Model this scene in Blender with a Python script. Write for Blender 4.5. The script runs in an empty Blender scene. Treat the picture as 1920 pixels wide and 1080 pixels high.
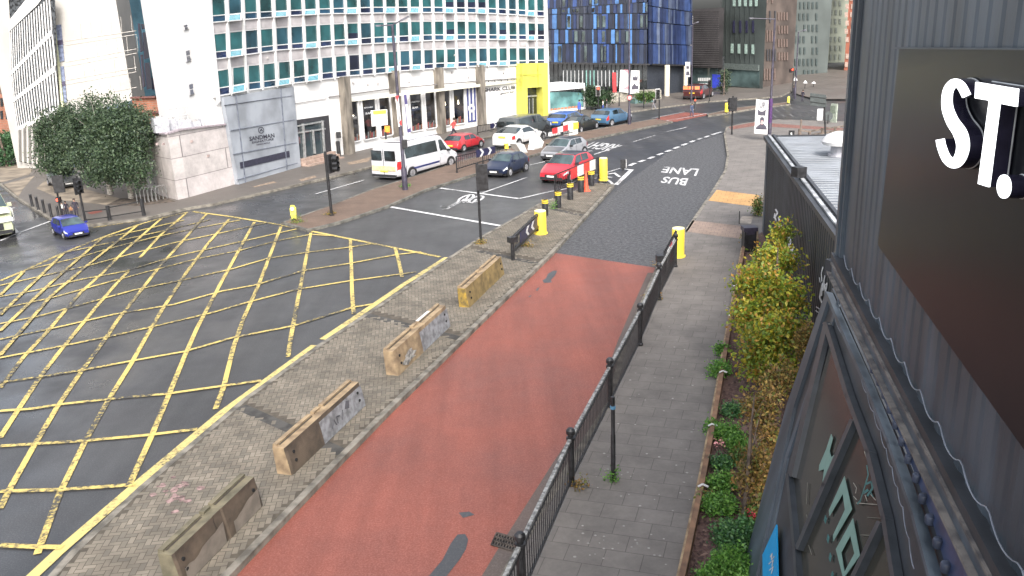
import bpy, bmesh, math, random
import numpy as np
from mathutils import Vector, Matrix
from mathutils.geometry import tessellate_polygon
random.seed(7); rnd = random.random
SC = bpy.context.scene; COL = SC.collection
# ---------------------------------------------------------------- camera
F, CX, CY, CH = 1600.0, 960.0, 540.0, 8.5          # focal length and centre in photo pixels, camera height
PT, RL = math.atan(500/1600.0), math.atan(.043)     # pitch down, roll
sr, cr, sp, cp = math.sin(RL), math.cos(RL), math.sin(PT), math.cos(PT)
M = Matrix(((cr, sr, 0), (-sr*sp, cr*sp, -cp), (-sr*cp, cr*cp, sp)))
M = Matrix(((cr, sr, 0), (-sr*sp, cr*sp, -cp), (-sr*cp, cr*cp, sp)))
cam = bpy.data.objects.new('camera', bpy.data.cameras.new('camera')); COL.objects.link(cam)
cam.matrix_world = Matrix.Translation((0, 0, CH)) @ M.to_4x4()
cam.data.sensor_width = 36; cam.data.lens = 36*F/1920; cam.data.clip_end = 6000; cam.data.clip_start = .05
SC.camera = cam
# ---------------------------------------------------------------- world, sun, exposure
w = bpy.data.worlds.new('World'); SC.world = w; w.use_nodes = True
nt = w.node_tree; bg = nt.nodes['Background']
sky = nt.nodes.new('ShaderNodeTexSky'); sky.sky_type = 'NISHITA'; sky.sun_disc = False
SUN_EL, SUN_AZ = math.radians(42), math.radians(170)
sky.sun_elevation = SUN_EL; sky.sun_rotation = SUN_AZ; sky.dust_density = 5; sky.ozone_density = 1
hs = nt.nodes.new('ShaderNodeHueSaturation'); hs.inputs['Saturation'].default_value = .42; hs.inputs['Value'].default_value = 1.5
nt.links.new(sky.outputs[0], hs.inputs['Color']); nt.links.new(hs.outputs[0], bg.inputs['Color'])
bg.inputs['Strength'].default_value = .14
sl = bpy.data.lights.new('sun', 'SUN'); sl.energy = 1.3; sl.angle = math.radians(14); sl.color = (1, .97, .92)
so = bpy.data.objects.new('sun', sl); COL.objects.link(so)
sd = Vector((math.sin(SUN_AZ)*math.cos(SUN_EL), math.cos(SUN_AZ)*math.cos(SUN_EL), math.sin(SUN_EL)))
so.rotation_euler = sd.to_track_quat('Z', 'Y').to_euler(); so.location = (0, 0, 60)
vs = SC.view_settings; vs.view_transform = 'Standard'; vs.look = 'None'; vs.gamma = 1; vs.exposure = 1.0
# ---------------------------------------------------------------- geometry helpers
def ray(px, py): return M @ Vector(((px-CX)/F, -(py-CY)/F, -1.0))
O = Vector((0, 0, CH))
def G(px, py, z=0.0):
    d = ray(px, py); return O + d*((z-CH)/d.z)
def proj(p):
    c = M.transposed() @ (Vector(p)-O); return CX-F*c.x/c.z, CY+F*c.y/c.z
def zat(base, py):                      # height above base at which a vertical meets image row py
    lo, hi = 0.0, 60.0
    for _ in range(40):
        m = (lo+hi)/2
        if proj((base[0], base[1], base[2]+m))[1] > py: lo = m
        else: hi = m
    return lo
class Plane:                            # a real wall plane through a point with a normal facing the street
    def __init__(s, p, n): s.p = Vector(p); s.n = Vector(n).normalized(); s.n = s.n if s.n.dot(O-s.p) > 0 else -s.n
    def at(s, px, py, off=0.0):
        d = ray(px, py); return O + d*((s.p+s.n*off-O).dot(s.n)/d.dot(s.n))
    def nor(s, px, py): return s.n
def VP(a, b): d = b-a; return Plane(a, (d.y, -d.x, 0))
class Multi:                            # a faceted vertical wall over a polyline on the ground
    def __init__(s, px): s.g = [G(*p) for p in px]; s.x = [p[0] for p in px]; s.pl = [VP(s.g[i], s.g[i+1]) for i in range(len(px)-1)]
    def k(s, px, py):
        for i, P in enumerate(s.pl):
            q = P.at(px, py); a, b = s.g[i], s.g[i+1]; e = (b-a); t = (q-a).dot(e)/e.dot(e)
            if t <= 1: return i
        return len(s.pl)-1
    def at(s, px, py, off=0.0): return s.pl[s.k(px, py)].at(px, py, off)
    def nor(s, px, py): return s.pl[s.k(px, py)].n
def interp(x, xs, ys): return float(np.interp(x, xs, ys))
class MB:
    def __init__(s): s.v = []; s.f = []; s.m = []
    def add(s, vs, fs, m=0):
        o = len(s.v); s.v += [tuple(v) for v in vs]; s.f += [tuple(i+o for i in f) for f in fs]; s.m += [m]*len(fs); return s
    def box(s, c, d, rz=0.0, m=0, rx=0.0):
        R = Matrix.Rotation(rz, 3, 'Z') @ Matrix.Rotation(rx, 3, 'X'); c = Vector(c)
        vs = [c + R @ Vector((x*d[0]/2, y*d[1]/2, z*d[2]/2)) for x in (-1, 1) for y in (-1, 1) for z in (-1, 1)]
        return s.add(vs, [(0,1,3,2),(4,6,7,5),(0,4,5,1),(2,3,7,6),(0,2,6,4),(1,5,7,3)], m)
    def bar(s, a, b, wd, ht, m=0, up=(0,0,1)):       # rectangular bar between two points
        a, b = Vector(a), Vector(b); d = (b-a).normalized(); u = Vector(up); sd_ = d.cross(u)
        if sd_.length < 1e-4: sd_ = d.cross(Vector((1,0,0)))
        sd_.normalize(); u = sd_.cross(d)
        vs = [p + sd_*(i*wd/2) + u*(j*ht/2) for p in (a, b) for i in (-1, 1) for j in (-1, 1)]
        return s.add(vs, [(0,1,3,2),(4,6,7,5),(0,4,5,1),(2,3,7,6),(0,2,6,4),(1,5,7,3)], m)
    def cyl(s, a, b, r0, r1=None, n=12, m=0, cap=True):
        r1 = r0 if r1 is None else r1; a, b = Vector(a), Vector(b); d = (b-a).normalized()
        x = d.cross(Vector((0,0,1))); x = x if x.length > 1e-4 else Vector((1,0,0)); x.normalize(); y = d.cross(x)
        vs = [p + (x*math.cos(2*math.pi*i/n)+y*math.sin(2*math.pi*i/n))*r for p, r in ((a, r0), (b, r1)) for i in range(n)]
        fs = [(i, (i+1) % n, n+(i+1) % n, n+i) for i in range(n)]
        if cap: fs += [tuple(range(n))[::-1], tuple(range(n, 2*n))]
        return s.add(vs, fs, m)
    def lathe(s, c, prof, n=16, m=0):                # profile (r, z) about a vertical axis
        c = Vector(c); vs = [c+Vector((r*math.cos(2*math.pi*i/n), r*math.sin(2*math.pi*i/n), z)) for r, z in prof for i in range(n)]
        fs = [(j*n+i, j*n+(i+1) % n, (j+1)*n+(i+1) % n, (j+1)*n+i) for j in range(len(prof)-1) for i in range(n)]
        fs += [tuple(range(n))[::-1], tuple(range((len(prof)-1)*n, len(prof)*n))]
        return s.add(vs, fs, m)
    def poly(s, pts, m=0):                            # flat, maybe concave
        pts = [Vector(p) for p in pts]; return s.add(pts, [tuple(t) for t in tessellate_polygon([pts])], m)
    def prism(s, pts, off, m=0, ms=None):             # polygon extruded by a vector
        pts = [Vector(p) for p in pts]; off = Vector(off); n = len(pts); tr = [tuple(t) for t in tessellate_polygon([pts])]
        s.add(pts+[p+off for p in pts], [tuple(i+n for i in t) for t in tr]+[t[::-1] for t in tr], m)
        return s.add(pts+[p+off for p in pts], [(i, (i+1) % n, n+(i+1) % n, n+i) for i in range(n)], m if ms is None else ms)
    def slab(s, S, px, off, th, m=0):                 # pixel outline lifted onto a wall surface S, with thickness towards the street
        pts = [S.at(x, y, off) for x, y in px]; n = S.nor(*px[0]); return s.prism(pts, n*th, m)
    def build(s, name, mats, parent=None, smooth=False, fix=True):
        me = bpy.data.meshes.new(name); off = parent_loc(parent)
        me.from_pydata([(v[0]-off.x, v[1]-off.y, v[2]-off.z) for v in s.v], [], s.f); me.update()
        mats = mats if isinstance(mats, (list, tuple)) else [mats]
        for m in mats: me.materials.append(m)
        me.polygons.foreach_set('material_index', [min(i, len(mats)-1) for i in s.m])
        if fix:
            bm = bmesh.new(); bm.from_mesh(me); bmesh.ops.recalc_face_normals(bm, faces=bm.faces); bm.to_mesh(me); bm.free()
        if smooth: me.polygons.foreach_set('use_smooth', [True]*len(me.polygons)); 
        o = bpy.data.objects.new(name, me); COL.objects.link(o)
        if parent is not None: o.parent = parent
        if smooth:
            try: me.set_sharp_from_angle(angle=math.radians(40))
            except Exception: pass
        return o
def parent_loc(p):
    o = Vector((0, 0, 0))
    while p is not None: o += Vector(p.location); p = p.parent
    return o
def tag(o, label, cat, group=None):
    o['label'] = label; o['category'] = cat
    if group: o['group'] = group
    return o
def thing(name, label, cat, loc=(0,0,0), rz=0.0, group=None, scale=1.0):
    o = bpy.data.objects.new(name, None); COL.objects.link(o); o.location = loc; o.rotation_euler = (0, 0, rz); o.scale = (scale,)*3
    o.empty_display_size = .2
    return tag(o, label, cat, group)
def struct(o): o['kind'] = 'structure'; return o
def copy_tree(o, loc, rz=0.0, label=None, scale=None):
    r = o.copy(); COL.objects.link(r); r.location = loc; r.rotation_euler = (0, 0, rz)
    if scale: r.scale = scale if isinstance(scale, tuple) else (scale,)*3
    if label: r['label'] = label
    for ch in list(o.children):
        c = ch.copy(); COL.objects.link(c); c.parent = r
        for g in list(ch.children):
            d = g.copy(); COL.objects.link(d); d.parent = c
    return r
def P2(m=None): return MB()
# ---------------------------------------------------------------- materials
def lin(r, g, b): return tuple(((c/255)/12.92 if c/255 <= .04045 else ((c/255+.055)/1.055)**2.4) for c in (r, g, b))
MATS = {}
def mat(name, col, rough=.6, metal=0.0, noise=.12, nscale=6.0, bump=0.0, bscale=60.0, col2=None, spec=.5, emit=None, estr=0, trans=0, alpha=1, coat=0, streak=0):
    if name in MATS: return MATS[name]
    m = bpy.data.materials.new(name); m.use_nodes = True; t = m.node_tree; N = t.nodes; L = t.links; b = N['Principled BSDF']
    b.inputs['Roughness'].default_value = rough; b.inputs['Metallic'].default_value = metal; b.inputs['Specular IOR Level'].default_value = spec
    if coat: b.inputs['Coat Weight'].default_value = coat; b.inputs['Coat Roughness'].default_value = .05
    tc = N.new('ShaderNodeTexCoord'); no = N.new('ShaderNodeTexNoise'); no.inputs['Scale'].default_value = nscale; no.inputs['Detail'].default_value = 6
    src = tc.outputs['Object']
    if streak:
        mp = N.new('ShaderNodeMapping'); mp.inputs['Scale'].default_value = (1, 1, streak); L.new(src, mp.inputs[0]); src = mp.outputs[0]
    L.new(src, no.inputs['Vector'])
    c2 = col2 or tuple(max(0, c*(1-noise*2.2)) for c in col); c1 = col if col2 else tuple(min(1, c*(1+noise)) for c in col)
    rp = N.new('ShaderNodeValToRGB'); rp.color_ramp.elements[0].position = .36; rp.color_ramp.elements[1].position = .62
    rp.color_ramp.elements[0].color = (*c2, 1); rp.color_ramp.elements[1].color = (*c1, 1)
    L.new(no.outputs['Fac'], rp.inputs[0]); L.new(rp.outputs[0], b.inputs['Base Color'])
    if emit: b.inputs['Emission Color'].default_value = (*emit, 1); b.inputs['Emission Strength'].default_value = estr
    if trans: b.inputs['Transmission Weight'].default_value = trans
    if bump:
        n2 = N.new('ShaderNodeTexNoise'); n2.inputs['Scale'].default_value = bscale; n2.inputs['Detail'].default_value = 4; L.new(tc.outputs['Object'], n2.inputs['Vector'])
        bp = N.new('ShaderNodeBump'); bp.inputs['Strength'].default_value = bump; bp.inputs['Distance'].default_value = .02; L.new(n2.outputs['Fac'], bp.inputs['Height']); L.new(bp.outputs[0], b.inputs['Normal'])
    MATS[name] = m; return m
def glass(name, col=(.02,.03,.035), rough=.05, ns=.35): return mat(name, col, rough=rough, noise=.5, nscale=ns, spec=.9, coat=.3)
def speck(name, ca, cb, cc, fine=260, big=.35, rough=.75, rough2=None, bump=.25, thr=(.62, .72), track=None, wet=None):
    """granular surface: fine aggregate specks over slow large patches, roughness varying with the patches (damp areas)"""
    m = bpy.data.materials.new(name); m.use_nodes = True; t = m.node_tree; N = t.nodes; L = t.links; b = N['Principled BSDF']
    tc = N.new('ShaderNodeTexCoord'); o = tc.outputs['Object']
    n1 = N.new('ShaderNodeTexNoise'); n1.inputs['Scale'].default_value = big; n1.inputs['Detail'].default_value = 5; n1.inputs['Roughness'].default_value = .6; L.new(o, n1.inputs['Vector'])
    n2 = N.new('ShaderNodeTexNoise'); n2.inputs['Scale'].default_value = fine*.1; n2.inputs['Detail'].default_value = 8; n2.inputs['Roughness'].default_value = .85; L.new(o, n2.inputs['Vector'])
    r1 = N.new('ShaderNodeValToRGB'); r1.color_ramp.elements[0].position = .35; r1.color_ramp.elements[1].position = .65
    r1.color_ramp.elements[0].color = (*ca, 1); r1.color_ramp.elements[1].color = (*cb, 1); L.new(n1.outputs['Fac'], r1.inputs[0])
    r2 = N.new('ShaderNodeValToRGB'); r2.color_ramp.elements[0].position = thr[0]-.14; r2.color_ramp.elements[1].position = thr[1]; L.new(n2.outputs['Fac'], r2.inputs[0])
    mx = N.new('ShaderNodeMix'); mx.data_type = 'RGBA'; L.new(r2.outputs[0], mx.inputs['Factor']); L.new(r1.outputs[0], mx.inputs['A']); mx.inputs['B'].default_value = (*cc, 1)
    res = mx.outputs['Result']
    if track:                      # long drag marks, drips and mottling along the lane direction
        mp = N.new('ShaderNodeMapping'); mp.inputs['Rotation'].default_value = (0, 0, track[0]); mp.inputs['Scale'].default_value = (1.1, .09, 1); L.new(o, mp.inputs[0])
        n3 = N.new('ShaderNodeTexNoise'); n3.inputs['Scale'].default_value = 1.0; n3.inputs['Detail'].default_value = 6; n3.inputs['Roughness'].default_value = .65; L.new(mp.outputs[0], n3.inputs['Vector'])
        n4 = N.new('ShaderNodeTexNoise'); n4.inputs['Scale'].default_value = 1.7; n4.inputs['Detail'].default_value = 9; n4.inputs['Roughness'].default_value = .8; L.new(o, n4.inputs['Vector'])
        ad = N.new('ShaderNodeMath'); ad.operation = 'MULTIPLY_ADD'; L.new(n4.outputs['Fac'], ad.inputs[0]); ad.inputs[1].default_value = .45; L.new(n3.outputs['Fac'], ad.inputs[2])
        m3 = N.new('ShaderNodeMapRange'); m3.inputs['From Min'].default_value = .55; m3.inputs['From Max'].default_value = .9; m3.inputs['To Min'].default_value = track[1]; m3.inputs['To Max'].default_value = track[2]; L.new(ad.outputs[0], m3.inputs['Value'])
        sc3 = N.new('ShaderNodeVectorMath'); sc3.operation = 'SCALE'; L.new(res, sc3.inputs[0]); L.new(m3.outputs[0], sc3.inputs['Scale']); res = sc3.outputs[0]
    L.new(res, b.inputs['Base Color'])
    mr = N.new('ShaderNodeMapRange'); mr.inputs['From Min'].default_value = .35; mr.inputs['From Max'].default_value = .65
    mr.inputs['To Min'].default_value = rough2 if rough2 is not None else rough; mr.inputs['To Max'].default_value = rough; L.new(n1.outputs['Fac'], mr.inputs['Value']); ro = mr.outputs[0]
    if wet:                        # standing damp towards the low side of the junction
        sx = N.new('ShaderNodeSeparateXYZ'); L.new(o, sx.inputs[0]); wr = N.new('ShaderNodeMapRange'); wr.interpolation_type = 'SMOOTHSTEP'
        wr.inputs['From Min'].default_value = wet[0]; wr.inputs['From Max'].default_value = wet[1]; L.new(sx.outputs['X'], wr.inputs['Value'])
        n5 = N.new('ShaderNodeTexNoise'); n5.inputs['Scale'].default_value = .5; n5.inputs['Detail'].default_value = 6; L.new(o, n5.inputs['Vector'])
        r5 = N.new('ShaderNodeMapRange'); r5.inputs['From Min'].default_value = .38; r5.inputs['From Max'].default_value = .6; L.new(n5.outputs['Fac'], r5.inputs['Value'])
        mu = N.new('ShaderNodeMath'); mu.operation = 'MULTIPLY'; L.new(wr.outputs[0], mu.inputs[0]); L.new(r5.outputs[0], mu.inputs[1])
        mf = N.new('ShaderNodeMix'); mf.data_type = 'FLOAT'; L.new(mu.outputs[0], mf.inputs['Factor']); L.new(ro, mf.inputs['A']); mf.inputs['B'].default_value = wet[2]; ro = mf.outputs['Result']
    L.new(ro, b.inputs['Roughness'])
    bp = N.new('ShaderNodeBump'); bp.inputs['Strength'].default_value = bump; bp.inputs['Distance'].default_value = .01; L.new(n2.outputs['Fac'], bp.inputs['Height']); L.new(bp.outputs[0], b.inputs['Normal'])
    MATS[name] = m; return m
def brickmat(name, c1, c2, mortar, bw, bh, ms, ang, rough=.8, offset=.5):
    m = bpy.data.materials.new(name); m.use_nodes = True; t = m.node_tree; N = t.nodes; L = t.links; b = N['Principled BSDF']; b.inputs['Roughness'].default_value = rough
    tc = N.new('ShaderNodeTexCoord'); mp = N.new('ShaderNodeMapping'); mp.inputs['Rotation'].default_value = ang if isinstance(ang, tuple) else (0, 0, ang); L.new(tc.outputs['Object'], mp.inputs[0])
    br = N.new('ShaderNodeTexBrick'); br.offset = offset; br.inputs['Scale'].default_value = 1; br.inputs['Brick Width'].default_value = bw; br.inputs['Row Height'].default_value = bh
    br.inputs['Mortar Size'].default_value = ms; br.inputs['Mortar Smooth'].default_value = .3
    br.inputs['Color1'].default_value = (*c1, 1); br.inputs['Color2'].default_value = (*c2, 1); br.inputs['Mortar'].default_value = (*mortar, 1); L.new(mp.outputs[0], br.inputs['Vector'])
    n1 = N.new('ShaderNodeTexNoise'); n1.inputs['Scale'].default_value = 1.1; n1.inputs['Detail'].default_value = 9; n1.inputs['Roughness'].default_value = .75; L.new(tc.outputs['Object'], n1.inputs['Vector'])
    mr = N.new('ShaderNodeMapRange'); mr.inputs['From Min'].default_value = .3; mr.inputs['From Max'].default_value = .7; mr.inputs['To Min'].default_value = .68; mr.inputs['To Max'].default_value = 1.25; L.new(n1.outputs['Fac'], mr.inputs['Value'])
    mx = N.new('ShaderNodeVectorMath'); mx.operation = 'SCALE'; L.new(br.outputs['Color'], mx.inputs[0]); L.new(mr.outputs[0], mx.inputs['Scale']); L.new(mx.outputs[0], b.inputs['Base Color'])
    bp = N.new('ShaderNodeBump'); bp.inputs['Strength'].default_value = .4; bp.inputs['Distance'].default_value = .01; bp.invert = True; L.new(br.outputs['Fac'], bp.inputs['Height']); L.new(bp.outputs[0], b.inputs['Normal'])
    MATS[name] = m; return m
def island(name, cols, rough=.75, trans=0.0):          # one random colour per loose piece (paving blocks, leaves, cladding panels)
    m = bpy.data.materials.new(name); m.use_nodes = True; t = m.node_tree; N = t.nodes; L = t.links; b = N['Principled BSDF']; b.inputs['Roughness'].default_value = rough
    g = N.new('ShaderNodeNewGeometry'); r = N.new('ShaderNodeValToRGB'); r.color_ramp.interpolation = 'LINEAR' if len(cols) < 3 else 'CONSTANT'
    e = r.color_ramp.elements; e[0].color = (*cols[0], 1); e[0].position = 0
    e[1].color = (*cols[1], 1); e[1].position = 1/len(cols) if len(cols) > 2 else 1
    for i in range(2, len(cols)): q = e.new(i/len(cols)); q.color = (*cols[i], 1)
    L.new(g.outputs['Random Per Island'], r.inputs[0])
    tc = N.new('ShaderNodeTexCoord'); n1 = N.new('ShaderNodeTexNoise'); n1.inputs['Scale'].default_value = 1.5; n1.inputs['Detail'].default_value = 5; L.new(tc.outputs['Object'], n1.inputs['Vector'])
    mr = N.new('ShaderNodeMapRange'); mr.inputs['From Min'].default_value = .3; mr.inputs['From Max'].default_value = .7; mr.inputs['To Min'].default_value = .7; mr.inputs['To Max'].default_value = 1.25; L.new(n1.outputs['Fac'], mr.inputs['Value'])
    mx = N.new('ShaderNodeVectorMath'); mx.operation = 'SCALE'; L.new(r.outputs[0], mx.inputs[0]); L.new(mr.outputs[0], mx.inputs['Scale']); L.new(mx.outputs[0], b.inputs['Base Color'])
    if trans:
        tr = N.new('ShaderNodeBsdfTranslucent'); L.new(mx.outputs[0], tr.inputs['Color']); ms_ = N.new('ShaderNodeMixShader'); ms_.inputs[0].default_value = trans
        L.new(b.outputs[0], ms_.inputs[1]); L.new(tr.outputs[0], ms_.inputs[2]); L.new(ms_.outputs[0], N['Material Output'].inputs['Surface'])
    MATS[name] = m; return m
def paint(name, col, under, wear=.5, rough=.6, sc=9):   # worn road paint: real gaps of a shape of their own
    m = bpy.data.materials.new(name); m.use_nodes = True; t = m.node_tree; N = t.nodes; L = t.links; b = N['Principled BSDF']; b.inputs['Roughness'].default_value = rough
    tc = N.new('ShaderNodeTexCoord'); n1 = N.new('ShaderNodeTexNoise'); n1.inputs['Scale'].default_value = sc; n1.inputs['Detail'].default_value = 8; n1.inputs['Roughness'].default_value = .75; L.new(tc.outputs['Object'], n1.inputs['Vector'])
    n2 = N.new('ShaderNodeTexNoise'); n2.inputs['Scale'].default_value = .45; L.new(tc.outputs['Object'], n2.inputs['Vector'])
    ad = N.new('ShaderNodeMath'); ad.operation = 'MULTIPLY_ADD'; L.new(n2.outputs['Fac'], ad.inputs[0]); ad.inputs[1].default_value = .6; L.new(n1.outputs['Fac'], ad.inputs[2])
    r = N.new('ShaderNodeValToRGB'); r.color_ramp.elements[0].position = wear+.26; r.color_ramp.elements[1].position = wear+.42; L.new(ad.outputs[0], r.inputs[0])
    mx = N.new('ShaderNodeMix'); mx.data_type = 'RGBA'; L.new(r.outputs[0], mx.inputs['Factor']); mx.inputs['B'].default_value = (*under, 1); mx.inputs['A'].default_value = (*col, 1)
    L.new(mx.outputs['Result'], b.inputs['Base Color']); MATS[name] = m; return m
ASPH = speck('asphalt', (.022,.0235,.027), (.036,.036,.038), (.11,.108,.106), fine=330, rough=.62, rough2=.30, big=.14, track=(-.5,.72,1.25), wet=(-3,-17,.13))
ASPHC = speck('coarse_asphalt', (.016,.017,.019), (.023,.024,.027), (.115,.115,.12), fine=70, rough=.72, big=.5, thr=(.55, .64), bump=.9)
TARP = speck('pavement_tarmac', (.075,.066,.058), (.10,.088,.077), (.17,.15,.135), rough=.7, rough2=.5, big=.3)
REDS = speck('red_surfacing', (.135,.038,.026), (.19,.052,.035), (.32,.13,.10), fine=300, rough=.75, rough2=.5, big=.28, thr=(.6,.72), track=(.317,.80,1.14))
CONC = mat('kerb_concrete', (.165,.15,.125), rough=.85, noise=.25, nscale=3, bump=.3)
KERBD = mat('dark_kerb', (.12,.115,.10), rough=.85, noise=.25, nscale=3, bump=.3)
YEL = paint('yellow_road_paint', (.50,.385,.115), (.045,.043,.04), wear=.48)
WHT = paint('white_road_paint', (.50,.50,.50), (.05,.05,.05), wear=.54)
WHTW = paint('faint_road_paint', (.20,.20,.195), (.05,.05,.05), wear=.42)
BUFF = brickmat('buff_tactile', (.42,.25,.10), (.37,.21,.08), (.24,.15,.07), .4, .4, .012, .33)
PINK = brickmat('pink_slabs', (.26,.19,.15), (.235,.175,.14), (.15,.115,.10), .3, .3, .01, .33)
SLAB = brickmat('grey_slabs', (.150,.136,.124), (.134,.122,.112), (.080,.072,.065), .62, .46, .007, .317)
MEDB = brickmat('brown_block_paving', (.135,.09,.065), (.115,.078,.058), (.075,.055,.043), .2, .1, .006, .5)
HERR = island('paving_block', [(.152,.132,.103), (.133,.116,.091), (.172,.149,.117), (.118,.104,.083), (.145,.124,.097)])
MORT = mat('paving_joints', (.075,.063,.048), rough=.9)
BLK = mat('black_metal', (.018,.018,.02), rough=.45, noise=.3, nscale=8)
BLKW = mat('worn_rail_top', (.30,.30,.29), rough=.6, col2=(.05,.05,.052), nscale=11)
YELB = mat('yellow_post_paint', (.80,.62,.06), rough=.4, noise=.1, col2=(.70,.50,.05), nscale=2)
WHITE = mat('white_paint', (.55,.55,.545), rough=.5, noise=.05)
REDM = mat('red_board', (.50,.035,.04), rough=.45, noise=.1)
ORG = mat('orange_cone', (.75,.10,.05), rough=.5, noise=.1)
PURP = mat('purple_banner_pole', (.07,.03,.11), rough=.4)
BLUEM = mat('navy_board', (.02,.02,.06), rough=.4)
# ---------------------------------------------------------------- text
_fc = {}
def text_pts(s):
    if s in _fc: return _fc[s]
    cu = bpy.data.curves.new('t', 'FONT'); cu.body = s; cu.resolution_u = 3; cu.fill_mode = 'BOTH'; cu.offset = .022; ob = bpy.data.objects.new('t', cu); COL.objects.link(ob)
    dg = bpy.context.evaluated_depsgraph_get(); me = bpy.data.meshes.new_from_object(ob.evaluated_get(dg))
    v = [(q.co.x, q.co.y) for q in me.vertices]; f = [tuple(p.vertices) for p in me.polygons]
    bpy.data.objects.remove(ob); bpy.data.meshes.remove(me)
    x0 = min(a[0] for a in v); x1 = max(a[0] for a in v); y0 = min(a[1] for a in v); y1 = max(a[1] for a in v)
    v = [((a-x0)/(x1-x0), (b-y0)/(y1-y0)) for a, b in v]; _fc[s] = (v, f); return v, f
def text_on(S, s, q, off, parent=None, matl=None, name='lettering', th=.0):   # q: BL, BR, TR, TL pixels
    v, f = text_pts(s); mb = MB(); pts = []
    for a, b in v:
        x = (1-a)*(1-b)*q[0][0]+a*(1-b)*q[1][0]+a*b*q[2][0]+(1-a)*b*q[3][0]
        y = (1-a)*(1-b)*q[0][1]+a*(1-b)*q[1][1]+a*b*q[2][1]+(1-a)*b*q[3][1]
        pts.append(S.at(x, y, off) if S else G(x, y, off))
    mb.add(pts, f); return mb.build(name, matl, parent, fix=False)
# ---------------------------------------------------------------- ground strips
def offs(pts, d):                        # offset a ground polyline sideways (left positive)
    out = []
    for i, p in enumerate(pts):
        a = pts[max(i-1, 0)]; b = pts[min(i+1, len(pts)-1)]
        t1 = (p-a); t2 = (b-p); t = (t1.normalized() if t1.length > 1e-6 else Vector((0,0,0)))+(t2.normalized() if t2.length > 1e-6 else Vector((0,0,0))); t.normalize()
        n = Vector((-t.y, t.x, 0)); tt = (t2 if t2.length > 1e-6 else t1).normalized(); c = max(.5, n.dot(Vector((-tt.y, tt.x, 0)))); out.append(p+n*(d/c))
    return out
def gstrip(mb, px, wd, z, zg=0.0, m=0):
    g = [G(x, y, zg) for x, y in px]; a = offs(g, wd/2); b = offs(g, -wd/2)
    for p in a+b: p.z = z
    n = len(g); mb.add(a+b, [(i, i+1, n+i+1, n+i) for i in range(n-1)], m); return mb
def gpoly(name, px, z, m, zg=None):
    mb = MB(); mb.poly([Vector((*G(x, y, z if zg is None else zg).xy, z)) for x, y in px]); 
    o = mb.build(name, m); return struct(o)
def kerb(name, px, wd, inside, z=.125, m=CONC, close=False):   # px on the top outer edge
    g = [G(x, y, .12) for x, y in px]
    if close: g = g+[g[0]]
    a = [Vector((p.x, p.y, 0)) for p in g]; b = offs(a, wd*inside)
    mb = MB(); n = len(a)
    vs = [Vector((p.x, p.y, -.01)) for p in a]+[Vector((p.x, p.y, z)) for p in a]+[Vector((p.x, p.y, z)) for p in b]+[Vector((p.x, p.y, z-.02)) for p in b]
    fs = []
    for i in range(n-1):
        for k in range(3): fs.append((k*n+i, k*n+i+1, (k+1)*n+i+1, (k+1)*n+i))
    mb.add(vs, fs); return struct(mb.build(name, m))
# ================================================================ GROUND
mb = MB(); mb.add([(-3000,-3000,-.06),(3000,-3000,-.06),(3000,3000,-.06),(-3000,3000,-.06)], [(0,1,2,3)]); struct(mb.build('ground', TARP))
mb = MB(); mb.add([(-90,-12,0),(90,-12,0),(90,160,0),(-90,160,0)], [(0,1,2,3)]); struct(mb.build('road', ASPH))
gpoly('bus_lane_road', [(1037,474),(1229,502),(1285,430),(1330,365),(1358,320),(1363,292),(1357,250),(1258,282),(1160,352)], .004, ASPHC, 0)
gpoly('red_bus_lane', [(1037,474),(1229,502),(1193,585),(1170,645),(1132,750),(1050,868),(945,1040),(800,1290),(230,1290),(433,1074),(640,862),(855,652)], .005, REDS, 0)
GB = speck('bleached_red_edge', (.075,.06,.053), (.095,.068,.058), (.15,.12,.11), rough=.8)
# grey worn margin beside the kerb
mb = MB(); gstrip(mb, [(1226,512),(1196,583),(1173,640),(1135,750),(1055,872),(955,1035),(860,1200)], .42, .008); struct(mb.build('lane_margin', GB))
PATCH = speck('bitumen_patch', (.034,.036,.04), (.045,.047,.052), (.09,.09,.09), rough=.5)
for k, pg in enumerate(([(1045,508),(1040,518),(1033,525),(1035,530),(1020,531),(1017,526),(1024,522),(1027,514),(1037,508)],
      [(1012,539),(1008,546),(1004,545),(1007,541)], [(997,553),(994,558),(990,557)],
      [(858,1003),(872,1002),(878,1012),(874,1030),(862,1050),(840,1078),(818,1100),(780,1130),(760,1110),(805,1080),(830,1050),(845,1020)],
      [(860,962),(880,960),(890,966),(868,972)])):
    o = gpoly('tarmac_patch', pg, .010, PATCH, 0)
# pavements
RP = [(800,1290),(870,1185),(938,1080),(963,1031),(1064,868),(1138,754),(1166,646),(1177,620),(1197,575),(1228,505),(1285,430),(1330,365),(1358,320),(1363,292),(1357,250),(1362,238),(1388,232),(1415,228),(1460,224),(1600,228)]
gpoly('pavement', RP+[(2200,300),(2600,1290)], .12, SLAB)
kerb('kerb', RP, .14, -1, m=CONC)
UPV = [(-40,318),(0,345),(31,371),(70,396),(100,415),(125,424),(175,420),(225,415),(275,408),(350,390),(400,382),(500,359),(617,332),(697,312),(780,292),(857,275),(930,252),(1000,238),(1095,223),(1177,210),(1240,201),(1325,190),(1415,184),(1465,180),(1482,172)]
gpoly('pavement', UPV+[(1490,120),(1000,112),(300,130),(-300,150)], .12, TARP)
kerb('kerb', UPV, .14, 1, m=CONC)
MEDP = [(527,417),(612,387),(695,355),(800,322),(857,303),(940,281),(1020,262),(1085,248),(1177,231),(1225,223)]
MEDR = [(1262,228),(1190,243),(1087,265),(985,295),(892,326),(800,355),(725,387),(640,415),(577,431)]
gpoly('median_strip', MEDP+MEDR, .12, MEDB); kerb('kerb', MEDP+MEDR, .14, -1, close=True, m=KERBD)
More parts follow.
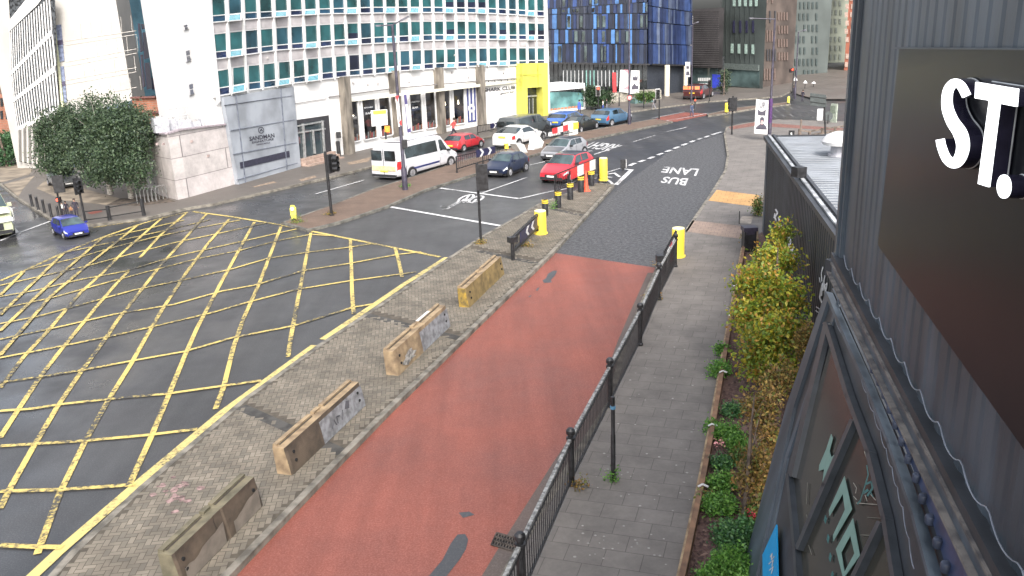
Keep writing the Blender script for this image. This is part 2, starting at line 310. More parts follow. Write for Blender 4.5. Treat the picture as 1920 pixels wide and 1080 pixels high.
M2 = [(1325,214),(1380,202),(1480,191),(1482,195),(1415,203),(1350,214),(1328,217)]
gpoly('median_strip', M2, .12, MEDB); kerb('kerb', M2, .14, -1, close=True, m=CONC)
gpoly('red_crossing', [(1227,224),(1240,219),(1284,211),(1325,213),(1328,216),(1265,229),(1240,227)], .012, REDS, 0)
ISL = [(1122,342),(1152,347),(1037,474),(900,605),(853,651),(735,765),(640,862),(435,1075),(230,1290)]
ISLL = [(-100,1290),(130,1036),(258,915),(455,748),(598,645),(685,588),(837,485),(905,441),(960,411),(1015,379)]
gpoly('paved_island', ISL+ISLL, .12, MORT); 
kerb('kerb', ISL+ISLL, .15, -1, close=True, z=.128, m=CONC)
# herringbone blocks as real pieces
def inside(p, poly):
    c = False; n = len(poly)
    for i in range(n):
        a, b = poly[i], poly[i-1]
        if (a.y > p.y) != (b.y > p.y) and p.x < (b.x-a.x)*(p.y-a.y)/(b.y-a.y)+a.x: c = not c
    return c
ig = [G(x, y, .12) for x, y in ISL+ISLL]
bands = [((451,763),(642,849)), ((687,591),(862,635)), ((893,470),(1007,494)), ((1035,392),(1092,404))]
bg_ = [(G(*a), G(*b)) for a, b in bands]
def near_edge(p, d):
    n = len(ig)
    for i in range(n):
        a, b = ig[i], ig[(i+1) % n]; e = b-a; t = max(0, min(1, (p-a).dot(e)/e.dot(e)))
        if (a+e*t-p).length < d: return True
    return False
def in_band(p, d=.16):
    for a, b in bg_:
        e = (b-a); n = Vector((-e.y, e.x, 0)).normalized()
        if abs((p-a).xy.dot(n.xy)) < d: return True
    return False
mb = MB(); A = .21; ca, sa = math.cos(.1), math.sin(.1)
def put(u0, v0, du, dv):
    j = .006; c = Vector(((u0+du/2)*ca-(v0+dv/2)*sa, 16+(u0+du/2)*sa+(v0+dv/2)*ca, .12))
    if not inside(c, ig) or near_edge(c, .2) or in_band(c): return
    z = .125+rnd()*.003
    mb.add([(u*ca-v*sa, 16+u*sa+v*ca, z) for u, v in ((u0+j,v0+j),(u0+du-j,v0+j),(u0+du-j,v0+dv-j),(u0+j,v0+dv-j))], [(0,1,2,3)])
W_ = A/2
for i in range(-110, 100):
    for k in range(-110, 330):
        # herringbone lattice: (4,0),(1,1) in half-block units... horizontal + vertical pair
        u = (i+4*0)*W_; r = (i-k) % 4
        if r == 0: put(i*W_, k*W_, 2*W_, W_)
        elif r == 3: put(i*W_, k*W_, W_, 2*W_)
struct(mb.build('block_paving', HERR))
mb = MB(); r_ = random.Random(4); c_ = G(322,922,.12)
for k in range(26):
    q = c_+Vector((r_.gauss(0,.22), r_.gauss(0,.25), 0)); s_ = .03+r_.random()*.07; mb.add([(q.x+s_*math.cos(t)*(.6+r_.random()*.5), q.y+s_*math.sin(t)*(.6+r_.random()*.5), .1292+k*.0001) for t in [i*math.pi/4 for i in range(8)]], [tuple(range(8))])
struct(mb.build('paving_stain', mat('pink_stain', (.24,.16,.15), rough=.9, noise=.3, nscale=9)))
DKB = mat('dark_band_slab', (.05,.047,.043), rough=.85, noise=.2, nscale=4, bump=.2)
for a, b in bands:
    mb = MB(); gstrip(mb, [a, b], .3, .127, .12); struct(mb.build('paving_band', DKB))
gpoly('tactile_paving', [(1344,356),(1423,366),(1420,388),(1328,376)], .125, BUFF)
gpoly('pink_paving_band', [(1299,413),(1402,425),(1398,449),(1285,434)], .125, PINK)
gpoly('red_paving', [(1366,238),(1415,229),(1590,241),(1590,246),(1415,236),(1372,243)], .125, mat('red_slabs', (.17,.075,.058), rough=.8, noise=.2))
gpoly('red_paving', [(163,399),(190,393),(192,397),(172,402)], .125, REDS)
gpoly('bare_paving_patch', [(474,350),(512,340),(520,342),(495,347),(478,351)], .125, mat('pale_slabs', (.22,.165,.12), rough=.8, noise=.2))
gpoly('bare_paving_patch', [(560,337),(590,329),(594,332),(566,340)], .125, MATS['pale_slabs'])
gpoly('bare_paving_patch', [(650,305),(697,294),(690,303),(655,309)], .125, MATS['pale_slabs'])
gpoly('buff_paving', [(0,310),(30,303),(62,318),(55,327),(0,343)], .125, mat('buff_slabs', (.20,.165,.125), rough=.8, noise=.2, nscale=1))
gpoly('buff_paving', [(5,346),(66,329),(45,352),(34,369)], .125, MATS['buff_slabs'])
gpoly('buff_paving', [(68,353),(96,328),(150,352),(225,372),(200,384),(120,376)], .125, MATS['buff_slabs'])
gpoly('plaza', [(1483,171),(1500,178),(1530,186),(1640,186),(1640,120),(1488,120)], .12, TARP)
gpoly('planting_ground', [(225,372),(300,366),(330,378),(262,386),(200,384)], .127, mat('soil', (.09,.07,.055), rough=1, noise=.3, nscale=5))
gpoly('grass_verge', [(1520,268),(1560,259),(1640,255),(1640,290),(1540,280)], .128, mat('grass', (.07,.12,.03), rough=1, noise=.3, nscale=8, bump=.6))
# road markings --------------------------------------------------
mb = MB()
YB = [[(0,527),(47,507),(122,473),(190,446),(255,423),(300,410),(352,398)], [(362,397),(430,406),(527,422),(600,437),(690,455),(825,482)],
      [(838,483),(760,532),(700,573),(605,637)], [(590,648),(420,772),(258,908),(110,1036),(20,1120)]]
for k, l in enumerate(YB): gstrip(mb, l, .17 if l[0][0] not in (838,590) else .22, .0105+k*.0005)
YA = [[(0,555),(45,510)], [(0,592),(120,475)], [(0,622),(95,532),(192,447)], [(0,668),(95,557),(162,500),(257,424)]]
STEEP = [
 [(0,728),(45,669),(93,618),(150,550),(195,510),(232,472),(306,407)],
 [(0,822),(35,768),(75,708),(115,656),(184,572),(216,535),(240,510)], [(262,484),(300,442),(350,399)],
 [(0,955),(20,915),(65,835),(108,763),(152,698),(193,643),(222,599),(277,529),(302,497),(325,472),(387,402)],
 [(70,1040),(112,926),(160,828),(205,748),(246,683),(275,631),(303,583),(350,511),(390,457),(430,411)],
 [(244,908),(285,817),(318,738),(347,667),(370,615),(415,530),(477,417)],
 [(404,768),(420,725),(437,655),(455,602),(487,530),(527,425)],
 [(540,670),(547,625),(560,555),(573,490),(583,437)],
 [(663,589),(660,545),(659,500),(657,450)],
 [(754,520),(748,492),(741,465)]]
# shallow family, each traced through its crossings with the steep lines
SHAL = [
 [(48,507),(137,486),(214,464),(290,445),(370,428),(450,413),(500,420)][:6],
 [(122,474),(200,457),(290,437),(395,412)],
 [(192,447),(265,432),(345,413)],
 [(0,536),(92,515),(160,500),(245,477),(330,455),(420,436),(500,418),(524,424)][:7],
 [(0,557),(62,546),(150,525),(232,510),(325,482),(392,467),(477,448),(520,438),(565,428)],
 [(0,580),(93,560),(184,535),(277,510),(365,487),(450,470),(520,452),(583,440),(625,443)],
 [(0,608),(75,593),(152,572),(250,545),(350,524),(435,505),(503,485),(575,474),(657,464),(700,457)],
 [(0,637),(110,614),(215,590),(325,572),(415,547),(480,535),(570,508),(659,494),(745,478),(790,473)],
 [(0,672),(100,653),(205,632),(300,610),(395,588),(470,562+4),(560,543),(659,527),(750,515),(780,511)],
 [(0,718),(75,708),(160,694),(246,678),(347,660),(437,634),(550,612),(662,577),(700,571)],
 [(0,772),(108,756+2),(200,748),(318,735-1),(420,727),(480,650+70)][:0],
 [(0,772),(105,763),(200,750),(318,738),(420,721),(490,712)][:0],
 [(0,838),(62,834),(158,828),(280,817),(370,806)],
 [(0,923),(110,920),(230,912),(255,910)], [(0,1024),(60,1027),(118,1028)],
 [(0,772),(60,768),(110,760),(200,750),(312,740),(404,727),(490,715)],
]
for k, l in enumerate(STEEP+SHAL+YA[:4]): gstrip(mb, l, .13, .014+k*.0005)
gstrip(mb, [(175,427),(225,420),(275,412),(350,393)], .1, .012)
struct(mb.build('yellow_box_marking', YEL))
YEL2 = paint('yellow_edge_paint', (.46,.375,.14), (.045,.043,.04), wear=.56)
mb = MB(); gstrip(mb, YB[2], .22, .0132); gstrip(mb, YB[3], .23, .0136); struct(mb.build('yellow_edge_line', YEL2))
mb = MB()
for l, wd in (([(724,387),(945,425)], .22), ([(825,353),(973,373)], .2), ([(973,373),(1030,360),(1063,354)], .14), ([(905,362),(988,333)], .12),
              ([(592,364),(683,338)], .12), ([(988,311),(1028,302),(1040,297)], .12), ([(1114,290),(1166,273)], .13), ([(1188,266),(1229,254)], .12),
              ([(1250,247),(1287,239)], .12), ([(1060,345),(1125,333)], .12), ([(1097,285),(1110,283)], .12), ([(1120,329),(1163,316)], .14),
              ([(1168,317),(1184,319),(1155,347)], .26), ([(1127,331),(1148,333),(1158,340)][:2], .16), ([(1131,337),(1140,338),(1150,346)], .16),
              ([(1140,327),(1152,325),(1162,332)], .16), ([(1236,229),(1300,218),(1328,212)], .1), ([(1222,222),(1284,210)], .1),
              ([(1362,241),(1415,230)], .12), ([(1410,205),(1485,196)], .12)): gstrip(mb, l, wd, .016)
gstrip(mb, [(0,452),(28,440),(95,415)], .14, .016); gstrip(mb, [(22,425),(36,440)], .16, .016); gstrip(mb, [(12,386),(18,392),(28,390)], .12, .016)
for k in range(11):
    a = [(1182,310),(1200,303),(1218,297),(1235,290),(1250,284),(1265,278),(1281,272),(1296,266),(1310,261),(1323,257),(1337,252)][k]
    b = [(1190,306),(1208,300.5),(1225,294),(1242,287.5),(1257,281.5),(1272,275.5),(1287,269.5),(1301,264),(1315,259),(1328,255),(1352,247.5)][k]
    gstrip(mb, [(a[0]-2,a[1]+1), (b[0]+1, b[1])], .26, .016)
struct(mb.build('white_lane_marking', WHT))
for s, q in (('BUS', [(1291,330),(1237,322),(1240,344),(1289,348)][:0] or [(1290,336),(1242,331),(1237,342),(1287,348)]), ('LANE', [(1310,318),(1246,311),(1240,322),(1306,330)])): pass
text_on(None, 'LANE', [(1311,316.5),(1245,312),(1239,323),(1305,330)], .016, matl=WHT, name='lane_lettering')['kind'] = 'structure'
text_on(None, 'BUS', [(1291,334.5),(1246,331),(1237,342),(1285,348)], .016, matl=WHT, name='lane_lettering')['kind'] = 'structure'
text_on(None, 'RIGHT', [(1157,270),(1104,262),(1085,274),(1141,280)][:0] or [(1163,271),(1110,265),(1088,276),(1140,283)], .016, matl=WHT, name='lane_lettering')['kind'] = 'structure'
mb = MB()   # bicycle symbol in the advance stop box
def ring(mb, c, rx, ry, wd, rot=0):
    pts = [(c[0]+rx*math.cos(t)*math.cos(rot)-ry*math.sin(t)*math.sin(rot), c[1]+rx*math.cos(t)*math.sin(rot)+ry*math.sin(t)*math.cos(rot)) for t in [i*math.pi/10 for i in range(21)]]
    gstrip(mb, pts, wd, .016)
ring(mb, (874,372), 15, 4.5, .13, -.35); ring(mb, (893,374), 14, 4.5, .13, -.35)
for l in ([(862,377),(842,388),(828,387)], [(872,373),(850,387),(832,394)], [(862,377),(886,381),(893,374)], [(880,366),(868,381)], [(826,387),(838,388)], [(830,394),(845,391)]): gstrip(mb, l, .13, .017)
struct(mb.build('cycle_marking', WHT))
mb = MB()
for k in range(7): gstrip(mb, [(1415+k*16,200-k*.2),(1440+k*17,222)], .1, .012)
struct(mb.build('faded_box_marking', WHTW))
# fallen specks of litter and gum on the road and slabs
mb = MB()
for _ in range(260):
    x = 980+rnd()*420; y = 440+rnd()*620
    if x > 1500-.45*(1080-17)*(y-17)/1063+0: pass
    p = G(x, y, .127)
    if p.x < .3*(p.y-14)+1.2 or p.x > 10: continue
    r = .012+rnd()*.018; mb.add([(p.x+r*math.cos(t), p.y+r*math.sin(t), .1305) for t in [i*math.pi/3 for i in range(6)]], [(0,1,2,3,4,5)])
o = mb.build('gum_spots', mat('pale_gum', (.28,.27,.25), rough=.9)); tag(o, 'pale trodden gum spots scattered over the grey pavement slabs', 'gum'); o['kind'] = 'stuff'
# ================================================================ HOTEL
HW = mat('white_render', (.62,.615,.605), rough=.7, noise=.03, nscale=.3)
HSP = mat('spandrel_panel', (.36,.34,.345), rough=.7, noise=.08, nscale=1.5)
HGR = mat('grey_cladding', (.26,.28,.31), rough=.5, noise=.12, nscale=.7)
HPK = brickmat('pale_stone_cladding', (.46,.42,.41), (.45,.415,.40), (.20,.18,.18), 2.6, 1.15, .02, (math.pi/2, 0, 0), rough=.6)
TEAL = [mat('teal_pane_%s' % k, c, rough=.12, noise=.25, nscale=.6, spec=.8) for k, c in (('blind', (.018,.085,.092)), ('green', (.016,.072,.078)), ('dark', (.010,.015,.035)), ('slate', (.018,.065,.09)))]
TLOW = [mat('low_pane_%s' % k, c, rough=.1, noise=.25, nscale=.6, spec=.9) for k, c in (('a', (.015,.05,.09)), ('b', (.012,.022,.06)))]
VENT = mat('tilted_vent_pane', (.09,.24,.29), rough=.15, spec=.9)
FRM = mat('window_frame_white', (.55,.55,.55), rough=.4, noise=.03)
DGL = glass('dark_glass'); DGL2 = glass('shop_glass', (.025,.024,.025), ns=1.2)
HB = [(405,358),(441,349),(558,315),(645,293),(735,271),(819,253),(895,239),(965,226),(1015,218),(1032,214.5)]
HF = Multi(HB)
hotel = thing('hotel_building', 'long white hotel block with rows of teal windows above a shopfront', 'hotel', G(405,358))
ZT = 19.0
fp = [Vector((p.x, p.y, 0)) for p in HF.g]; back = [p + Vector((-14, 6, 0)) for p in fp][::-1]
Lc = (lambda r: r*(59/math.hypot(r.x, r.y)))(ray(312, 300)); Lc.z = 0; back = [Lc+Vector((14, 50, 0)), Lc]
mb = MB(); ring_ = fp+[fp[-1]+Vector((-3, 12, 0))]+back
n = len(ring_); mb.add([(p.x, p.y, z) for z in (0, ZT) for p in ring_], [(i, (i+1) % n, n+(i+1) % n, n+i) for i in range(n)]); mb.prism([(p.x, p.y, ZT) for p in ring_], (0,0,.3))
mb.build('wall', HW, hotel)
ys = lambda xs, y: (lambda x: interp(x, xs, y))
ROWS = [
 dict(top=lambda x: -12+0*x, tr=ys([398,460,545,600,700,815,900,935,1010],[30,24,20,17,13.8,14,15.5,17,21.3]), bot=ys([398,460,545,600,700,815,900,954,1010],[41,35,28,25,23.4,22.5,23.4,26,29.6]), dx=lambda x: -2.6+(x-400)*.0025, open=(1,4,6,9,12,14,17,20,25)),
 dict(top=ys([400,430,460,517,545,572,600,650,700,770,850,950,1010],[65,61,58,53,51,49,47,44.5,43,41,40.3,42,44.6]), tr=ys([400,517,600,700,800,900,1010],[98,85,78,70.5,65.7,65.2,66.5]), bot=ys([400,517,600,625,700,800,900,1010],[110,93,87,84,80.5,75,72.5,73.7]), dx=lambda x: 0, open=(1,6,9,12,14,17,22,25)),
 dict(top=ys([404,434,463,493,521,548,575,602,654,700,724,770,856,900,950,1010],[134,128,124,121,117,115,111,109,104,100.8,98,95,92,91,90.5,90.5]), tr=ys([407,463,493,548,602,628,700,750,815,877,954,1010],[166,156,153,146,138,135,128.5,124,119,117,114.4,113.5]), bot=ys([407,463,493,548,602,654,702,750,792,856,920,1010],[179,168,164,155,148,141,137.5,132,128.5,124.7,122,120]), dx=lambda x: 6-(x-400)*.0099, open=(1,4,6,12,14,17,20,22)),
]
WX = [398.75,430,459.5,488,517,545,572,598.75,625,650.5,675.5,700.5,724.5,747.5,770,792.5,814.5,835.8,856.6,877,896.6,916,935,954,972,990,1007]
wl = lambda x: interp(x, [400,460,600,700,800,900,1010], [24,22.5,20.5,18.7,16.2,14.5,12.5])
# spandrel bands between rows, each proud of the wall
for r in range(2):
    R0, R1 = ROWS[r], ROWS[r+1]; mb = MB()
    for i in range(len(WX)):
        xa, xb = WX[i]+1, WX[i]+wl(WX[i])+2.5
        ta, tb = R0['bot'](xa)+3.2, R0['bot'](xb)+3.2; ba, bb = R1['top'](xa)-2.5, R1['top'](xb)-2.5
        mb.slab(HF, [(xa,ta),(xb,tb),(xb+.6,bb),(xa+.6,ba)], .02, .02)
    mb.build('spandrel', HSP, hotel)
# vertical fins
for i in range(len(WX)+1):
    x = WX[i]-(WX[i]-WX[i-1]-wl(WX[i-1]))*.5-.2 if 0 < i < len(WX) else (WX[0]-4.5 if i == 0 else 1022.5)
    hw = interp(x, [400,1010], [1.3,1.0]) if 0 < i < len(WX) else 1.8
    mb = MB(); t = lambda y: x + (ROWS[0]['dx'](x) if y < 40 else 0) 
    yb = ROWS[2]['bot'](x)+4; x3 = x+ROWS[2]['dx'](x); x1 = x+ROWS[0]['dx'](x)-1
    mb.slab(HF, [(x1-hw,-14),(x1+hw,-14),(x+hw,80),(x3+hw,yb),(x3-hw,yb),(x-hw,80)], .03, .13); mb.build('fin', FRM, hotel)
random.seed(11)
for r, R in enumerate(ROWS):
    for i, x0 in enumerate(WX):
        x = x0+R['dx'](x0); wd = wl(x0); xe = x+wd; tl = (3 if x0 < 700 else 1.6)*(1.15-.25*r)*.6
        T = lambda q: R['top'](q); B = lambda q: R['bot'](q); K = lambda q: R['tr'](q)
        q = [(x,T(x)),(xe,T(xe)),(xe+tl,B(xe)),(x+tl,B(x))]
        e = 1.0; fr = MB()
        def bar_(a, b, c, d, o=.03, th=.05): fr.slab(HF, [a,b,c,d], o, th)
        bar_((x-e,T(x)-1.2),(xe+e,T(xe)-1.2),(xe+e,T(xe)),(x-e,T(x)))
        bar_((x+tl-e,B(x)),(xe+tl+e,B(xe)),(xe+tl+e,B(xe)+2),(x+tl-e,B(x)+2), .03, .12)
        bar_((x-e,T(x)),(x,T(x)),(x+tl,B(x)),(x+tl-e,B(x))); bar_((xe,T(xe)),(xe+e,T(xe)),(xe+tl+e,B(xe)),(xe+tl,B(xe)))
        km = tl*.75; bar_((x+km,K(x)-1.1),(xe+km,K(xe)-1.1),(xe+km,K(xe)+.6),(x+km,K(x)+.6), .03, .045)
        f = fr.build('window', FRM, hotel)
        up = MB(); up.slab(HF, [(x,T(x)),(xe,T(xe)),(xe+km,K(xe)-1.1),(x+km,K(x)-1.1)], .03, .015)
        c = random.random(); mt = TEAL[0] if c < .5 else TEAL[1] if c < .78 else TEAL[3]
        if (r, i) == (2, 9): mt = TEAL[2]
        up.build('pane', mt, f)
        if r == 1 and i in (9,17,22,25,26) or r == 0 and i in (17,18,19,20):
            dk = MB(); y0 = T(x)*.4+K(x)*.6; dk.slab(HF, [(x+km*.5,y0),(xe+km*.5,y0-.5),(xe+km,K(xe)-1.1),(x+km,K(x)-1.1)], .048, .004); dk.build('half_drawn_blind', TEAL[2], f)
        if i in R['open']:
            n_ = HF.nor(x, K(x)); a = HF.at(x+km, K(x)+.6, .06); b = HF.at(xe+km, K(xe)+.6, .06); c_ = HF.at(xe+tl-.5, B(xe)+1.5, .42); d_ = HF.at(x+tl-1.5, B(x)+1.5, .42)
            v = MB(); 
            for p, q2 in ((a,b),(b,c_),(c_,d_),(d_,a)): v.bar(p, q2, .07, .05)
            v.build('vent_frame', FRM, f); v = MB(); v.add([a,b,c_,d_]+[p-n_*.02 for p in (a,b,c_,d_)], [(0,1,2,3),(7,6,5,4)]); v.build('vent_pane', VENT, f)
        else:
            lo = MB(); lo.slab(HF, [(x+km,K(x)+.6),(xe+km,K(xe)+.6),(xe+tl,B(xe)),(x+tl,B(x))], .03, .015); lo.build('lower_pane', TLOW[0] if rnd() < .75 and c < .85 else TLOW[1], f)
# end wall with three small windows
EW = VP(Vector((Lc.x, Lc.y, 0)), fp[0])
for x, y, h in ((345,45,12),(349,93,24),(355,156,24)):
    mb = MB(); mb.slab(EW, [(x-1,y+1),(x+8,y-2),(x+9,y+h-3),(x,y+h)], .02, .05); f = mb.build('window', FRM, hotel)
    mb = MB(); mb.slab(EW, [(x,y+3),(x+6.5,y+1),(x+7,y+h*.4),(x+1,y+h*.45)], .07, .02); mb.slab(EW, [(x+2,y+h*.52),(x+7,y+h*.48),(x+8.4,y+h-4),(x+2.5,y+h-1)], .07, .02); mb.build('pane', TLOW[1], f)
mb = MB(); mb.slab(HF, [(385,-14),(391,-14),(411,190),(405,196)], .05, .12); mb.build('corner_trim', FRM, hotel)
# grey panel with lettering
GO = .34
mb = MB(); mb.slab(HF, [(412,183),(544,162.5),(558,314.5),(441,348)], .05, GO-.05); gp = mb.build('entrance_panel', HGR, hotel)
mb = MB()
for a, b in (((420,197),(547,179)),((432,244),(551,224)),((436,289),(555,267)),((443,337),(557,305)),):
    mb.slab(HF, [(a[0],a[1]),(b[0],b[1]),(b[0],b[1]+1.2),(a[0],a[1]+1.3)], GO, .05)
for a, b in (((441,178),(459,343)),((525,165),(537,318))): mb.slab(HF, [a,(a[0]+1,a[1]),(b[0]+1,b[1]),b], GO+.012, .05)
mb.build('panel_joint', mat('joint_grey', (.13,.145,.18), rough=.7), gp)
mb = MB(); mb.slab(HF, [(449.5,304.5),(542,282.5),(543,294),(451,316)], GO+.02, .02); mb.build('slot_opening', mat('slot_dark', (.03,.03,.05), rough=.5), gp)
LET = mat('dark_lettering', (.025,.025,.04), rough=.5)
text_on(HF, 'SANDMAN', [(468,264.5),(515,257.5),(514,249.5),(467.5,256.5)], GO+.02, gp, LET, 'lettering')
text_on(HF, 'SIGNATURE', [(472.5,269.5),(513.5,262.5),(513,258.5),(472,265.5)], GO+.02, gp, LET, 'lettering')
text_on(HF, 'NEWCASTLE', [(481,273),(506,268.5),(506,266),(481,270.5)], GO+.02, gp, LET, 'lettering')
mb = MB()
for k in range(16):
    a, b = 2*math.pi*k/16, 2*math.pi*(k+1)/16; c = (489.5,244)
    mb.slab(HF, [(c[0]+5.5*math.cos(a),c[1]+6*math.sin(a)),(c[0]+5.5*math.cos(b),c[1]+6*math.sin(b)),(c[0]+4.6*math.cos(b),c[1]+5*math.sin(b)),(c[0]+4.6*math.cos(a),c[1]+5*math.sin(a))], GO+.02, .01)
mb.slab(HF, [(486.5,246),(490,241),(493,246),(491.8,246.5),(490,243.4),(487.8,246.6)], GO+.02, .01); mb.build('emblem', LET, gp)
# entrance
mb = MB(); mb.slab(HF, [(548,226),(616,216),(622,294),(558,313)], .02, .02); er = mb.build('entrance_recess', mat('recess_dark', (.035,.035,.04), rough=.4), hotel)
mb = MB(); mb.slab(HF, [(550,234),(604,225),(608,293),(559,300)], .05, .03); mb.build('door_glass', DGL, er)
mb = MB()
for l in ([(549,249),(609,240)],[(551,236),(606,226)]): mb.slab(HF, [l[0],l[1],(l[1][0],l[1][1]+2.6),(l[0][0],l[0][1]+2.6)], .1, .08)
for x, y0, y1, w_ in ((566,232,297,3),(585,243,288,2),(603,226,288,2.2)): mb.slab(HF, [(x-1,y0),(x-1+w_,y0),(x+3+w_,y1),(x+3,y1)], .1, .12)
mb.build('door_frame', mat('satin_steel', (.45,.46,.46), rough=.35, metal=.6), er)
mb = MB()
for k in range(3):
    o = .2+.3*k; mb.slab(HF, [(558+k*.5,298+5*k),(622+k*.5,283+5*k),(622+k*.5,292+5*k),(558+k*.5,311+4*k)][:4], .02, .35+.33*k)
mb.build('entrance_step', mat('step_stone', (.30,.22,.18), rough=.7), hotel)
# pillars
PIL = mat('weathered_pillar', (.17,.15,.125), rough=.85, noise=.25, nscale=2, streak=.3, bump=.3)
for q in ([(633,144),(645,143),(656,290),(645,293)], [(727,132.5),(739,133),(748,267),(737,270)], [(812,126.7),(822.5,126.7),(829,250),(819,252.5)], [(891,121.7),(900,121.7),(904.5,237),(895.5,239.5)]):
    mb = MB(); mb.slab(HF, q, .02, .5); mb.build('pillar', PIL, hotel)
mb = MB(); mb.slab(HF, [(616,181),(740,164.5),(740,166.5),(616,183)], .05, .06); mb.slab(HF, [(740,164.5),(900,150.5),(968,146),(968,147.6),(900,152.2),(740,166.5)], .05, .06); mb.slab(HF, [(545,195),(612,184.5),(612,185.3),(545,196)], .05, .03)
mb.build('gutter', mat('gutter_grey', (.16,.15,.15), rough=.6), hotel)
FRP = mat('shop_surround', (.62,.60,.50), rough=.6, noise=.08)
SW = [[(648,191.7),(668,187.5),(674,263),(655,266)],[(676.7,186.7),(701.7,183),(706,256.7),(682.5,261.7)],[(708,183),(728,180),(735,251.7),(714,256)],
      [(766,176),(788,173),(791.7,242.5),(771,246)],[(795,172.5),(813,170),(817,238),(799.5,241)],[(825,170),(841,167.5),(843.7,234),(828,236)],[(848,167.5),(868,164.7),(870,230),(851,232.5)]]
mb = MB(); mb.slab(HF, [(646,186),(966,150),(966,155),(874,162),(646,192)], .03, .08); mb.build('shop_fascia', FRP, hotel)
GLOW = mat('pendant_lamp_glow', (.9,.85,.7), emit=(1,.85,.6), estr=2)
for k, q in enumerate(SW):
    mb = MB()
    for a, b in ((0,1),(1,2),(2,3),(3,0)):
        (xa,ya),(xb,yb) = q[a],q[b]; dx, dy = ((0,-2) if a == 0 else (2,0) if a == 1 else (0,2) if a == 2 else (-2,0))
        mb.slab(HF, [(xa,ya),(xb,yb),(xb+dx,yb+dy),(xa+dx,ya+dy)], .03, .12)
    f = mb.build('shop_window', FRM, hotel)
    mb = MB(); mb.slab(HF, q, .03, .03); mb.build('pane', DGL2, f)
    mb = MB()      # objects standing on the sill behind the glass
    for j in range(7):
        t = (j+.5)/7; x = q[3][0]*(1-t)+q[2][0]*t; y = q[3][1]*(1-t)+q[2][1]*t; h = 5+rnd()*8; w_ = .7+rnd()*.7
        mb.slab(HF, [(x-w_,y-h),(x+w_,y-h-1),(x+w_,y-1),(x-w_,y-1)], .062, .004, j % 3)
    mb.build('window_display', [mat('display_brown', (.16,.07,.04), rough=.7), mat('display_red', (.22,.05,.05), rough=.7), mat('display_grey', (.12,.13,.13), rough=.7)], f)
    if k in (1,3):
        x, y = (q[0][0]+q[1][0])/2+1.5, q[0][1]+15; text_on(HF, 'KITCHEN' if k == 1 else 'COCKTAILS', [(x-8,y+2),(x+8,y),(x+8,y-2.5),(x-8,y-.5)], .07, f, FRM, 'window_lettering')
        text_on(HF, 'BAR', [(x-5,y+13),(x+6,y+11.5),(x+6,y+8),(x-5,y+9.5)], .07, f, FRM, 'window_lettering')
    if k in (0,5,6):
        mb = MB(); x, y = (q[0][0]+q[1][0])/2+(4 if k == 0 else 1), q[0][1]+(27 if k else 25); mb.slab(HF, [(x-1.4,y),(x-.3,y-7),(x+.3,y-7),(x+1.6,y),(x+.1,y+1.4)] if k else [(x-1.5,y),(x,y-1.6),(x+1.5,y),(x,y+1.6)], .065, .02); mb.build('pendant_lamp', GLOW, f)
# star banner window
q = [(874.7,164),(890.5,162.5),(892.5,227.5),(877.5,229)]
mb = MB(); mb.slab(HF, q, .03, .05); bn = mb.build('star_banner', mat('banner_navy', (.05,.06,.18), rough=.5), hotel)
mb = MB(); mb.slab(HF, [(878,165.5),(881,165),(883,226),(880.5,226.5)], .085, .01); mb.slab(HF, [(885,165),(888,164.5),(890,225),(886.5,225.5)], .085, .01)
c = (884,203); mb.slab(HF, [(c[0]+6.5*math.cos(t*math.pi/8), c[1]+8*math.sin(t*math.pi/8)) for t in range(16)], .1, .01); mb.build('stripes', FRM, bn)
mb = MB(); mb.slab(HF, [(c[0]+(3.4 if t % 2 == 0 else 1.4)*math.sin(t*math.pi/5), c[1]-(3.9 if t % 2 == 0 else 1.6)*math.cos(t*math.pi/5)) for t in range(10)], .12, .01); mb.build('star', MATS['banner_navy'], bn)
text_on(HF, 'SHARK CLUB', [(908,172.5),(966,167),(966,160.2),(908,165.6)], .06, hotel, LET, 'lettering')
text_on(HF, 'gastro bar', [(938,178.2),(964.5,174),(964.5,169.5),(938,173.7)], .06, hotel, LET, 'lettering')
mb = MB()
for k in range(5):
    x, y = 910+k*12, 152.5-k*.9; p = HF.at(x, y, .05); q2 = p+HF.nor(x, y)*.35+Vector((0,0,.05)); mb.bar(p, q2, .02, .02); mb.cyl(q2, q2-Vector((0,0,.12)), .03, .05, 8)
mb.build('sign_lamp', BLK, hotel)
random.seed(5); mb = MB()
for x, y in ((501,108),(517,108),(459,114),(571,102),(675,93),(662,155),(689,158),(708,156),(767,153),(847,135),(878,144),(852,103),(876,84),(933,83),(944,137),(646,36),(711,36),(790,33),(854,33),(913,34),(970,36),(1004,37)):
    p = HF.at(x, y, .03); mb.lathe(p, [(.09,-.09),(.09,.0),(.05,.06)], 8)
mb.build('wall_light', mat('fitting_grey', (.3,.29,.28), rough=.6), hotel)
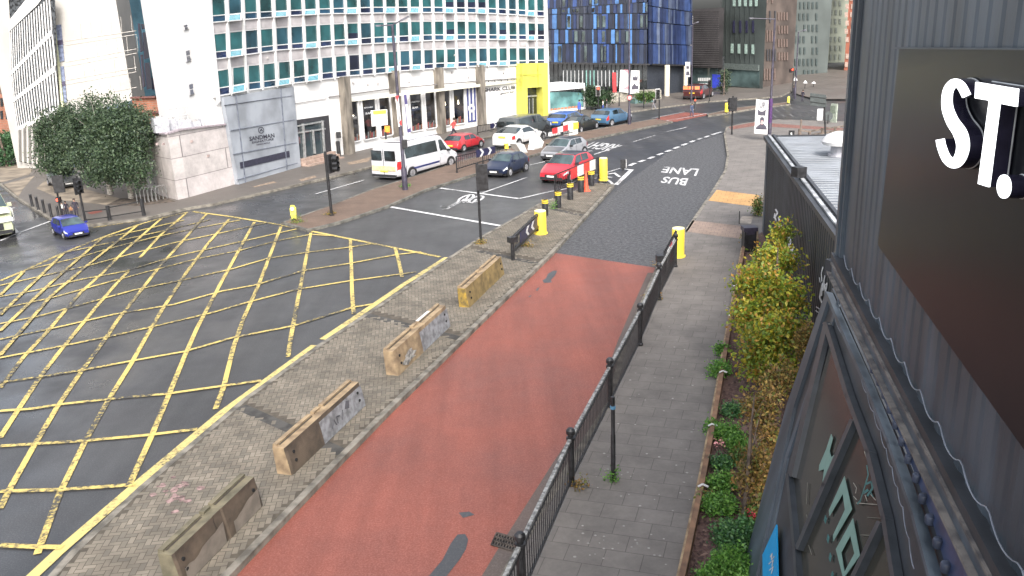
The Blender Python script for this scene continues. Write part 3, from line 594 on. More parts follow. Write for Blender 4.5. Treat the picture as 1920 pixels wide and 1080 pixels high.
# yellow portal
YP = mat('yellow_portal', (.50,.475,.085), rough=.5, noise=.06, nscale=1)
mb = MB(); mb.slab(HF, [(967.5,119),(1014.7,118),(1016,216),(1006.5,218),(1005,163),(976.5,164.5),(977.5,223),(968.5,225)], .05, .8); yp = mb.build('yellow_portal', YP, hotel)
mb = MB(); mb.slab(HF, [(976.5,164.5),(1005,163),(1006.5,218),(977.5,223)], .05, .03); mb.build('door_glass', DGL, yp)
mb = MB(); mb.slab(HF, [(976.5,180),(1005.5,178),(1005.5,181),(976.5,183)], .1, .1)
for x in (984,991,998): mb.slab(HF, [(x,184),(x+1,184),(x+1.5,220),(x+.5,220.5)], .1, .08)
mb.build('door_frame', MATS['satin_steel'], yp)
mb = MB(); mb.slab(HF, [(969,140.4),(1015,139.4),(1015,140.4),(969,141.4)], .852, .01); mb.slab(HF, [(976,120),(976.8,120),(977.5,163),(976.7,163)], .865, .01); mb.slab(HF, [(1008,119),(1008.8,119),(1009.5,161),(1008.7,161)], .865, .01); mb.build('panel_joint', mat('portal_joint', (.42,.40,.03), rough=.6), yp)
# glazed bar extension
e0, e1 = G(1016,216), G(1097,207); EX = VP(e0, e1); zt = zat(e0, 163)
ext = thing('glazed_extension', 'low white framed glazed bar extension beside the yellow portal', 'extension', e0)
bk = -EX.n*4; mb = MB(); mb.prism([e0,e1,e1+bk,e0+bk], (0,0,zt*.12)); mb.prism([e0+Vector((0,0,zt*.82)),e1+Vector((0,0,zt*.82)),e1+bk+Vector((0,0,zt*.82)),e0+bk+Vector((0,0,zt*.82))], (0,0,zt*.18)); mb.build('wall', HW, ext)
mb = MB()
for x in (1017,1027.5,1094): mb.slab(EX, [(x,162),(x+2.6,162),(x+2.6,213 if x < 1050 else 206),(x,214 if x < 1050 else 206.5)], .0, .08)
mb.build('post', FRM, ext)
mb = MB(); mb.slab(EX, [(1018,174),(1094,170),(1094,202),(1018,210)], -.12, .03); mb.build('glazing', mat('green_glazing', (.14,.30,.30), rough=.08, noise=.3, nscale=.5, spec=.9), ext)
mb = MB()
for k in range(9): x = 1032+k*6.6; mb.slab(EX, [(x,204-k*.75),(x+5,203.4-k*.75),(x+5,208.4-k*.75),(x,209-k*.75)], -.08, .02)
mb.build('low_posters', mat('poster_orange', (.42,.16,.09), rough=.6), ext)
mb = MB(); mb.slab(EX, [(1030,172),(1094,169),(1094,174),(1065,171.5)], -.08, .02); mb.build('dark_lining', DGL, ext)
# low pale annex with rooftop plant
a0, a1, a2, a3, a4 = G(441,349.5), G(355,374), G(334,379), G(300,370), G(276,352)
za = zat(a1, 244); annex = thing('hotel_annex', 'low pale stone-clad annex of the hotel with plant units on its roof', 'annex', a1)
mb = MB(); fpn = [a0,a1,a2,a3,a4,a4+Vector((4,9,0)),a0+Vector((-1,6,0))]; n = len(fpn)
zz = [zat(a0,233)-0, za, za-.1, za-.2, za-.2, za-.2, zat(a0,233)]; mb.add([(p.x,p.y,0) for p in fpn]+[(p.x,p.y,z) for p, z in zip(fpn, zz)], [(i,(i+1)%n,n+(i+1)%n,n+i) for i in range(n)]); mb.build('wall', HPK, annex); mb = MB(); mb.poly([(p.x,p.y,z-.02) for p, z in zip(fpn, zz)]); mb.build('roof', mat('roof_membrane', (.12,.115,.12), rough=.9, noise=.3, nscale=1), annex)
mb = MB(); tp = [Vector((p.x,p.y,z+.02)) for p, z in zip(fpn[:5], zz)]
for a, b in zip(tp, tp[1:]): mb.bar(a, b, .25, .09)
mb.build('coping', mat('coping_grey', (.30,.26,.28), rough=.7), annex)
AN = VP(a1, a0); mb = MB()
for x, y in ((359,265),(390,292),(294,270),(306,270)): (mb.slab(AN, [(x-2,y-2),(x+2,y-2.6),(x+2,y+2),(x-2,y+2.6)], .0, .05))
mb.build('wall_vent', mat('vent_beige', (.35,.28,.26), rough=.7), annex)
AC = mat('unit_white', (.4,.4,.43), rough=.5); random.seed(3)
for k, (x, y, s, h) in enumerate(((303,247,(.75,.6,.75),0),(323,243,(.5,.5,.6),0),(345,240,(.8,.5,.45),0),(366,237,(.55,.4,.3),0),(388,233,(.7,.4,.35),0))):
    b = G(x, y+5, za-.2); un = thing('rooftop_unit', ['white plant unit at the left end of the low annex roof','white plant unit second from the left on the low annex roof','long white duct box in the middle of the low annex roof','short white duct box right of the middle of the low annex roof','white duct box nearest the tall hotel wall on the low annex roof'][k], 'plant unit', b, .35, group='plant units on the annex roof')
    mb = MB(); mb.box((b.x,b.y,b.z+s[2]/2+.12), s, .35); mb.build('casing', AC, un)
    mb = MB(); mb.cyl((b.x,b.y,b.z+s[2]+.12), (b.x,b.y,b.z+s[2]+.2), .2, .17, 12); mb.build('fan_cowl', MATS['fitting_grey'], un)
    mb = MB(); mb.box((b.x,b.y,b.z+.06), (s[0]*.8,s[1]*.8,.12), .35); mb.build('skid', BLK, un)
mb = MB(); p = G(320,240,za-.2); q = G(402,226,za-.2)
mb.cyl(p+Vector((0,0,.6)), q+Vector((0,0,.6)), .03); mb.cyl(p+Vector((0,0,1.05)), q+Vector((0,0,1.05)), .03)
for t in range(6): r = p.lerp(q, t/5); mb.cyl(r+Vector((0,0,-.1)), r+Vector((0,0,1.05)), .03)
tag(mb.build('roof_railing', FRM), 'white tubular railing along the back of the annex roof', 'railing')
# ================================================================ OTHER BUILDINGS
def bld(name, label, plan, z, m, cat='building'):
    t = thing(name, label, cat, plan[0]); mb = MB(); mb.prism([Vector((p.x,p.y,0)) for p in plan], (0,0,z)); mb.build('wall', m, t); return t
# left office block with fins
LX = lambda px, D: (lambda r: O+r*(D/math.hypot(r.x, r.y)))(ray(px, 300))
l0, l1, l2, l3 = LX(30, 69), LX(112, 66), LX(268, 64), LX(292, 67)
for p in (l0,l1,l2,l3): p.z = 0
OFF = mat('office_stone', (.40,.385,.36), rough=.7, noise=.05, nscale=.5)
office = bld('office_block', 'pale office block with white vertical fins and a blank panelled flank', [l0,l1,l2,l3,l3*1.2,l0*1.2], 24, OFF)
LF, LW_, LS = VP(l0, l1), VP(l1, l2), VP(l2, l3)
FV = mat('fin_gap_glass', (.06,.065,.07), rough=.2, noise=.4)
mb = MB(); mb.slab(LF, [(16,118),(106,45),(112,75),(112,216),(35,244),(24,140)][:0] or [(16,-10),(103,-10),(110,212),(33,243)], .02, .02); mb.build('glass_wall', FV, office)
bd = [((17,46),(62,0)),((20,142),(98,66)),((24,193),(104,134)),((31,246),(110,212))]
mb = MB()
for a, b in bd[1:]: mb.slab(LF, [(a[0],a[1]-7),(b[0],b[1]-11),b,a], .05, .05)
mb.slab(LF, [(17,60),(70,10),(85,-10),(60,-14),(17,40)], .05, .05); mb.build('floor_band', HW, office)
segs = [((18,60),(92,-5),(20,136),(97,57)),((20,142),(98,66),(23,187),(104,124)),((24,193),(104,134),(31,238),(110,203))]
for k, (ta, tb, ba, bb) in enumerate(segs):
    mb = MB(); n = 17
    for i in range(n+1):
        t = (i/n)**1.15*.98+.01; u = t+.012+.016*t
        f = lambda A, B, s: (A[0]+(B[0]-A[0])*s, A[1]+(B[1]-A[1])*s)
        mb.slab(LF, [f(ta,tb,t),f(ta,tb,u),f(ba,bb,u),f(ba,bb,t)], .05, .03)
    mb.build('fins', HW, office)
mb = MB()
for i in range(8): x = 38+i*9; mb.slab(LF, [(x,243-i*3.5),(x+3.5,242-i*3.5),(x+4.5,302+i*1.2),(x+1,302+i*1.2)], .05, .3)
mb.build('ground_floor_pier', OFF, office)
mb = MB(); mb.slab(LF, [(34,246),(112,214),(116,318),(38,303)], .03, .02); mb.build('ground_floor_glass', DGL, office)
for a, b, c in (((101,47),(115,46),(106,117)),((106,126),(120,124),(113,195))):
    hgt = c[1]-a[1]; mb = MB(); mb.slab(LW_, [(a[0]+3,a[1]),b,(b[0]+6,b[1]+hgt-2),(a[0]+9,a[1]+hgt)], .02, .05); f = mb.build('window', mat('grey_blue_pane', (.19,.22,.32), rough=.15, noise=.2), office)
    mb = MB(); mb.slab(LW_, [(a[0]+5,a[1]+hgt*.42),(b[0]+2,b[1]+hgt*.4),(b[0]+3,b[1]+hgt*.53),(a[0]+6,a[1]+hgt*.55)], .08, .01); mb.build('transom', mat('plum_pane', (.08,.07,.12), rough=.3), f)
mb = MB()
for y0, y1 in ((76,57),(84,64),(116,91),(124,99),(150,126),(158,134),(188,163)): mb.slab(LW_, [(124,y0),(256,y1),(256,y1+.9),(124,y0+.9)], .02, .012)
for k in range(6):
    for j in range(4): x = 150+k*19+j*3+(j % 2)*8; mb.slab(LW_, [(x,44+j*38-k*3),(x+.6,44+j*38-k*3),(x+3.4,76+j*36-k*3.2),(x+2.8,76+j*36-k*3.2)], .02, .01)
mb.build('panel_joint', mat('clad_joint', (.50,.47,.43), rough=.8), office)
mb = MB(); mb.slab(LW_, [(118,222),(265,183),(272,252),(124,320)], .03, .05); mb.build('undercroft', mat('undercroft_blue', (.09,.12,.17), rough=.4), office)
mb = MB(); mb.slab(LW_, [(101,40),(104,40),(122,205),(118,206)], .03, .2); mb.build('corner_fin', mat('corner_lime', (.60,.62,.42), rough=.6), office)
for q in ([(258,44),(262,44),(268,95),(263,98)],[(264,45),(273,45),(274,54),(266,55)],[(267,61),(275,60),(278,109),(270,111)],[(263,103),(267,102),(272,162),(268,164)],[(271,118),(279,117),(284,166),(275,168)]):
    mb = MB(); mb.slab(LS, q, .02, .05); mb.build('window', MATS['plum_pane'], office)
g0, g1 = LX(262, 84), LX(330, 82); g0.z = g1.z = 0
gt = bld('glass_tower', 'blue glass office building glimpsed between the pale block and the white hotel end wall', [g0,g1,g1+Vector((2,15,0)),g0+Vector((0,15,0))], 24, mat('blue_glass', (.16,.33,.42), rough=.08, noise=.3, nscale=.3, spec=.9)); GT = VP(g0, g1)
mb = MB()
for y in (60,78,96,112,128,142): mb.slab(GT, [(278,y),(320,y-3),(320,y-2),(278,y+1)], .02, .05)
for x in (284,293,302,311): mb.slab(GT, [(x,30),(x+.6,30),(x+2,165),(x+1.4,165)], .02, .05)
mb.slab(GT, [(284,146),(316,143),(317,165),(286,168)], .02, .04, 1); mb.build('mullion', [mat('mullion_teal', (.10,.22,.26), rough=.4), MATS['plum_pane']], gt)
BRK = brickmat('red_brick', (.30,.11,.06), (.26,.10,.06), (.24,.17,.13), .45, .15, .02, (math.pi/2, 0, 0))
b0, b1 = LX(264, 62.3), LX(326, 60); b0.z = b1.z = 0
for q, D, lab in (([(266,184),(312,178),(312,215),(266,215)], 63, 'upper orange brick wall behind the annex roof'), ([(286,212),(324,207),(324,250),(286,250)], 60.8, 'lower dark red brick wall just behind the annex roof')):
    p0, p1 = LX(q[0][0], D), LX(q[1][0], D-.7); p0.z = p1.z = 0; W = VP(p0, p1); t = thing('brick_wall', lab, 'brick wall', p0, group='brick walls behind the annex')
    mb = MB(); z = W.at(*q[0]).z; mb.prism([p0,p1,p1-W.n*.3,p0-W.n*.3], (0,0,z)); mb.build('wall', BRK, t)
    mb = MB(); mb.bar(p0+Vector((0,0,z+.05)), p1+Vector((0,0,z+.05)), .45, .1); mb.build('coping', mat('brick_coping', (.14,.06,.05), rough=.8), t)
r0, r1 = LX(-40, 92), LX(34, 88); r0.z = r1.z = 0; RB = VP(r0, r1)
rb = bld('brick_apartment_block', 'brown brick apartment block at the far left edge behind a street tree', [r0,r1,r1+Vector((0,14,0)),r0+Vector((0,14,0))], RB.at(5,104).z, BRK)
mb = MB(); mb.slab(RB, [(-20,104),(14,101),(15,150),(-20,152)], .02, .06); mb.build('upper_cladding', mat('slate_cladding', (.12,.20,.23), rough=.5), rb)
for k in range(3):
    for j in range(2): x, y = 1+j*10, 160+k*24; mb = MB(); mb.slab(RB, [(x,y),(x+4,y-.5),(x+5,y+15),(x+1,y+15.5)], .03, .05); mb.build('window', DGL, rb)
# blue patterned building
c0, c1, c2 = G(1028,197), G(1214,184), G(1297,173)
BLC = island('blue_cladding', [(.008,.013,.030),(.012,.024,.075),(.016,.022,.038),(.022,.050,.16),(.010,.014,.025),(.032,.038,.06),(.012,.019,.05),(.055,.14,.32),(.019,.028,.055),(.008,.011,.022)], rough=.3)
BLG = island('blue_grey_cladding', [(.016,.026,.07),(.03,.04,.075),(.055,.07,.11),(.011,.018,.05),(.025,.045,.12),(.08,.10,.15)], rough=.3)
blue = thing('blue_clad_building', 'mid-rise building clad in random strips of navy and bright blue above pale columns', 'building', c1)
zb_ = 22; mb = MB(); mb.prism([c0+Vector((0,3,0)),c1+Vector((-.5,3,0)),c1+Vector((0,.5,0)),c2+Vector((-.2,.5,0)),c2+Vector((0,18,0)),c0+Vector((0,18,0))], (0,0,zb_)); mb.build('wall', mat('building_core', (.03,.035,.045), rough=.4), blue)
B1, B2 = VP(c0, c1), VP(c1, c2)
random.seed(21)
rows1 = [(-14,-14,4,16),(5,17,22,20),(23,21,54,44),(55,45,81,82),(82,83,117,121)]
for r, (a, b, c, d) in enumerate([(-30,-30,16,3),(17,4,22+4,24),(27,25,54,54),(55,55,81,82),(82,83,117,120)]):
    mb = MB(); x = 1026.0; wn = []
    while x < 1212:
        w_ = random.choice((3,4,4.5,6,7,8)); x2 = min(x+w_, 1214); t0 = (x-1026)/188; t1 = (x2-1026)/188; j = random.choice((0,0,.05,.12))
        q = [(x,a+(b-a)*t0+.6),(x2-.3,a+(b-a)*t1+.6),(x2-.3,c+(d-c)*t1),(x,c+(d-c)*t0)]
        if random.random() < .2 and w_ >= 6: wn.append(q)
        mb.slab(B1, q, .05+j, .1); x = x2
    mb.build('cladding', BLC, blue)
    for q in wn[:7]:
        m2 = MB(); m2.slab(B1, [(q[0][0]+1,q[0][1]+3),(q[1][0]-1,q[1][1]+3),(q[2][0]-1,q[2][1]-3),(q[3][0]+1,q[3][1]-3)], .2, .1); m2.build('window', mat('strip_window', (.05,.07,.07), rough=.1, noise=.5, nscale=.6, spec=.9), blue)
for r, (a, b, c, d) in enumerate([(-20,-20,10,22),(11,23,40,48),(41,49,81,84),(82,85,121,123)]):
    mb = MB(); x = 1215.0
    while x < 1296:
        w_ = random.choice((3,4,6)); x2 = min(x+w_, 1297); t0 = (x-1215)/82; t1 = (x2-1215)/82
        mb.slab(B2, [(x,a+(b-a)*t0+.6),(x2-.3,a+(b-a)*t1+.6),(x2-.3,c+(d-c)*t1),(x,c+(d-c)*t0)], .05+random.choice((0,.08)), .1); x = x2
    mb.build('cladding', BLG, blue)
mb = MB(); mb.slab(B1, [(1028,119),(1213,121.5),(1213,183),(1028,196)], -.4, .05); mb.slab(B2, [(1215,121),(1296,124),(1296,172),(1215,183)], -1.2, .05); mb.build('ground_floor_glass', glass('lobby_glass', (.035,.04,.042)), blue)
mb = MB(); random.seed(4)
for k in range(17): x = 1055+k*7.2; mb.slab(B1, [(x,132),(x+1.6,132),(x+1.8,162),(x+.2,162)], -.3, .06, 1 if 6 <= k <= 8 else 0)
for k in range(22): x = 1030+k*8.3; mb.slab(B1, [(x,120),(x+.6,120),(x+.9,186),(x+.3,186)], -.3, .05, 2)
mb.build('glazing_bar', [mat('pale_blind', (.34,.35,.36), rough=.6), mat('green_blind', (.18,.36,.33), rough=.6), BLK], blue)
CRM = mat('cream_column', (.62,.57,.46), rough=.6, noise=.06)
for x, y0, y1, w_ in ((1207,120,179,10.5),(1245,122,182,10.5),(1281,124,176,8)):
    p = G(x+w_/2, y1); r = w_/2/F*(p-O).length; mb = MB(); mb.cyl(p, p+Vector((0,0,zat(p,y0))), r*.92, n=16); mb.build('column', HW if x == 1207 else CRM, blue)
mb = MB(); mb.slab(B1, [(1028,116),(1214,119),(1214,122),(1028,119.5)], -.3, .6); mb.slab(B2, [(1215,119),(1297,122),(1297,125),(1215,122)], -.3, .6); mb.build('soffit_edge', BLK, blue)
# raised terrace in front of blue building with boards and planter
def vbox(name, label, cat, pa, pb, ytop, th, m, group=None):
    a, b = G(*pa), G(*pb); W = VP(a, b); z = zat(a, ytop); t = thing(name, label, cat, a, group=group); mb = MB(); mb.prism([a,b,b-W.n*th,a-W.n*th], (0,0,z)); mb.build('wall', m, t); return t, W, z
t, W, z = vbox('terrace_wall', 'low stone terrace wall with steps in front of the blue building', 'wall', (1128,196), (1240,188), 176, 1.5, mat('terrace_stone', (.27,.25,.21), rough=.8, noise=.2))
t, W, z = vbox('planter_trough', 'teal green planter trough on the far pavement', 'planter', (1191,197), (1228,193), 185, 1.0, mat('teal_trough', (.10,.17,.17), rough=.6))
# far street end
def strips(W, q, nx, rows, mats, off=.05, fill=.45, seed=1, par=None, name='window'):
    random.seed(seed)
    for r in range(rows):
        mb = MB()
        for i in range(nx):
            if random.random() > .9: continue
            f = lambda s, t: ((1-s)*((1-t)*q[0][0]+t*q[3][0])+s*((1-t)*q[1][0]+t*q[2][0]), (1-s)*((1-t)*q[0][1]+t*q[3][1])+s*((1-t)*q[1][1]+t*q[2][1]))
            s0 = (i+.2+.15*(r % 2))/nx; s1 = s0+fill/nx; t0 = (r+.12)/rows; t1 = (r+.72)/rows
            mb.slab(W, [f(s0,t0),f(s1,t0),f(s1,t1),f(s0,t1)], off, .06)
        o = mb.build(name, mats[r % len(mats)], par)
def farb(name, label, xa, xb, Da, Db, ztop, m, dep=15):
    a, b = LX(xa, Da), LX(xb, Db); a.z = b.z = 0; W = VP(a, b); t = bld(name, label, [a,b,b*(1+dep/b.length),a*(1+dep/a.length)], ztop, m); return t, W
t, W = farb('dark_cube_building', 'dark louvred box-shaped upper storey over a glass shopfront', 1296, 1352, 101, 99, 3.6, mat('shop_grey', (.06,.065,.07), rough=.3), 12)
zz0, zz1 = W.at(1320,126).z, W.at(1320,16).z
a, b = LX(1294, 100.2), LX(1349, 98.2); a.z = b.z = zz0; mb = MB(); e_ = lambda p: Vector((p.x*1.12,p.y*1.12,p.z)); mb.prism([a,b,e_(b),e_(a)], (0,0,zz1-zz0)); mb.build('upper_box', mat('louvre_brown', (.035,.032,.032), rough=.6, noise=.3, nscale=.4), t)
mb = MB(); q0 = LX(1294,100.1); W2 = Plane(a, W.n)
for k in range(26): y = 20+k*4.1; mb.slab(W2, [(1295,y),(1348,y+.4),(1348,y+1.6),(1295,y+1.2)], .02, .06)
mb.build('louvre', mat('louvre_bar', (.055,.05,.05), rough=.6), t)
mb = MB(); mb.slab(W, [(1298,127),(1346,128),(1346,166),(1298,172)], .03, .04); mb.build('shopfront', glass('street_glass', (.06,.09,.09)), t)
mb = MB(); mb.slab(W, [(1336,139),(1350,140),(1351,163),(1336,165)], .1, .05); mb.build('blue_poster', mat('poster_blue', (.03,.05,.42), rough=.5), t)
mb = MB()
for k in range(7): mb.slab(W, [(1309+k*3.4,146),(1311.4+k*3.4,146),(1311.4+k*3.4,152),(1309+k*3.4,152)], .1, .03); mb.slab(W, [(1312+k*3,156),(1314+k*3,156),(1314+k*3,163),(1312+k*3,163)], .1, .03)
mb.build('window_posters', FRM, t)
t, W = farb('grey_street_building', 'grey metal-clad building with pairs of tall pale windows at the far junction', 1345, 1424, 106, 102, 24, mat('grey_metal_clad', (.06,.072,.07), rough=.5, noise=.2, nscale=.2), 16)
strips(W, [(1352,-30),(1424,-30),(1424,28),(1352,28)], 7, 1, [mat('pale_window', (.30,.40,.36), rough=.2)], par=t, seed=2)
strips(W, [(1372,34),(1420,34),(1420,72),(1372,72)], 4, 1, [mat('dim_window', (.03,.03,.06), rough=.2)], par=t, seed=3, fill=.3)
strips(W, [(1368,78),(1420,80),(1420,110),(1368,108)], 4, 1, [MATS['pale_window']], par=t, seed=4, fill=.35)
mb = MB(); mb.slab(W, [(1360,128),(1424,132),(1424,166),(1360,160)], .03, .04); mb.build('ground_floor_glass', MATS['street_glass'], t)
mb = MB(); mb.slab(W, [(1350,118),(1424,122),(1424,133),(1350,128)], .05, .2); fa = mb.build('fascia', mat('fascia_grey', (.10,.12,.115), rough=.5), t)
mb = MB()
for k in range(8): x = 1352+k*9; mb.slab(W, [(x,-20),(x+.5,-20),(x+.5,118),(x,118)], .03, .04)
mb.build('seam', mat('seam_dark', (.045,.055,.055), rough=.5), t)
t, W = farb('brown_brick_building', 'brown brick building with narrow windows behind the tall lamp post', 1424, 1478, 104, 110, 24, mat('brown_brick_far', (.085,.065,.055), rough=.8, noise=.2, nscale=.4), 14)
strips(W, [(1426,-20),(1455,-20),(1455,160),(1426,160)], 6, 5, [mat('tan_window', (.14,.10,.085), rough=.5), mat('dusk_window', (.05,.05,.055), rough=.3)], par=t, seed=5)
strips(W, [(1457,20),(1478,20),(1478,120),(1457,120)], 4, 4, [MATS['tan_window']], par=t, seed=6)
t, W = farb('pale_grey_tower', 'pale grey office tower behind the far junction', 1478, 1540, 122, 126, 30, mat('misty_grey', (.085,.10,.095), rough=.7, noise=.12, nscale=.2), 14)
strips(W, [(1480,-20),(1535,-20),(1535,150),(1480,150)], 7, 8, [mat('misty_window', (.05,.065,.065), rough=.3)], par=t, seed=8)
t, W = farb('cream_tower', 'cream tower with faint windows far down the street', 1524, 1575, 150, 152, 34, mat('misty_cream', (.22,.24,.19), rough=.7, noise=.15, nscale=.15), 14)
strips(W, [(1536,0),(1580,0),(1580,150),(1536,150)], 5, 9, [mat('cream_window', (.13,.15,.13), rough=.3)], par=t, seed=9)
t, W = farb('orange_brick_tower', 'orange brick tower with pale windows beside the container edge', 1570, 1615, 130, 130, 34, mat('misty_orange', (.26,.085,.05), rough=.8, noise=.15, nscale=.3), 14)
strips(W, [(1582,-10),(1602,-10),(1602,130),(1582,130)], 2, 9, [mat('blush_window', (.34,.25,.21), rough=.4)], par=t, seed=10, fill=.6)
# ================================================================ CONTAINERS
CG = mat('container_grey', (.062,.080,.100), rough=.45, noise=.2, nscale=1.6, streak=.25, bump=.06, bscale=25)
CG2 = mat('container_dark', (.034,.037,.043), rough=.5, noise=.22, nscale=1.4, streak=.3, bump=.06, bscale=25)
STL = mat('rust_streak_steel', (.20,.18,.16), rough=.6, col2=(.07,.065,.065), nscale=6)
def corrug(mb, o, u, v, nrm, lu, lv, pitch=.28, dep=.036, m=0):
    n = int(lu/pitch)+1; prof = []
    for i in range(n):
        for a, d in ((0,0),(.28,0),(.42,1),(.82,1),(.98,0)): 
            s = (i+a)*pitch
            if s <= lu: prof.append((s, d*dep))
    prof.append((lu, 0)); k = len(prof); vs = [o+u*s+nrm*d for s, d in prof]+[o+u*s+nrm*d+v*lv for s, d in prof]
    mb.add(vs, [(i, i+1, k+i+1, k+i) for i in range(k-1)], m)
ZV = Vector((0,0,1))
# kiosk wall and roof
K0 = G(1431,437,.12); KZ = 3.7; K1 = G(1572,452,KZ); K1.z = .12; ku = (K1-K0).normalized(); kn = Vector((-ku.y*-1, -ku.x, 0)); kn = VP(K0, K1).n
K2 = K0+ku*24
kio = thing('container_kiosk', 'long dark corrugated container building with a pale grey ribbed roof along the planting bed', 'container building', K0)
mb = MB(); mb.box(((K0+K2)/2-kn*1.6+Vector((0,0,KZ/2))), (3.0,(K2-K0).length-.1,KZ-.3), math.atan2(ku.y,ku.x)-math.pi/2); corrug(mb, K0+ku*.55, ku, ZV*1.0, kn, 23, KZ-.15, m=0)
kw = mb.build('wall', CG2, kio)
mb = MB(); mb.bar(K0+ku*.27+ZV*(KZ/2)+kn*.03, K0+ku*.28+ZV*(KZ/2)+kn*.03, .1, .1)
mb = MB(); mb.prism([K0+kn*.05,K0+ku*.55+kn*.05,K0+ku*.55-kn*.08,K0-kn*.08], ZV*(KZ-.1)); mb.build('corner_post', CG, kio)
RG = mat('roof_grey', (.135,.15,.17), rough=.45, noise=.12, nscale=.8)
mb = MB(); corrug(mb, K0-ku*.1+ZV*KZ-kn*.0, ku, -kn, ZV, 24, 9.5, pitch=.34, dep=.075); rf = mb.build('roof', RG, kio)
mb = MB(); mb.bar(K0-ku*.15+ZV*(KZ+.02)+kn*.06, K2+ZV*(KZ+.02)+kn*.06, .16, .14); mb.bar(K0-ku*.15+ZV*(KZ+.1)-kn*.22, K2+ZV*(KZ+.1)-kn*.22, .09, .10); mb.bar(K0-ku*.16+ZV*(KZ+.02)+kn*.1, K0-ku*.16+ZV*(KZ+.02)-kn*9.4, .12, .16); mb.build('roof_edge', CG2, rf)
mb = MB(); mb.bar(K0+ZV*(KZ+.13)-kn*.04, K2+ZV*(KZ+.13)-kn*.04, .09, .05); mb.build('flashing', mat('flashing_light', (.34,.35,.36), rough=.45, noise=.25, nscale=2), rf)
KW = Plane(K0, kn)
mb = MB(); p = KW.at(1498,322,.05); mb.box(p, (.3,.3,.28), .3); mb.build('junction_box', BLK, kio)
# white graffiti marks on the kiosk wall (strokes traced on the wall)
def stroke(S, pts, wd, off, mb, m=0):
    for a, b in zip(pts, pts[1:]):
        d = Vector((b[0]-a[0], b[1]-a[1])); n = Vector((-d.y, d.x)).normalized()*wd/2
        mb.add([S.at(a[0]+n.x,a[1]+n.y,off),S.at(b[0]+n.x,b[1]+n.y,off),S.at(b[0]-n.x,b[1]-n.y,off),S.at(a[0]-n.x,a[1]-n.y,off)], [(0,1,2,3)], m)
GW = mat('mural_white', (.72,.72,.74), rough=.6); GT_ = mat('mural_teal', (.08,.28,.26), rough=.6); GP = mat('mural_purple', (.30,.22,.40), rough=.6)
mb = MB()
for l, w_ in (([(1454,392),(1458,399),(1453,407),(1455,414)],3), ([(1460,407),(1462,416),(1460,424),(1469,425)],3.5), ([(1476,441),(1482,452),(1479,462),(1485,470)],5), ([(1487,462),(1484,474),(1491,478),(1488,487)],3.5), ([(1480,470),(1478,464)],3), ([(1453,400),(1451,409)],2)):
    stroke(KW, l, w_, .05, mb)
mb.build('mural_marks', GW, kio)
mb = MB()
for l, w_ in (([(1552,485),(1549,505),(1545,525),(1543,545)],2), ([(1543,500),(1540,512),(1541,528)],1.8), ([(1543,530),(1539,545),(1537,558),(1541,568),(1546,562),(1548,548),(1546,534),(1543,530)],3), ([(1547,535),(1551,530),(1549,543)],1.6), ([(1541,536),(1540,555)],3), ([(1536,520),(1538,530)],1.3), ([(1530,575),(1542,583)],1.8), ([(1529,582),(1540,590)],1.8), ([(1533,590),(1538,596)],1.5), ([(1551,497),(1555,500),(1551,503)],1.2)):
    stroke(KW, l, w_, .05, mb)
mb.build('mural_guitar', GW, kio)
mb = MB()
for l, w_, m in (([(1488,648),(1478,672),(1482,690)],9,1), ([(1490,665),(1484,700)],4,0), ([(1487,690),(1485,715)],5,2), ([(1493,700),(1494,720)],3,0), ([(1481,655),(1475,662)],4,1)): stroke(KW, l, w_, .05, mb, m)
mb.build('mural_patch', [GW, GT_, GP], kio)
# roof vent
vb = G(1577,300,KZ+.05); vt = thing('roof_vent', 'round white capped ventilator on the pale ribbed roof', 'roof vent', vb)
mb = MB(); mb.lathe(vb, [(.34,0),(.34,.5),(.30,.52)], 16); mb.lathe(vb+ZV*.12, [(.42,0),(.42,.08)], 16); mb.build('neck', AC, vt)
mb = MB(); mb.lathe(vb+ZV*.5, [(.62,.02),(.64,.12),(.52,.30),(.3,.40),(.05,.43)], 20); mb.build('cap', WHITE, vt, smooth=True)
mb = MB(); mb.box(vb-Vector((0,.0,0))+ZV*.0, (1.3,1.1,.10), .2); mb.build('base_plate', mat('plate_grey', (.45,.47,.52), rough=.4), vt)
for k, (x, y, lab) in enumerate(((1515,280,'pale sealant smear on the far part of the ribbed roof'),(1562,312,'pale sealant smear below the roof vent'))):
    mb = MB(); b = G(x, y, KZ+.06); r = random.Random(k); mb.prism([b+Vector((1.3*math.cos(t*.52)*(.7+.5*r.random()), .35*math.sin(t*.52)*(.6+.6*r.random()), 0)) for t in range(12)], (0,0,.01)); o = mb.build('sealant_patch', MATS['plate_grey']); tag(o, lab, 'sealant', 'sealant smears on the roof')
# upper container: long face parallel to the street, bottom at z = 5.1
U0, U1 = G(1572,480,5.1), G(1900,1080,5.1); UP = VP(U0, U1); uu = (U1-U0).normalized(); UE = U0+uu*20
upc = thing('upper_container', 'dark blue-grey corrugated shipping container overhanging at the upper right', 'container', U0)
corr_len = (UE-U0).length
mb = MB(); corrug(mb, U0+uu*.9, uu, ZV*1.0, UP.n, corr_len, 6.5, pitch=.30, dep=.013)
mb.prism([U0-UP.n*.02,U0+uu*.92-UP.n*.02,U0+uu*.92-UP.n*2.4,U0-UP.n*2.4], ZV*6.5); mb.build('wall', CG, upc)
mb = MB(); mb.prism([U0+UP.n*.06,U0+uu*.16+UP.n*.06,U0+uu*.16-UP.n*.1,U0-UP.n*.1], ZV*6.5); mb.prism([U0+uu*.16+UP.n*.03,U0+uu*.3+UP.n*.03,U0+uu*.3-UP.n*.05,U0+uu*.16-UP.n*.05], ZV*6.5); mb.build('corner_post', CG, upc)
mb = MB(); mb.bar(U0+UP.n*.02-ZV*.02, UE+UP.n*.02-ZV*.02, .16, .14); mb.build('bottom_rail', CG2, upc)
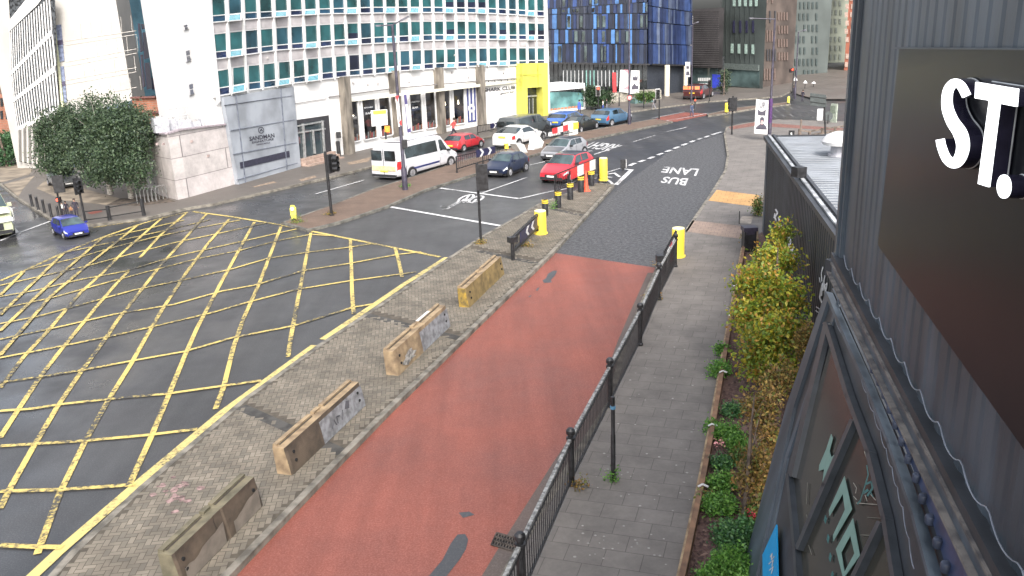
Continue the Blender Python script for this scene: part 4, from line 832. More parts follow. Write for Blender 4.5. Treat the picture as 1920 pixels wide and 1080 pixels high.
mb = MB(); mb.bar(U0+UP.n*.10-ZV*.06, UE+UP.n*.10-ZV*.06, .045, .03); mb.build('rusty_flange', STL, upc)
mb = MB(); mb.bar(U0+UP.n*.09-ZV*.15, UE+UP.n*.09-ZV*.15, .03, .12); mb.build('lower_rail', CG, upc)
mb = MB(); mb.bar(U0+UP.n*.13-ZV*.21, UE+UP.n*.13-ZV*.21, .06, .03); mb.build('lower_flange', STL, upc)
mb = MB(); mb.box(U0+UP.n*.03-ZV*.16+uu*.08, (.22,.22,.24), .3); mb.build('corner_casting', CG2, upc)
# festoon cable looping along the wall foot
mb = MB(); pts = []
t = 0
while t < 11:
    s = (t % .62)/.62; pts.append(U0+uu*(.9+t)+UP.n*.07+ZV*(.16+.10*(2*s-1)**2)); t += .077
for a, b in zip(pts, pts[1:]): mb.cyl(a, b, .006, n=5, cap=False)
tag(mb.build('hanging_cable', mat('cable_grey', (.2,.22,.26), rough=.4)), 'thin grey cable looping along the foot of the upper container', 'cable')
mb = MB(); pts = []; t = 0
LWt = .0
# sign panel and letters
sg = thing('illuminated_sign', 'large dark glossy sign panel with lit white letters ST. on the upper container', 'sign', UP.at(1697,300))
mb = MB(); mb.slab(UP, [(1697,90),(2060,93),(2060,1010),(1655,460)], .045, .05); mb.build('panel', mat('sign_gloss_black', (.011,.012,.014), rough=.28, col2=(.006,.007,.010), nscale=.8, spec=.09), sg)
mb = MB(); mb.slab(UP, [(1694,88),(2060,91),(2060,94),(1696,91)], .045, .09); mb.build('panel_trim', CG, sg)
LIT = mat('letter_face_lit', (.9,.92,.95), emit=(.95,.97,1), estr=1.25, rough=.3, noise=.02); LSIDE = mat('letter_side', (.02,.018,.035), rough=.25)
LB = mat('letter_back_plate', (.45,.46,.45), rough=.3)
def zx(l): return [(1440+x/2.25, y/2.25) for x, y in l]
def thick(path, wds):
    L_, R_ = [], []; n = len(path)
    for i, p in enumerate(path):
        a = path[max(0,i-1)]; b = path[min(n-1,i+1)]; d = Vector((b[0]-a[0], b[1]-a[1])).normalized(); h = wds[i]/2
        L_.append((p[0]-d.y*h, p[1]+d.x*h)); R_.append((p[0]+d.y*h, p[1]-d.x*h))
    return L_, R_
def spl(path, k=6):
    out = []
    for i in range(len(path)-1):
        p0, p1, p2, p3 = path[max(0,i-1)], path[i], path[i+1], path[min(len(path)-1,i+2)]
        for j in range(k):
            t = j/k; out.append(tuple(.5*((2*p1[c])+(-p0[c]+p2[c])*t+(2*p0[c]-5*p1[c]+4*p2[c]-p3[c])*t*t+(-p0[c]+3*p1[c]-3*p2[c]+p3[c])*t**3) for c in (0,1)))
    return out+[path[-1]]
SP = spl(zx([(835,405),(812,362),(783,350),(757,385),(754,450),(775,510),(808,562),(820,615),(808,665),(783,690),(752,670),(732,625),(724,588)]))
sw = [interp(i/len(SP), [0,.15,.3,.5,.7,.85,1], [15,15,18,24,19,15,14]) for i in range(len(SP))]
Lp, Rp = thick(SP, sw)
TS = zx([(876,346),(1052,375),(1046,450),(975,436),(930,789),(886,775),(933,424),(873,414)])
DT = [(1440+(993+27*math.cos(t*math.pi/12))/2.25, (787+50*math.sin(t*math.pi/12))/2.25) for t in range(24)]
JS = zx([(1098,372),(1250,395),(1240,470),(1190,465),(1150,900),(1090,885),(1130,455),(1092,445)])
for nm, pg in (('S', None), ('T', TS), ('dot', DT), ('next', JS)):
    lt = thing('letter', 'x', 'x', parent_loc(sg)); lt.parent = sg; lt.location = (0,0,0)
    for k in ('label','category'): del lt[k]
    def bld_(off, th, m, nme, grow=0):
        mb = MB()
        if pg is None:
            n = len(Lp); a = [UP.at(x,y,.21) for x, y in Lp]; b = [UP.at(x,y,.21) for x, y in Rp]; d = UP.n
            a = [p+d*(off-.21) for p in a]; b = [p+d*(off-.21) for p in b]
            for i in range(n-1): mb.add([a[i],a[i+1],b[i+1],b[i]]+[p+d*th for p in (a[i],a[i+1],b[i+1],b[i])], [(0,1,2,3),(4,5,6,7),(0,1,5,4),(2,3,7,6)]+([(0,3,7,4)] if i == 0 else [])+([(1,2,6,5)] if i == n-2 else []))
        else: mb.prism([UP.at(x,y,.21)+UP.n*(off-.21) for x, y in pg], UP.n*th)
        return mb.build(nme, m, lt)
    bld_(.20, .012, LIT, 'face'); bld_(.10, .10, LSIDE, 'return')
    mb = MB()
    pp = [UP.at(x,y,.21)-UP.n*.10 for x, y in ((Lp+Rp[::-1]) if pg is None else pg)]
    for a, b in zip(pp, pp[1:]+pp[:1]): mb.cyl(a, b, .006, n=5, cap=False)
    mb.build('back_edge', LB, lt)
# lower container: window wall under the upper one
W0, W1, W2 = G(1395,1080,0), G(1560,540,4.5), G(1800,1080,4.55)
nn = (W1-W0).cross(W2-W0); LW = Plane(W0, nn)
lo = thing('lower_container', 'dark container shopfront with large framed windows beneath the overhanging container', 'container shopfront', W0)
mb = MB(); ext0 = W0+(W0-W1)*.12; ext2 = W2+(W2-W1)*.8; e3 = ext2+(W0-W1)*1.1
mb.prism([ext0,W1,ext2,e3], -LW.n*.3); mb.build('wall', CG2, lo)
mb = MB(); mb.slab(LW, [(1553,552),(1563,549),(1494,765),(1415,1120),(1385,1120),(1480,762)], .0, .05); mb.slab(LW, [(1574,563),(1578,566),(1480,860),(1430,1100),(1425,1100),(1476,855)], .0, .03); mb.build('corner_post', CG, lo)
mb = MB()
def fb(pts, w_, off, th, m=0):
    for a, b in zip(pts, pts[1:]):
        d = Vector((b[0]-a[0], b[1]-a[1])); n = Vector((-d.y, d.x)).normalized()*w_/2; e = Vector(d).normalized()*w_*.4
        mb.slab(LW, [(a[0]+n.x-e.x,a[1]+n.y-e.y),(b[0]+n.x+e.x,b[1]+n.y+e.y),(b[0]-n.x+e.x,b[1]-n.y+e.y),(a[0]-n.x-e.x,a[1]-n.y-e.y)], off, th, m)
fb([(1557,610),(1490,892)], 9, .01, .07); fb([(1486,893),(1500,1030),(1506,1110)], 5, .01, .08); fb([(1557,610),(1600,745),(1640,850),(1672,975),(1695,1110)], 8, .01, .08)
fb([(1607,792),(1555,912),(1504,1030)], 7, .012, .07); fb([(1660,985),(1600,1110)], 8, .012, .07)
wf = mb.build('window_frame', mat('frame_grey', (.045,.052,.06), rough=.4, noise=.1), lo)
mb = MB(); mb.slab(LW, [(1560,640),(1600,750),(1640,855),(1672,975),(1692,1110),(1506,1110),(1500,1030),(1489,893)], .0, .012); mb.build('pane', mat('window_glass_brown', (.045,.042,.032), rough=.14, col2=(.026,.027,.026), nscale=.7, spec=.4), wf)
LG = mat('window_lettering_green', (.17,.29,.25), rough=.5, noise=.04); LG2 = mat('window_lettering_teal', (.035,.15,.15), rough=.5)
mb = MB()
for pg in ([(1559,814),(1562,822),(1556,845),(1559,857),(1567,852),(1570,857),(1564,875),(1553,884),(1545,912),(1543,903),(1546,880),(1536,883),(1537,872),(1550,842)],
           [(1584,893),(1598,955),(1563,1015),(1563,1003),(1585,956),(1581,926),(1556,968),(1555,957)],
           ): mb.slab(LW, pg, .03, .006); mb.build('window_letter', LG, wf); mb = MB()
def loop(o, i_):
    for k in range(4): mb.slab(LW, [o[k],o[(k+1)%4],i_[(k+1)%4],i_[k]], .03, .006)
loop([(1600,972),(1613,1042),(1582,1085),(1568,1030)], [(1595,1004),(1603,1038),(1584,1073),(1578,1036)])
mb.build('window_letter', LG, wf)
mb = MB()
for x, y, s in ((1541,934,5),(1548,974,8),(1553,1010,9),(1557,1045,9),(1561,1078,7),(1540,925,4)):
    for a, b in (((0,-s),(2.5,-s*.2)),((2.5,-s*.2),(0,s)),((0,s),(-2.5,s*.2)),((-2.5,s*.2),(0,-s))):
        mb.slab(LW, [(x+a[0],y+a[1]),(x+b[0],y+b[1]),(x+b[0]*.35,y+b[1]*.35),(x+a[0]*.35,y+a[1]*.35)], .03, .005)
for l, w_ in (([(1625,872),(1628,890),(1622,910),(1612,942)],2.2), ([(1622,908),(1634,903),(1636,915),(1626,930)],4), ([(1618,925),(1628,918)],5), ([(1614,938),(1607,945)],3), ([(1632,922),(1637,932)],2)): stroke(LW, l, w_, .04, mb)
mb.build('window_emblem', LG2, wf)
mb = MB()
for l in ([(1600,905),(1606,915),(1604,925)],[(1622,928),(1626,940)],[(1632,927),(1642,938)],[(1600,930),(1606,937)],[(1640,912),(1645,925)],[(1605,943),(1645,946)]): stroke(LW, l, 1.3, .04, mb)
mb.build('emblem_wings', mat('emblem_pale', (.34,.33,.28), rough=.5), wf)
TB = mat('tube_lamp_cream', (.75,.72,.58), rough=.4); mb = MB(); mb.cyl(LW.at(1624,847,.06), LW.at(1639,896,.06), .018, n=8); mb.build('tube_fitting', TB, wf)
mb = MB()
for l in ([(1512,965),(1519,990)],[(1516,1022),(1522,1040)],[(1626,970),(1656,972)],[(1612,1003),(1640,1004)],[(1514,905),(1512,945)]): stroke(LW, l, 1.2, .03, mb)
mb.build('painted_sill_reflection', mat('reflection_grey', (.16,.16,.13), rough=.5), wf)  # grey strokes on the glass, a sill's reflection put in as colour
# coping ledge with row of round caps
mb = MB(); fb([(1560,552),(1594,628),(1636,720),(1684,835),(1732,968),(1772,1110)], 5, .02, .10); ld = mb.build('ledge', CG, lo)
mb = MB(); L_=[(1572,560),(1606,630),(1650,728),(1700,842),(1748,968),(1790,1110)]; R_=[(1586,556),(1640,645),(1690,745),(1745,880),(1800,1010),(1838,1110)]
for i in range(5): mb.slab(LW, [L_[i],L_[i+1],R_[i+1],R_[i]], .004, .012)
mb.build('gutter_trough', mat('gutter_blue', (.03,.045,.10), rough=.35), lo)
CP = mat('cap_grey_blue', (.045,.055,.085), rough=.35)
for x, y in ((1596,585),(1603,602),(1610,619),(1618,636),(1625,653),(1632,671),(1638,691),(1650,714),(1660,738),(1670,765),(1681,794),(1693,825),(1705,858),(1720,893),(1732,932),(1745,971),(1760,1015),(1775,1060)):
    p = LW.at(x, y, .03); r = .038+.008*(y-585)/400; mb = MB(); mb.lathe(p, [(r*.9,-.05),(r,0),(r*.85,.02),(r*.3,.03)], 10); mb.build('cap', CP, lo, smooth=True)
mb = MB(); pts = []; P_ = [(1564,600),(1600,672),(1625,745),(1650,815),(1672,885),(1692,960),(1715,1080)]
for a, b in zip(P_, P_[1:]):
    for j in range(14):
        t = j/14; s = (j % 7)/7; pts.append(LW.at(a[0]+(b[0]-a[0])*t, a[1]+(b[1]-a[1])*t, .06)+ZV*(.05*(2*s-1)**2))
for a, b in zip(pts, pts[1:]): mb.cyl(a, b, .005, n=5, cap=False)
tag(mb.build('hanging_cable', MATS['cable_grey']), 'thin grey cable strung beside the shopfront window', 'cable')
ps = thing('blue_poster', 'bright blue poster fixed to the lower container wall at the bottom edge', 'poster', LW.at(1445,1060)); mb = MB(); mb.slab(LW, [(1458,984),(1461,1110),(1433,1110),(1432,1041)], .06, .02); mb.build('board', mat('poster_cyan', (.012,.30,.62), rough=.35, noise=.03), ps)
mb = MB()
for l in ([(1444,1045),(1448,1037),(1446,1050),(1452,1043)],[(1441,1058),(1450,1050),(1447,1062)],[(1442,1070),(1450,1062),(1446,1076)]): stroke(LW, l, 1.6, .085, mb)
mb.build('poster_script', FRM, ps)
# ================================================================ PLANTING BED
PB = [(1278,1080),(1310,930),(1333,810),(1360,650),(1376,560),(1395,457)]
bed = [G(x+6, y, .12) for x, y in [(1250,1230)]+PB]; 
mb = MB(); right = [K0+ku*(-.0), K0+ku*8, K1+ku*3, W0+Vector((.3,-1,0))]
pl = [Vector((p.x,p.y,.20)) for p in bed]+[Vector((p.x+.0,p.y,.20)) for p in right]
mb.poly(pl); MUL = speck('bark_mulch', (.05,.03,.028), (.085,.05,.045), (.16,.10,.085), fine=160, rough=1, bump=1, thr=(.5,.6)); struct(mb.build('planting_bed', MUL))
random.seed(9); mb = MB()
for _ in range(2600):
    t = rnd(); i = min(int(t*6), 5); y = 1150-rnd()*640; x = interp(y, [457,560,650,810,930,1080,1150], [1395,1376,1360,1333,1310,1278,1263])+10+rnd()*130
    p = G(x, y, .21); s = .02+rnd()*.03; a = rnd()*6.28; R = Matrix.Rotation(a, 3, 'Z') @ Matrix.Rotation(rnd()-.5, 3, 'X')
    mb.add([p+R@Vector(q)+ZV*.012 for q in ((-s,-s*.4,0),(s,-s*.5,0),(s*.8,s*.4,0),(-s*.9,s*.5,0))], [(0,1,2,3)])
o = mb.build('bark_chips', island('bark_chip', [(.10,.055,.05),(.05,.03,.028),(.17,.11,.09),(.07,.04,.04)], rough=.95)); tag(o, 'dark brown bark chips covering the planting bed', 'bark chips'); o['kind'] = 'stuff'
TIM = mat('timber_edging', (.23,.13,.075), rough=.85, col2=(.12,.07,.045), nscale=4, bump=.3); TIM2 = mat('weathered_batten', (.36,.27,.16), rough=.85, col2=(.16,.11,.07), nscale=5, bump=.3)
te = thing('timber_edging', 'brown timber edging board with a pale batten along the planting bed', 'edging', G(1278,1080,.12))
gg = [G(x, y, .12) for x, y in [(1262,1150)]+PB]
mb = MB(); 
for a, b in zip(gg, gg[1:]): mb.prism([a,b,b+Vector((.10,0,0)),a+Vector((.10,0,0))], ZV*.28)
mb.build('board', TIM, te)
mb = MB()
for a, b in zip(gg, gg[1:]): mb.prism([a-Vector((.055,0,0)),b-Vector((.055,0,0)),b-Vector((.004,0,0)),a-Vector((.004,0,0))], ZV*.17)
mb.build('batten', TIM2, te)
for x, y in ((1316,932),(1334,815),(1354,712),(1371,602),(1379,545)):
    p = G(x, y+8, .12)+ZV*.29; mb = MB(); mb.bar(p+Vector((-.07,.02,0)), p+Vector((.02,.05,.03)), .035, .02); mb.bar(p+Vector((.02,.05,.03)), p+Vector((.11,.0,0)), .035, .02); mb.build('bracket', WHITE, te)
# ================================================================ STREET FURNITURE
def top_of(b, ytop): return b+ZV*zat(b, ytop)
# right-hand pedestrian railing: posts and panels
rp = [(980,1125,1040),(1072,909,827),(1144,762,678),(1200,647,577),(1235,562,496),(1266,500,446)]
rb_ = [G(x, y, .12) for x, y, _ in rp]; hh = 1.02
gr = thing('pedestrian_railing', 'long black railing between the red bus lane and the slab pavement', 'railing', rb_[1])
ext = rb_[0]+(rb_[0]-rb_[1]); rb2 = [ext]+rb_
for i, p in enumerate(rb2):
    mb = MB(); mb.lathe(p, [(.085,0),(.085,.05),(.06,.07),(.06,hh-.08),(.085,hh-.07),(.085,hh-.02),(.055,hh-.01),(.055,hh+.03),(.085,hh+.05),(.085,hh+.12),(.05,hh+.16)], 14); mb.build('post', BLK, gr, smooth=True)
for a, b in zip(rb2, rb2[1:]):
    d = (b-a).normalized(); a2, b2 = a+d*.09, b-d*.09; mb = MB(); mb.bar(a2+ZV*.14, b2+ZV*.14, .04, .035); mb.bar(a2+ZV*.86, b2+ZV*.86, .04, .03)
    n = int((b2-a2).length/.125)
    for i in range(1, n): q = a2.lerp(b2, i/n); mb.cyl(q+ZV*.14, q+ZV*.86, .0085, n=6, cap=False)
    mb.build('bar_panel', BLK, gr); mb = MB(); mb.bar(a2+ZV*.97, b2+ZV*.97, .065, .05); mb.build('top_rail', BLKW, gr)
def yellow_post(px, base, top, w_, label, band=False):
    b = G(px, base, .12); r = w_/2/F*(b-O).length; h = zat(b, top); t = thing('yellow_barrier_post', label, 'barrier post', b, group='thick yellow barrier posts')
    mb = MB(); mb.lathe(b, [(r*1.2,0),(r*1.2,.05),(r,.07),(r,h-.02),(r*.96,h)], 24); mb.build('cylinder', YELB, t, smooth=True)
    mb = MB(); mb.lathe(b+ZV*(h+.002), [(r*.97,0),(r*.97,.03),(r*.8,.045)], 24); mb.build('cap', mat('post_cap_cream', (.78,.74,.42), rough=.5), t, smooth=True)
    if band:
        mb = MB(); mb.box(b+Vector((-r*.9,-.15,h*.73)), (.24,.2,.12), .6); mb.box(b+Vector((-r*.8,-.15,h*.25)), (.28,.24,.12), .6); mb.build('clamp', BLK, t)
    return b, h, r
yp2 = yellow_post(1014, 438, 396, 22, 'thick yellow post clamped to the end of the barrier with white chevrons', True)
yp3 = yellow_post(1271, 481, 429, 23, 'thick yellow post on the slab pavement at the end of the red and white board')
yp1 = yellow_post(1131.5, 338, 297, 15, 'thick yellow post at the tip of the paved island beside the red car')
# chevron barrier on the island
def chev(P, pts, m, par, flip=1):
    pass
def railpanel(name, label, pa, pb, ya, yb, legs, group, frac0=.25, spikes=True, nbar=None, board=None, cat='guard rail', th=.05, pz=.12):
    """guard rail between two ground points; ya, yb image rows of the top rail"""
    a, b = G(*pa, pz), G(*pb, pz); ha, hb = zat(a, ya), zat(b, yb); t = thing(name, label, cat, a, group=group); W = VP(a, b)
    d = (b-a); L_ = d.length; mb = MB(); mb.bar(a+ZV*ha, b+ZV*hb, th, th); mb.bar(a+ZV*ha*frac0, b+ZV*hb*frac0, th, th); mb.build('rail', BLK, t)
    mb = MB(); n = nbar or max(4, int(L_/.16))
    for i in range(n+1):
        q = a.lerp(b, i/n); h = ha+(hb-ha)*i/n; mb.cyl(q+ZV*h*frac0, q+ZV*(h+(.10 if spikes else 0)), .016, .012, 6)
    mb.build('bars', BLK, t)
    for s in legs: q = a.lerp(b, s); mb = MB(); mb.cyl(q, q+ZV*(ha+(hb-ha)*s), .04, n=10); mb.lathe(q, [(.09,0),(.09,.02)], 10); mb.build('leg', BLK, t)
    return t, W, a, b, ha, hb
def board(t, a, b, ha, hb, s0, s1, f0, f1, m, off=.05, name='board'):
    n = VP(a, b).n; p = [a.lerp(b, s)+ZV*((ha+(hb-ha)*s)*f)+n*off for s, f in ((s0,f0),(s1,f0),(s1,f1),(s0,f1))]; mb = MB(); mb.prism(p, n*.02); return mb.build(name, m, t)
def chevron(t, a, b, ha, hb, s, ds, f0, f1, flip, par, off=.075):
    n = VP(a, b).n; e = ds*.55*flip; P = lambda s_, f: a.lerp(b, s_)+ZV*((ha+(hb-ha)*s_)*f)+n*off; fm = (f0+f1)/2; mb = MB()
    mb.prism([P(s,f0),P(s+ds*.45*1,f0),P(s+ds*.45+e,fm),P(s+e,fm)], n*.008); mb.prism([P(s+e,fm),P(s+ds*.45+e,fm),P(s+ds*.45,f1),P(s,f1)], n*.008); mb.build('chevron', FRM, par)
# near one, pointing left
t, W, a, b, ha, hb = railpanel('chevron_barrier', 'black spiked guard rail with two white left-pointing chevrons on the paved island', (962,488), (1012,437), 447, 400, [], None, frac0=.42, nbar=22, th=.1)
mb = MB(); mb.cyl(a, a+ZV*ha, .07, n=10); mb.box(a+ZV*ha*.95, (.3,.25,.2), .5); mb.build('leg', BLK, t)
bo = board(t, a, b, ha, hb, .22, .85, .5, .98, BLUEM)
for s in (.42, .62): chevron(t, a, b, ha, hb, s+.05, .13, .55, .98, -1, bo)
# median chevron rails
t, W, a, b, ha, hb = railpanel('guard_rail', 'guard rail with white right-pointing chevrons in front of the navy car', (857,324), (950,294), 294, 272, [0, .5, 1], 'guard rails on the median strip', spikes=False, nbar=26)
bo = board(t, a, b, ha, hb, .36, .74, .62, 1.15, BLUEM)
for s in (.42, .58): chevron(t, a, b, ha, hb, s, .09, .62, 1.18, 1, bo)
mb = MB(); q = b+ZV*hb*.9; mb.box(q, (.28,.2,.32)); mb.build('yellow_reflector', YELB, t)
t, W, a, b, ha, hb = railpanel('guard_rail', 'black guard rail with white chevrons at the far kerb behind the white car', (896,253), (941,243), 236, 229, [0, 1], 'guard rails on the median strip', spikes=False, nbar=16)
bo = board(t, a, b, ha, hb, .5, .98, .45, 1.05, BLUEM)
for s in (.62, .8): chevron(t, a, b, ha, hb, s, .12, .45, 1.08, 1, bo)
t, W, a, b, ha, hb = railpanel('guard_rail', 'black guard rail with a red and white board at the end of the median strip', (1018,264), (1083,251), 246, 230, [0, 1], 'guard rails on the median strip', spikes=False, nbar=20)
for k in range(4): board(t, a, b, ha, hb, .25+.15*k, .40+.15*k, .5, 1.05, REDM if k % 2 == 0 else WHITE)
# near red and white board rail on the island
t, W, a, b, ha, hb = railpanel('guard_rail', 'black guard rail with a red and white board beside the red car', (1041,372), (1122,334), 328, 295, [0, 1], 'guard rails on the paved island', spikes=False, nbar=26, frac0=.3)
for k in range(4): board(t, a, b, ha, hb, .32+.145*k, .465+.145*k, .52, 1.0, REDM if k % 2 == 0 else WHITE)
# end board of right railing
a, b = G(1236,540,.12), G(1262,490,.12); t = thing('striped_end_board', 'red, orange and white striped board with a spiked edge ending the long railing', 'barrier board', a); ha, hb = zat(a, 478), zat(b, 431)
for k in range(4): board(t, a, b, ha, hb, .25+.18*k, .43+.18*k, .35, .92, [WHITE, REDM, WHITE, ORG][k], off=.12)
mb = MB()
for i in range(14): q = a.lerp(b, .1+i/15); h = ha+(hb-ha)*(.1+i/15); mb.cyl(q+ZV*h*.3+W.n*.1, q+ZV*(h+.06)+W.n*.1, .02, .015, 6)
mb.bar(a+ZV*ha*.9+W.n*.1, b+ZV*hb*.95+W.n*.1, .06, .06); mb.build('spiked_rail', BLK, t)
mb = MB(); mb.box(a+ZV*ha*.9, (.22,.22,.2)); mb.build('bracket', BLK, t)
# bollards with yellow bands
for k, (x, yb_, yt, lab) in enumerate(((1022.5,404,375,'first, nearest of the five black bollards, just behind the thick yellow post'),(1047,389,360,'second of the five black bollards from the near end of the row'),(1069.5,374,344,'middle one of the five black bollards with yellow bands'),(1089.5,360,331,'fourth black bollard, right beside the orange cone'),(1109,348,321,'farthest of the five black bollards, under the red and white board'))):
    b = G(x, yb_, .12); h = zat(b, yt); r = 5.6/F*(b-O).length; t = thing('banded_bollard', lab, 'bollard', b, group='black bollards with yellow bands on the island')
    mb = MB(); mb.lathe(b, [(r,0),(r,h-.03),(r*.9,h)], 16); mb.build('body', BLK, t, smooth=True)
    mb = MB(); mb.lathe(b, [(r*1.1,h*.80),(r*1.1,h*.87)], 16); mb.lathe(b, [(r*1.1,h*.92),(r*1.1,h*1.0)], 16); mb.build('bands', YELB, t)
b = G(1099,358,.12); t = thing('traffic_cone', 'orange cone leaning against the fourth black bollard on the island', 'cone', b, group=None); h = zat(b, 320)
mb = MB(); mb.lathe(b, [(.14,.04),(.11,.3),(.06,h*.8),(.03,h)], 14); mb.build('cone_body', ORG, t, smooth=True); mb = MB(); mb.box(b+ZV*.025, (.36,.36,.05), .3); mb.build('base', ORG, t)
b = G(1168.5,320,.012); h = zat(b, 299); t = thing('lane_marker_bollard', 'square black marker bollard with a white edge on the painted island tip', 'marker', b)
mb = MB(); mb.box(b+ZV*(h*.62), (.30,.12,h*.76)); mb.prism([b+Vector((-.13,0,h*.24)),b+Vector((.13,0,h*.24)),b+Vector((0,0,0))], (0,.1,0)); mb.build('panel', BLK, t); mb = MB(); mb.box(b+Vector((.165,0,h*.62)), (.03,.13,h*.76)); mb.build('edge', WHITE, t)
# slim black post on the pavement
b = G(1150,900,.12); h = zat(b, 744); t = thing('slim_post', 'slim black post with a blue ring standing on the slab pavement by the railing', 'post', b)
mb = MB(); mb.lathe(b, [(.045,0),(.045,.55*h),(.038,.56*h),(.038,h),(.02,h+.01)], 12); mb.build('shaft', BLK, t, smooth=True); mb = MB(); mb.lathe(b+ZV*h*.86, [(.05,0),(.05,.06)], 12); mb.build('ring', mat('ring_blue', (.08,.2,.32), rough=.5), t)
# litter bin
b = G(1403,474,.12); t = thing('litter_bin', 'black litter bin beside the planting bed near the pink paving band', 'bin', b); h = zat(b, 424)
mb = MB(); mb.box(b+ZV*(h*.42), (.42,.38,h*.84)); mb.build('body', BLK, t); mb = MB(); mb.box(b+ZV*(h*.92), (.50,.46,h*.14)); mb.box(b+ZV*(h*.80)+Vector((0,-.2,0)), (.3,.02,.14)); mb.build('hood', mat('bin_hood', (.04,.035,.055), rough=.4), t)
mb = MB(); mb.box(b+Vector((.27,.1,h*.7)), (.10,.3,h*.35)); mb.build('side_panel', mat('bin_side', (.42,.33,.24), rough=.7), t)
struct(gpoly('manhole_cover', [(1391,405),(1412,406),(1408,420),(1385,418)], .13, mat('manhole', (.28,.24,.20), rough=.7, noise=.2, nscale=4)))
b = G(1386,420,.12); mb = MB(); mb.cyl(b, b+ZV*zat(b,396), .02, n=8); tag(mb.build('thin_stake', BLK), 'thin dark stake beside the manhole cover', 'stake')
# drain grate
a_, b_ = G(1200/2.4545+820-540+0,0) if False else G(924,1014), G(966,1024)
mb = MB(); q = [G(931,1000,.012), G(973,1011,.012), G(963,1034,.012), G(921,1022,.012)]; t = thing('drain_grate', 'black iron drain grate in the red bus lane beside the railing', 'drain', q[0])
mb.poly(q); mb.build('pit', mat('pit_black', (.008,.008,.008), rough=.9), t); mb = MB()
for i in range(9): s = i/8; mb.bar(q[0].lerp(q[1], s)+ZV*.012, q[3].lerp(q[2], s)+ZV*.012, .018, .02)
for s in (0, .33, .66, 1): mb.bar(q[0].lerp(q[3], s)+ZV*.012, q[1].lerp(q[2], s)+ZV*.012, .03, .02)
mb.build('grating', mat('cast_iron', (.07,.055,.045), rough=.6, noise=.3), t)
# big concrete barriers
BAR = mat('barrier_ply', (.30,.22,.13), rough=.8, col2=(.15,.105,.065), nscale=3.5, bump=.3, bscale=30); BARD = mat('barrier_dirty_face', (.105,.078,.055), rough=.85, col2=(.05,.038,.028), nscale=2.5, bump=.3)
BARG = mat('barrier_grey_paint', (.235,.24,.255), rough=.75, col2=(.12,.12,.125), nscale=7); BARY = mat('barrier_yellow', (.36,.23,.03), rough=.7, col2=(.11,.08,.03), nscale=5); BARM = mat('barrier_mossy', (.15,.13,.085), rough=.9, col2=(.075,.068,.045), nscale=3, bump=.3); BARS = mat('barrier_spall', (.20,.17,.14), rough=.9, col2=(.14,.12,.10), nscale=4)
def barrier(label, nr, fr, ntop, m_top, m_side, m_end, wd=.40, grey=None, chalk=True):
    a, b = G(*nr, .12), G(*fr, .12); d = (b-a); L_ = d.length; d.normalize(); n = Vector((-d.y, d.x, 0)); n = n if n.x < 0 else -n   # n: away from the bus lane (left)
    h = zat(a, ntop); h = min(max(h*1.04, .6), .95); t = thing('barrier_block', label, 'barrier', a, group='long road barriers on the paved island')
    P = lambda s, k, z: a+d*(s*L_)+n*k+ZV*z
    mb = MB(); prof = [(0,0),(.05,h*.55),(.09,h*.85),(.10,h),(wd,h),(wd,h*.85),(wd-.01,h*.55),(wd-.03,0)]
    ss = [0,.02,.44,.455,.545,.56,.98,1]; sc_ = [.05,.0,0,.035,.035,0,0,.05]
    for i in range(len(ss)-1):
        for j in range(len(prof)-1):
            q = []
            for s, c in ((ss[i], sc_[i]), (ss[i+1], sc_[i+1])):
                for k, z in (prof[j], prof[j+1]): kk = k+(c*.5 if k < wd/2 else -c*.5); q.append(P(s, kk, z-c*.3*(z > 0)))
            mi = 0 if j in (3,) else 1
            mb.add([q[0],q[1],q[3],q[2]], [(0,1,2,3)], mi)
    for s in (0, 1): mb.add([P(s, k+(.025 if k < wd/2 else -.025), z-.015*(z > 0)) for k, z in prof], [tuple(range(8))], 2)
    bo_ = mb.build('body', [m_top, m_side, m_end], t)
    mb = MB()                       # raised spine strips on top with slots between
    for s0, s1 in ((.01,.43),(.46,.54),(.57,.99)): mb.prism([P(s0,wd-.11,h-.01),P(s1,wd-.11,h-.01),P(s1,wd-.015,h-.01),P(s0,wd-.015,h-.01)], ZV*.05)
    mb.build('top_batten', m_top, t)
    mb = MB()
    for s0, s1 in ((.03,.42),(.58,.97)): mb.prism([P(s0,wd-.145,h+.002),P(s1,wd-.145,h+.002),P(s1,wd-.112,h+.002),P(s0,wd-.112,h+.002)], ZV*.004)
    mb.build('slot_shade', mat('painted_slot_shade', (.05,.04,.03), rough=.9), t)  # thin dark strips on the top, painted as the shade inside slots
    if grey:
        mb = MB(); s0, s1 = grey; f = lambda s, v: P(s, .05*v/.55-.006 if v <= .55 else .05+.04*(v-.55)/.30-.006, h*v)
        vv = [.02,.3,.55,.85]; mb.add([f(s, v) for v in vv for s in (s0, s1)], [(2*i,2*i+1,2*i+3,2*i+2) for i in range(3)]); mb.build('grey_paint', BARG, t)
        if chalk:
            mb = MB(); 
            for (s, v), (s2, v2) in (((.52,.3),(.56,.55)),((.56,.55),(.58,.3)),((.60,.3),(.60,.55)),((.60,.55),(.64,.5)),((.66,.28),(.69,.6))): mb.bar(f(s,v)-n*.01, f(s2,v2)-n*.01, .015, .02)
            mb.add([f(.72,.55)-n*.006,f(.76,.78)-n*.006,f(.80,.70)-n*.006,f(.78,.45)-n*.006], [(0,1,2,3)]); mb.build('scrawl', mat('scrawl_dark', (.07,.07,.08), rough=.8), t)
    for s, v in ((.93,.68),(.93,.38),(.07,.68),(.07,.38)):
        q = P(s, .065 if v > .5 else .03, h*v)-n*.02; mb = MB(); mb.cyl(q, q+n*.03, .035, n=8); mb.build('bolt_hole', MATS['pit_black'], t)
    return t, P, h, wd
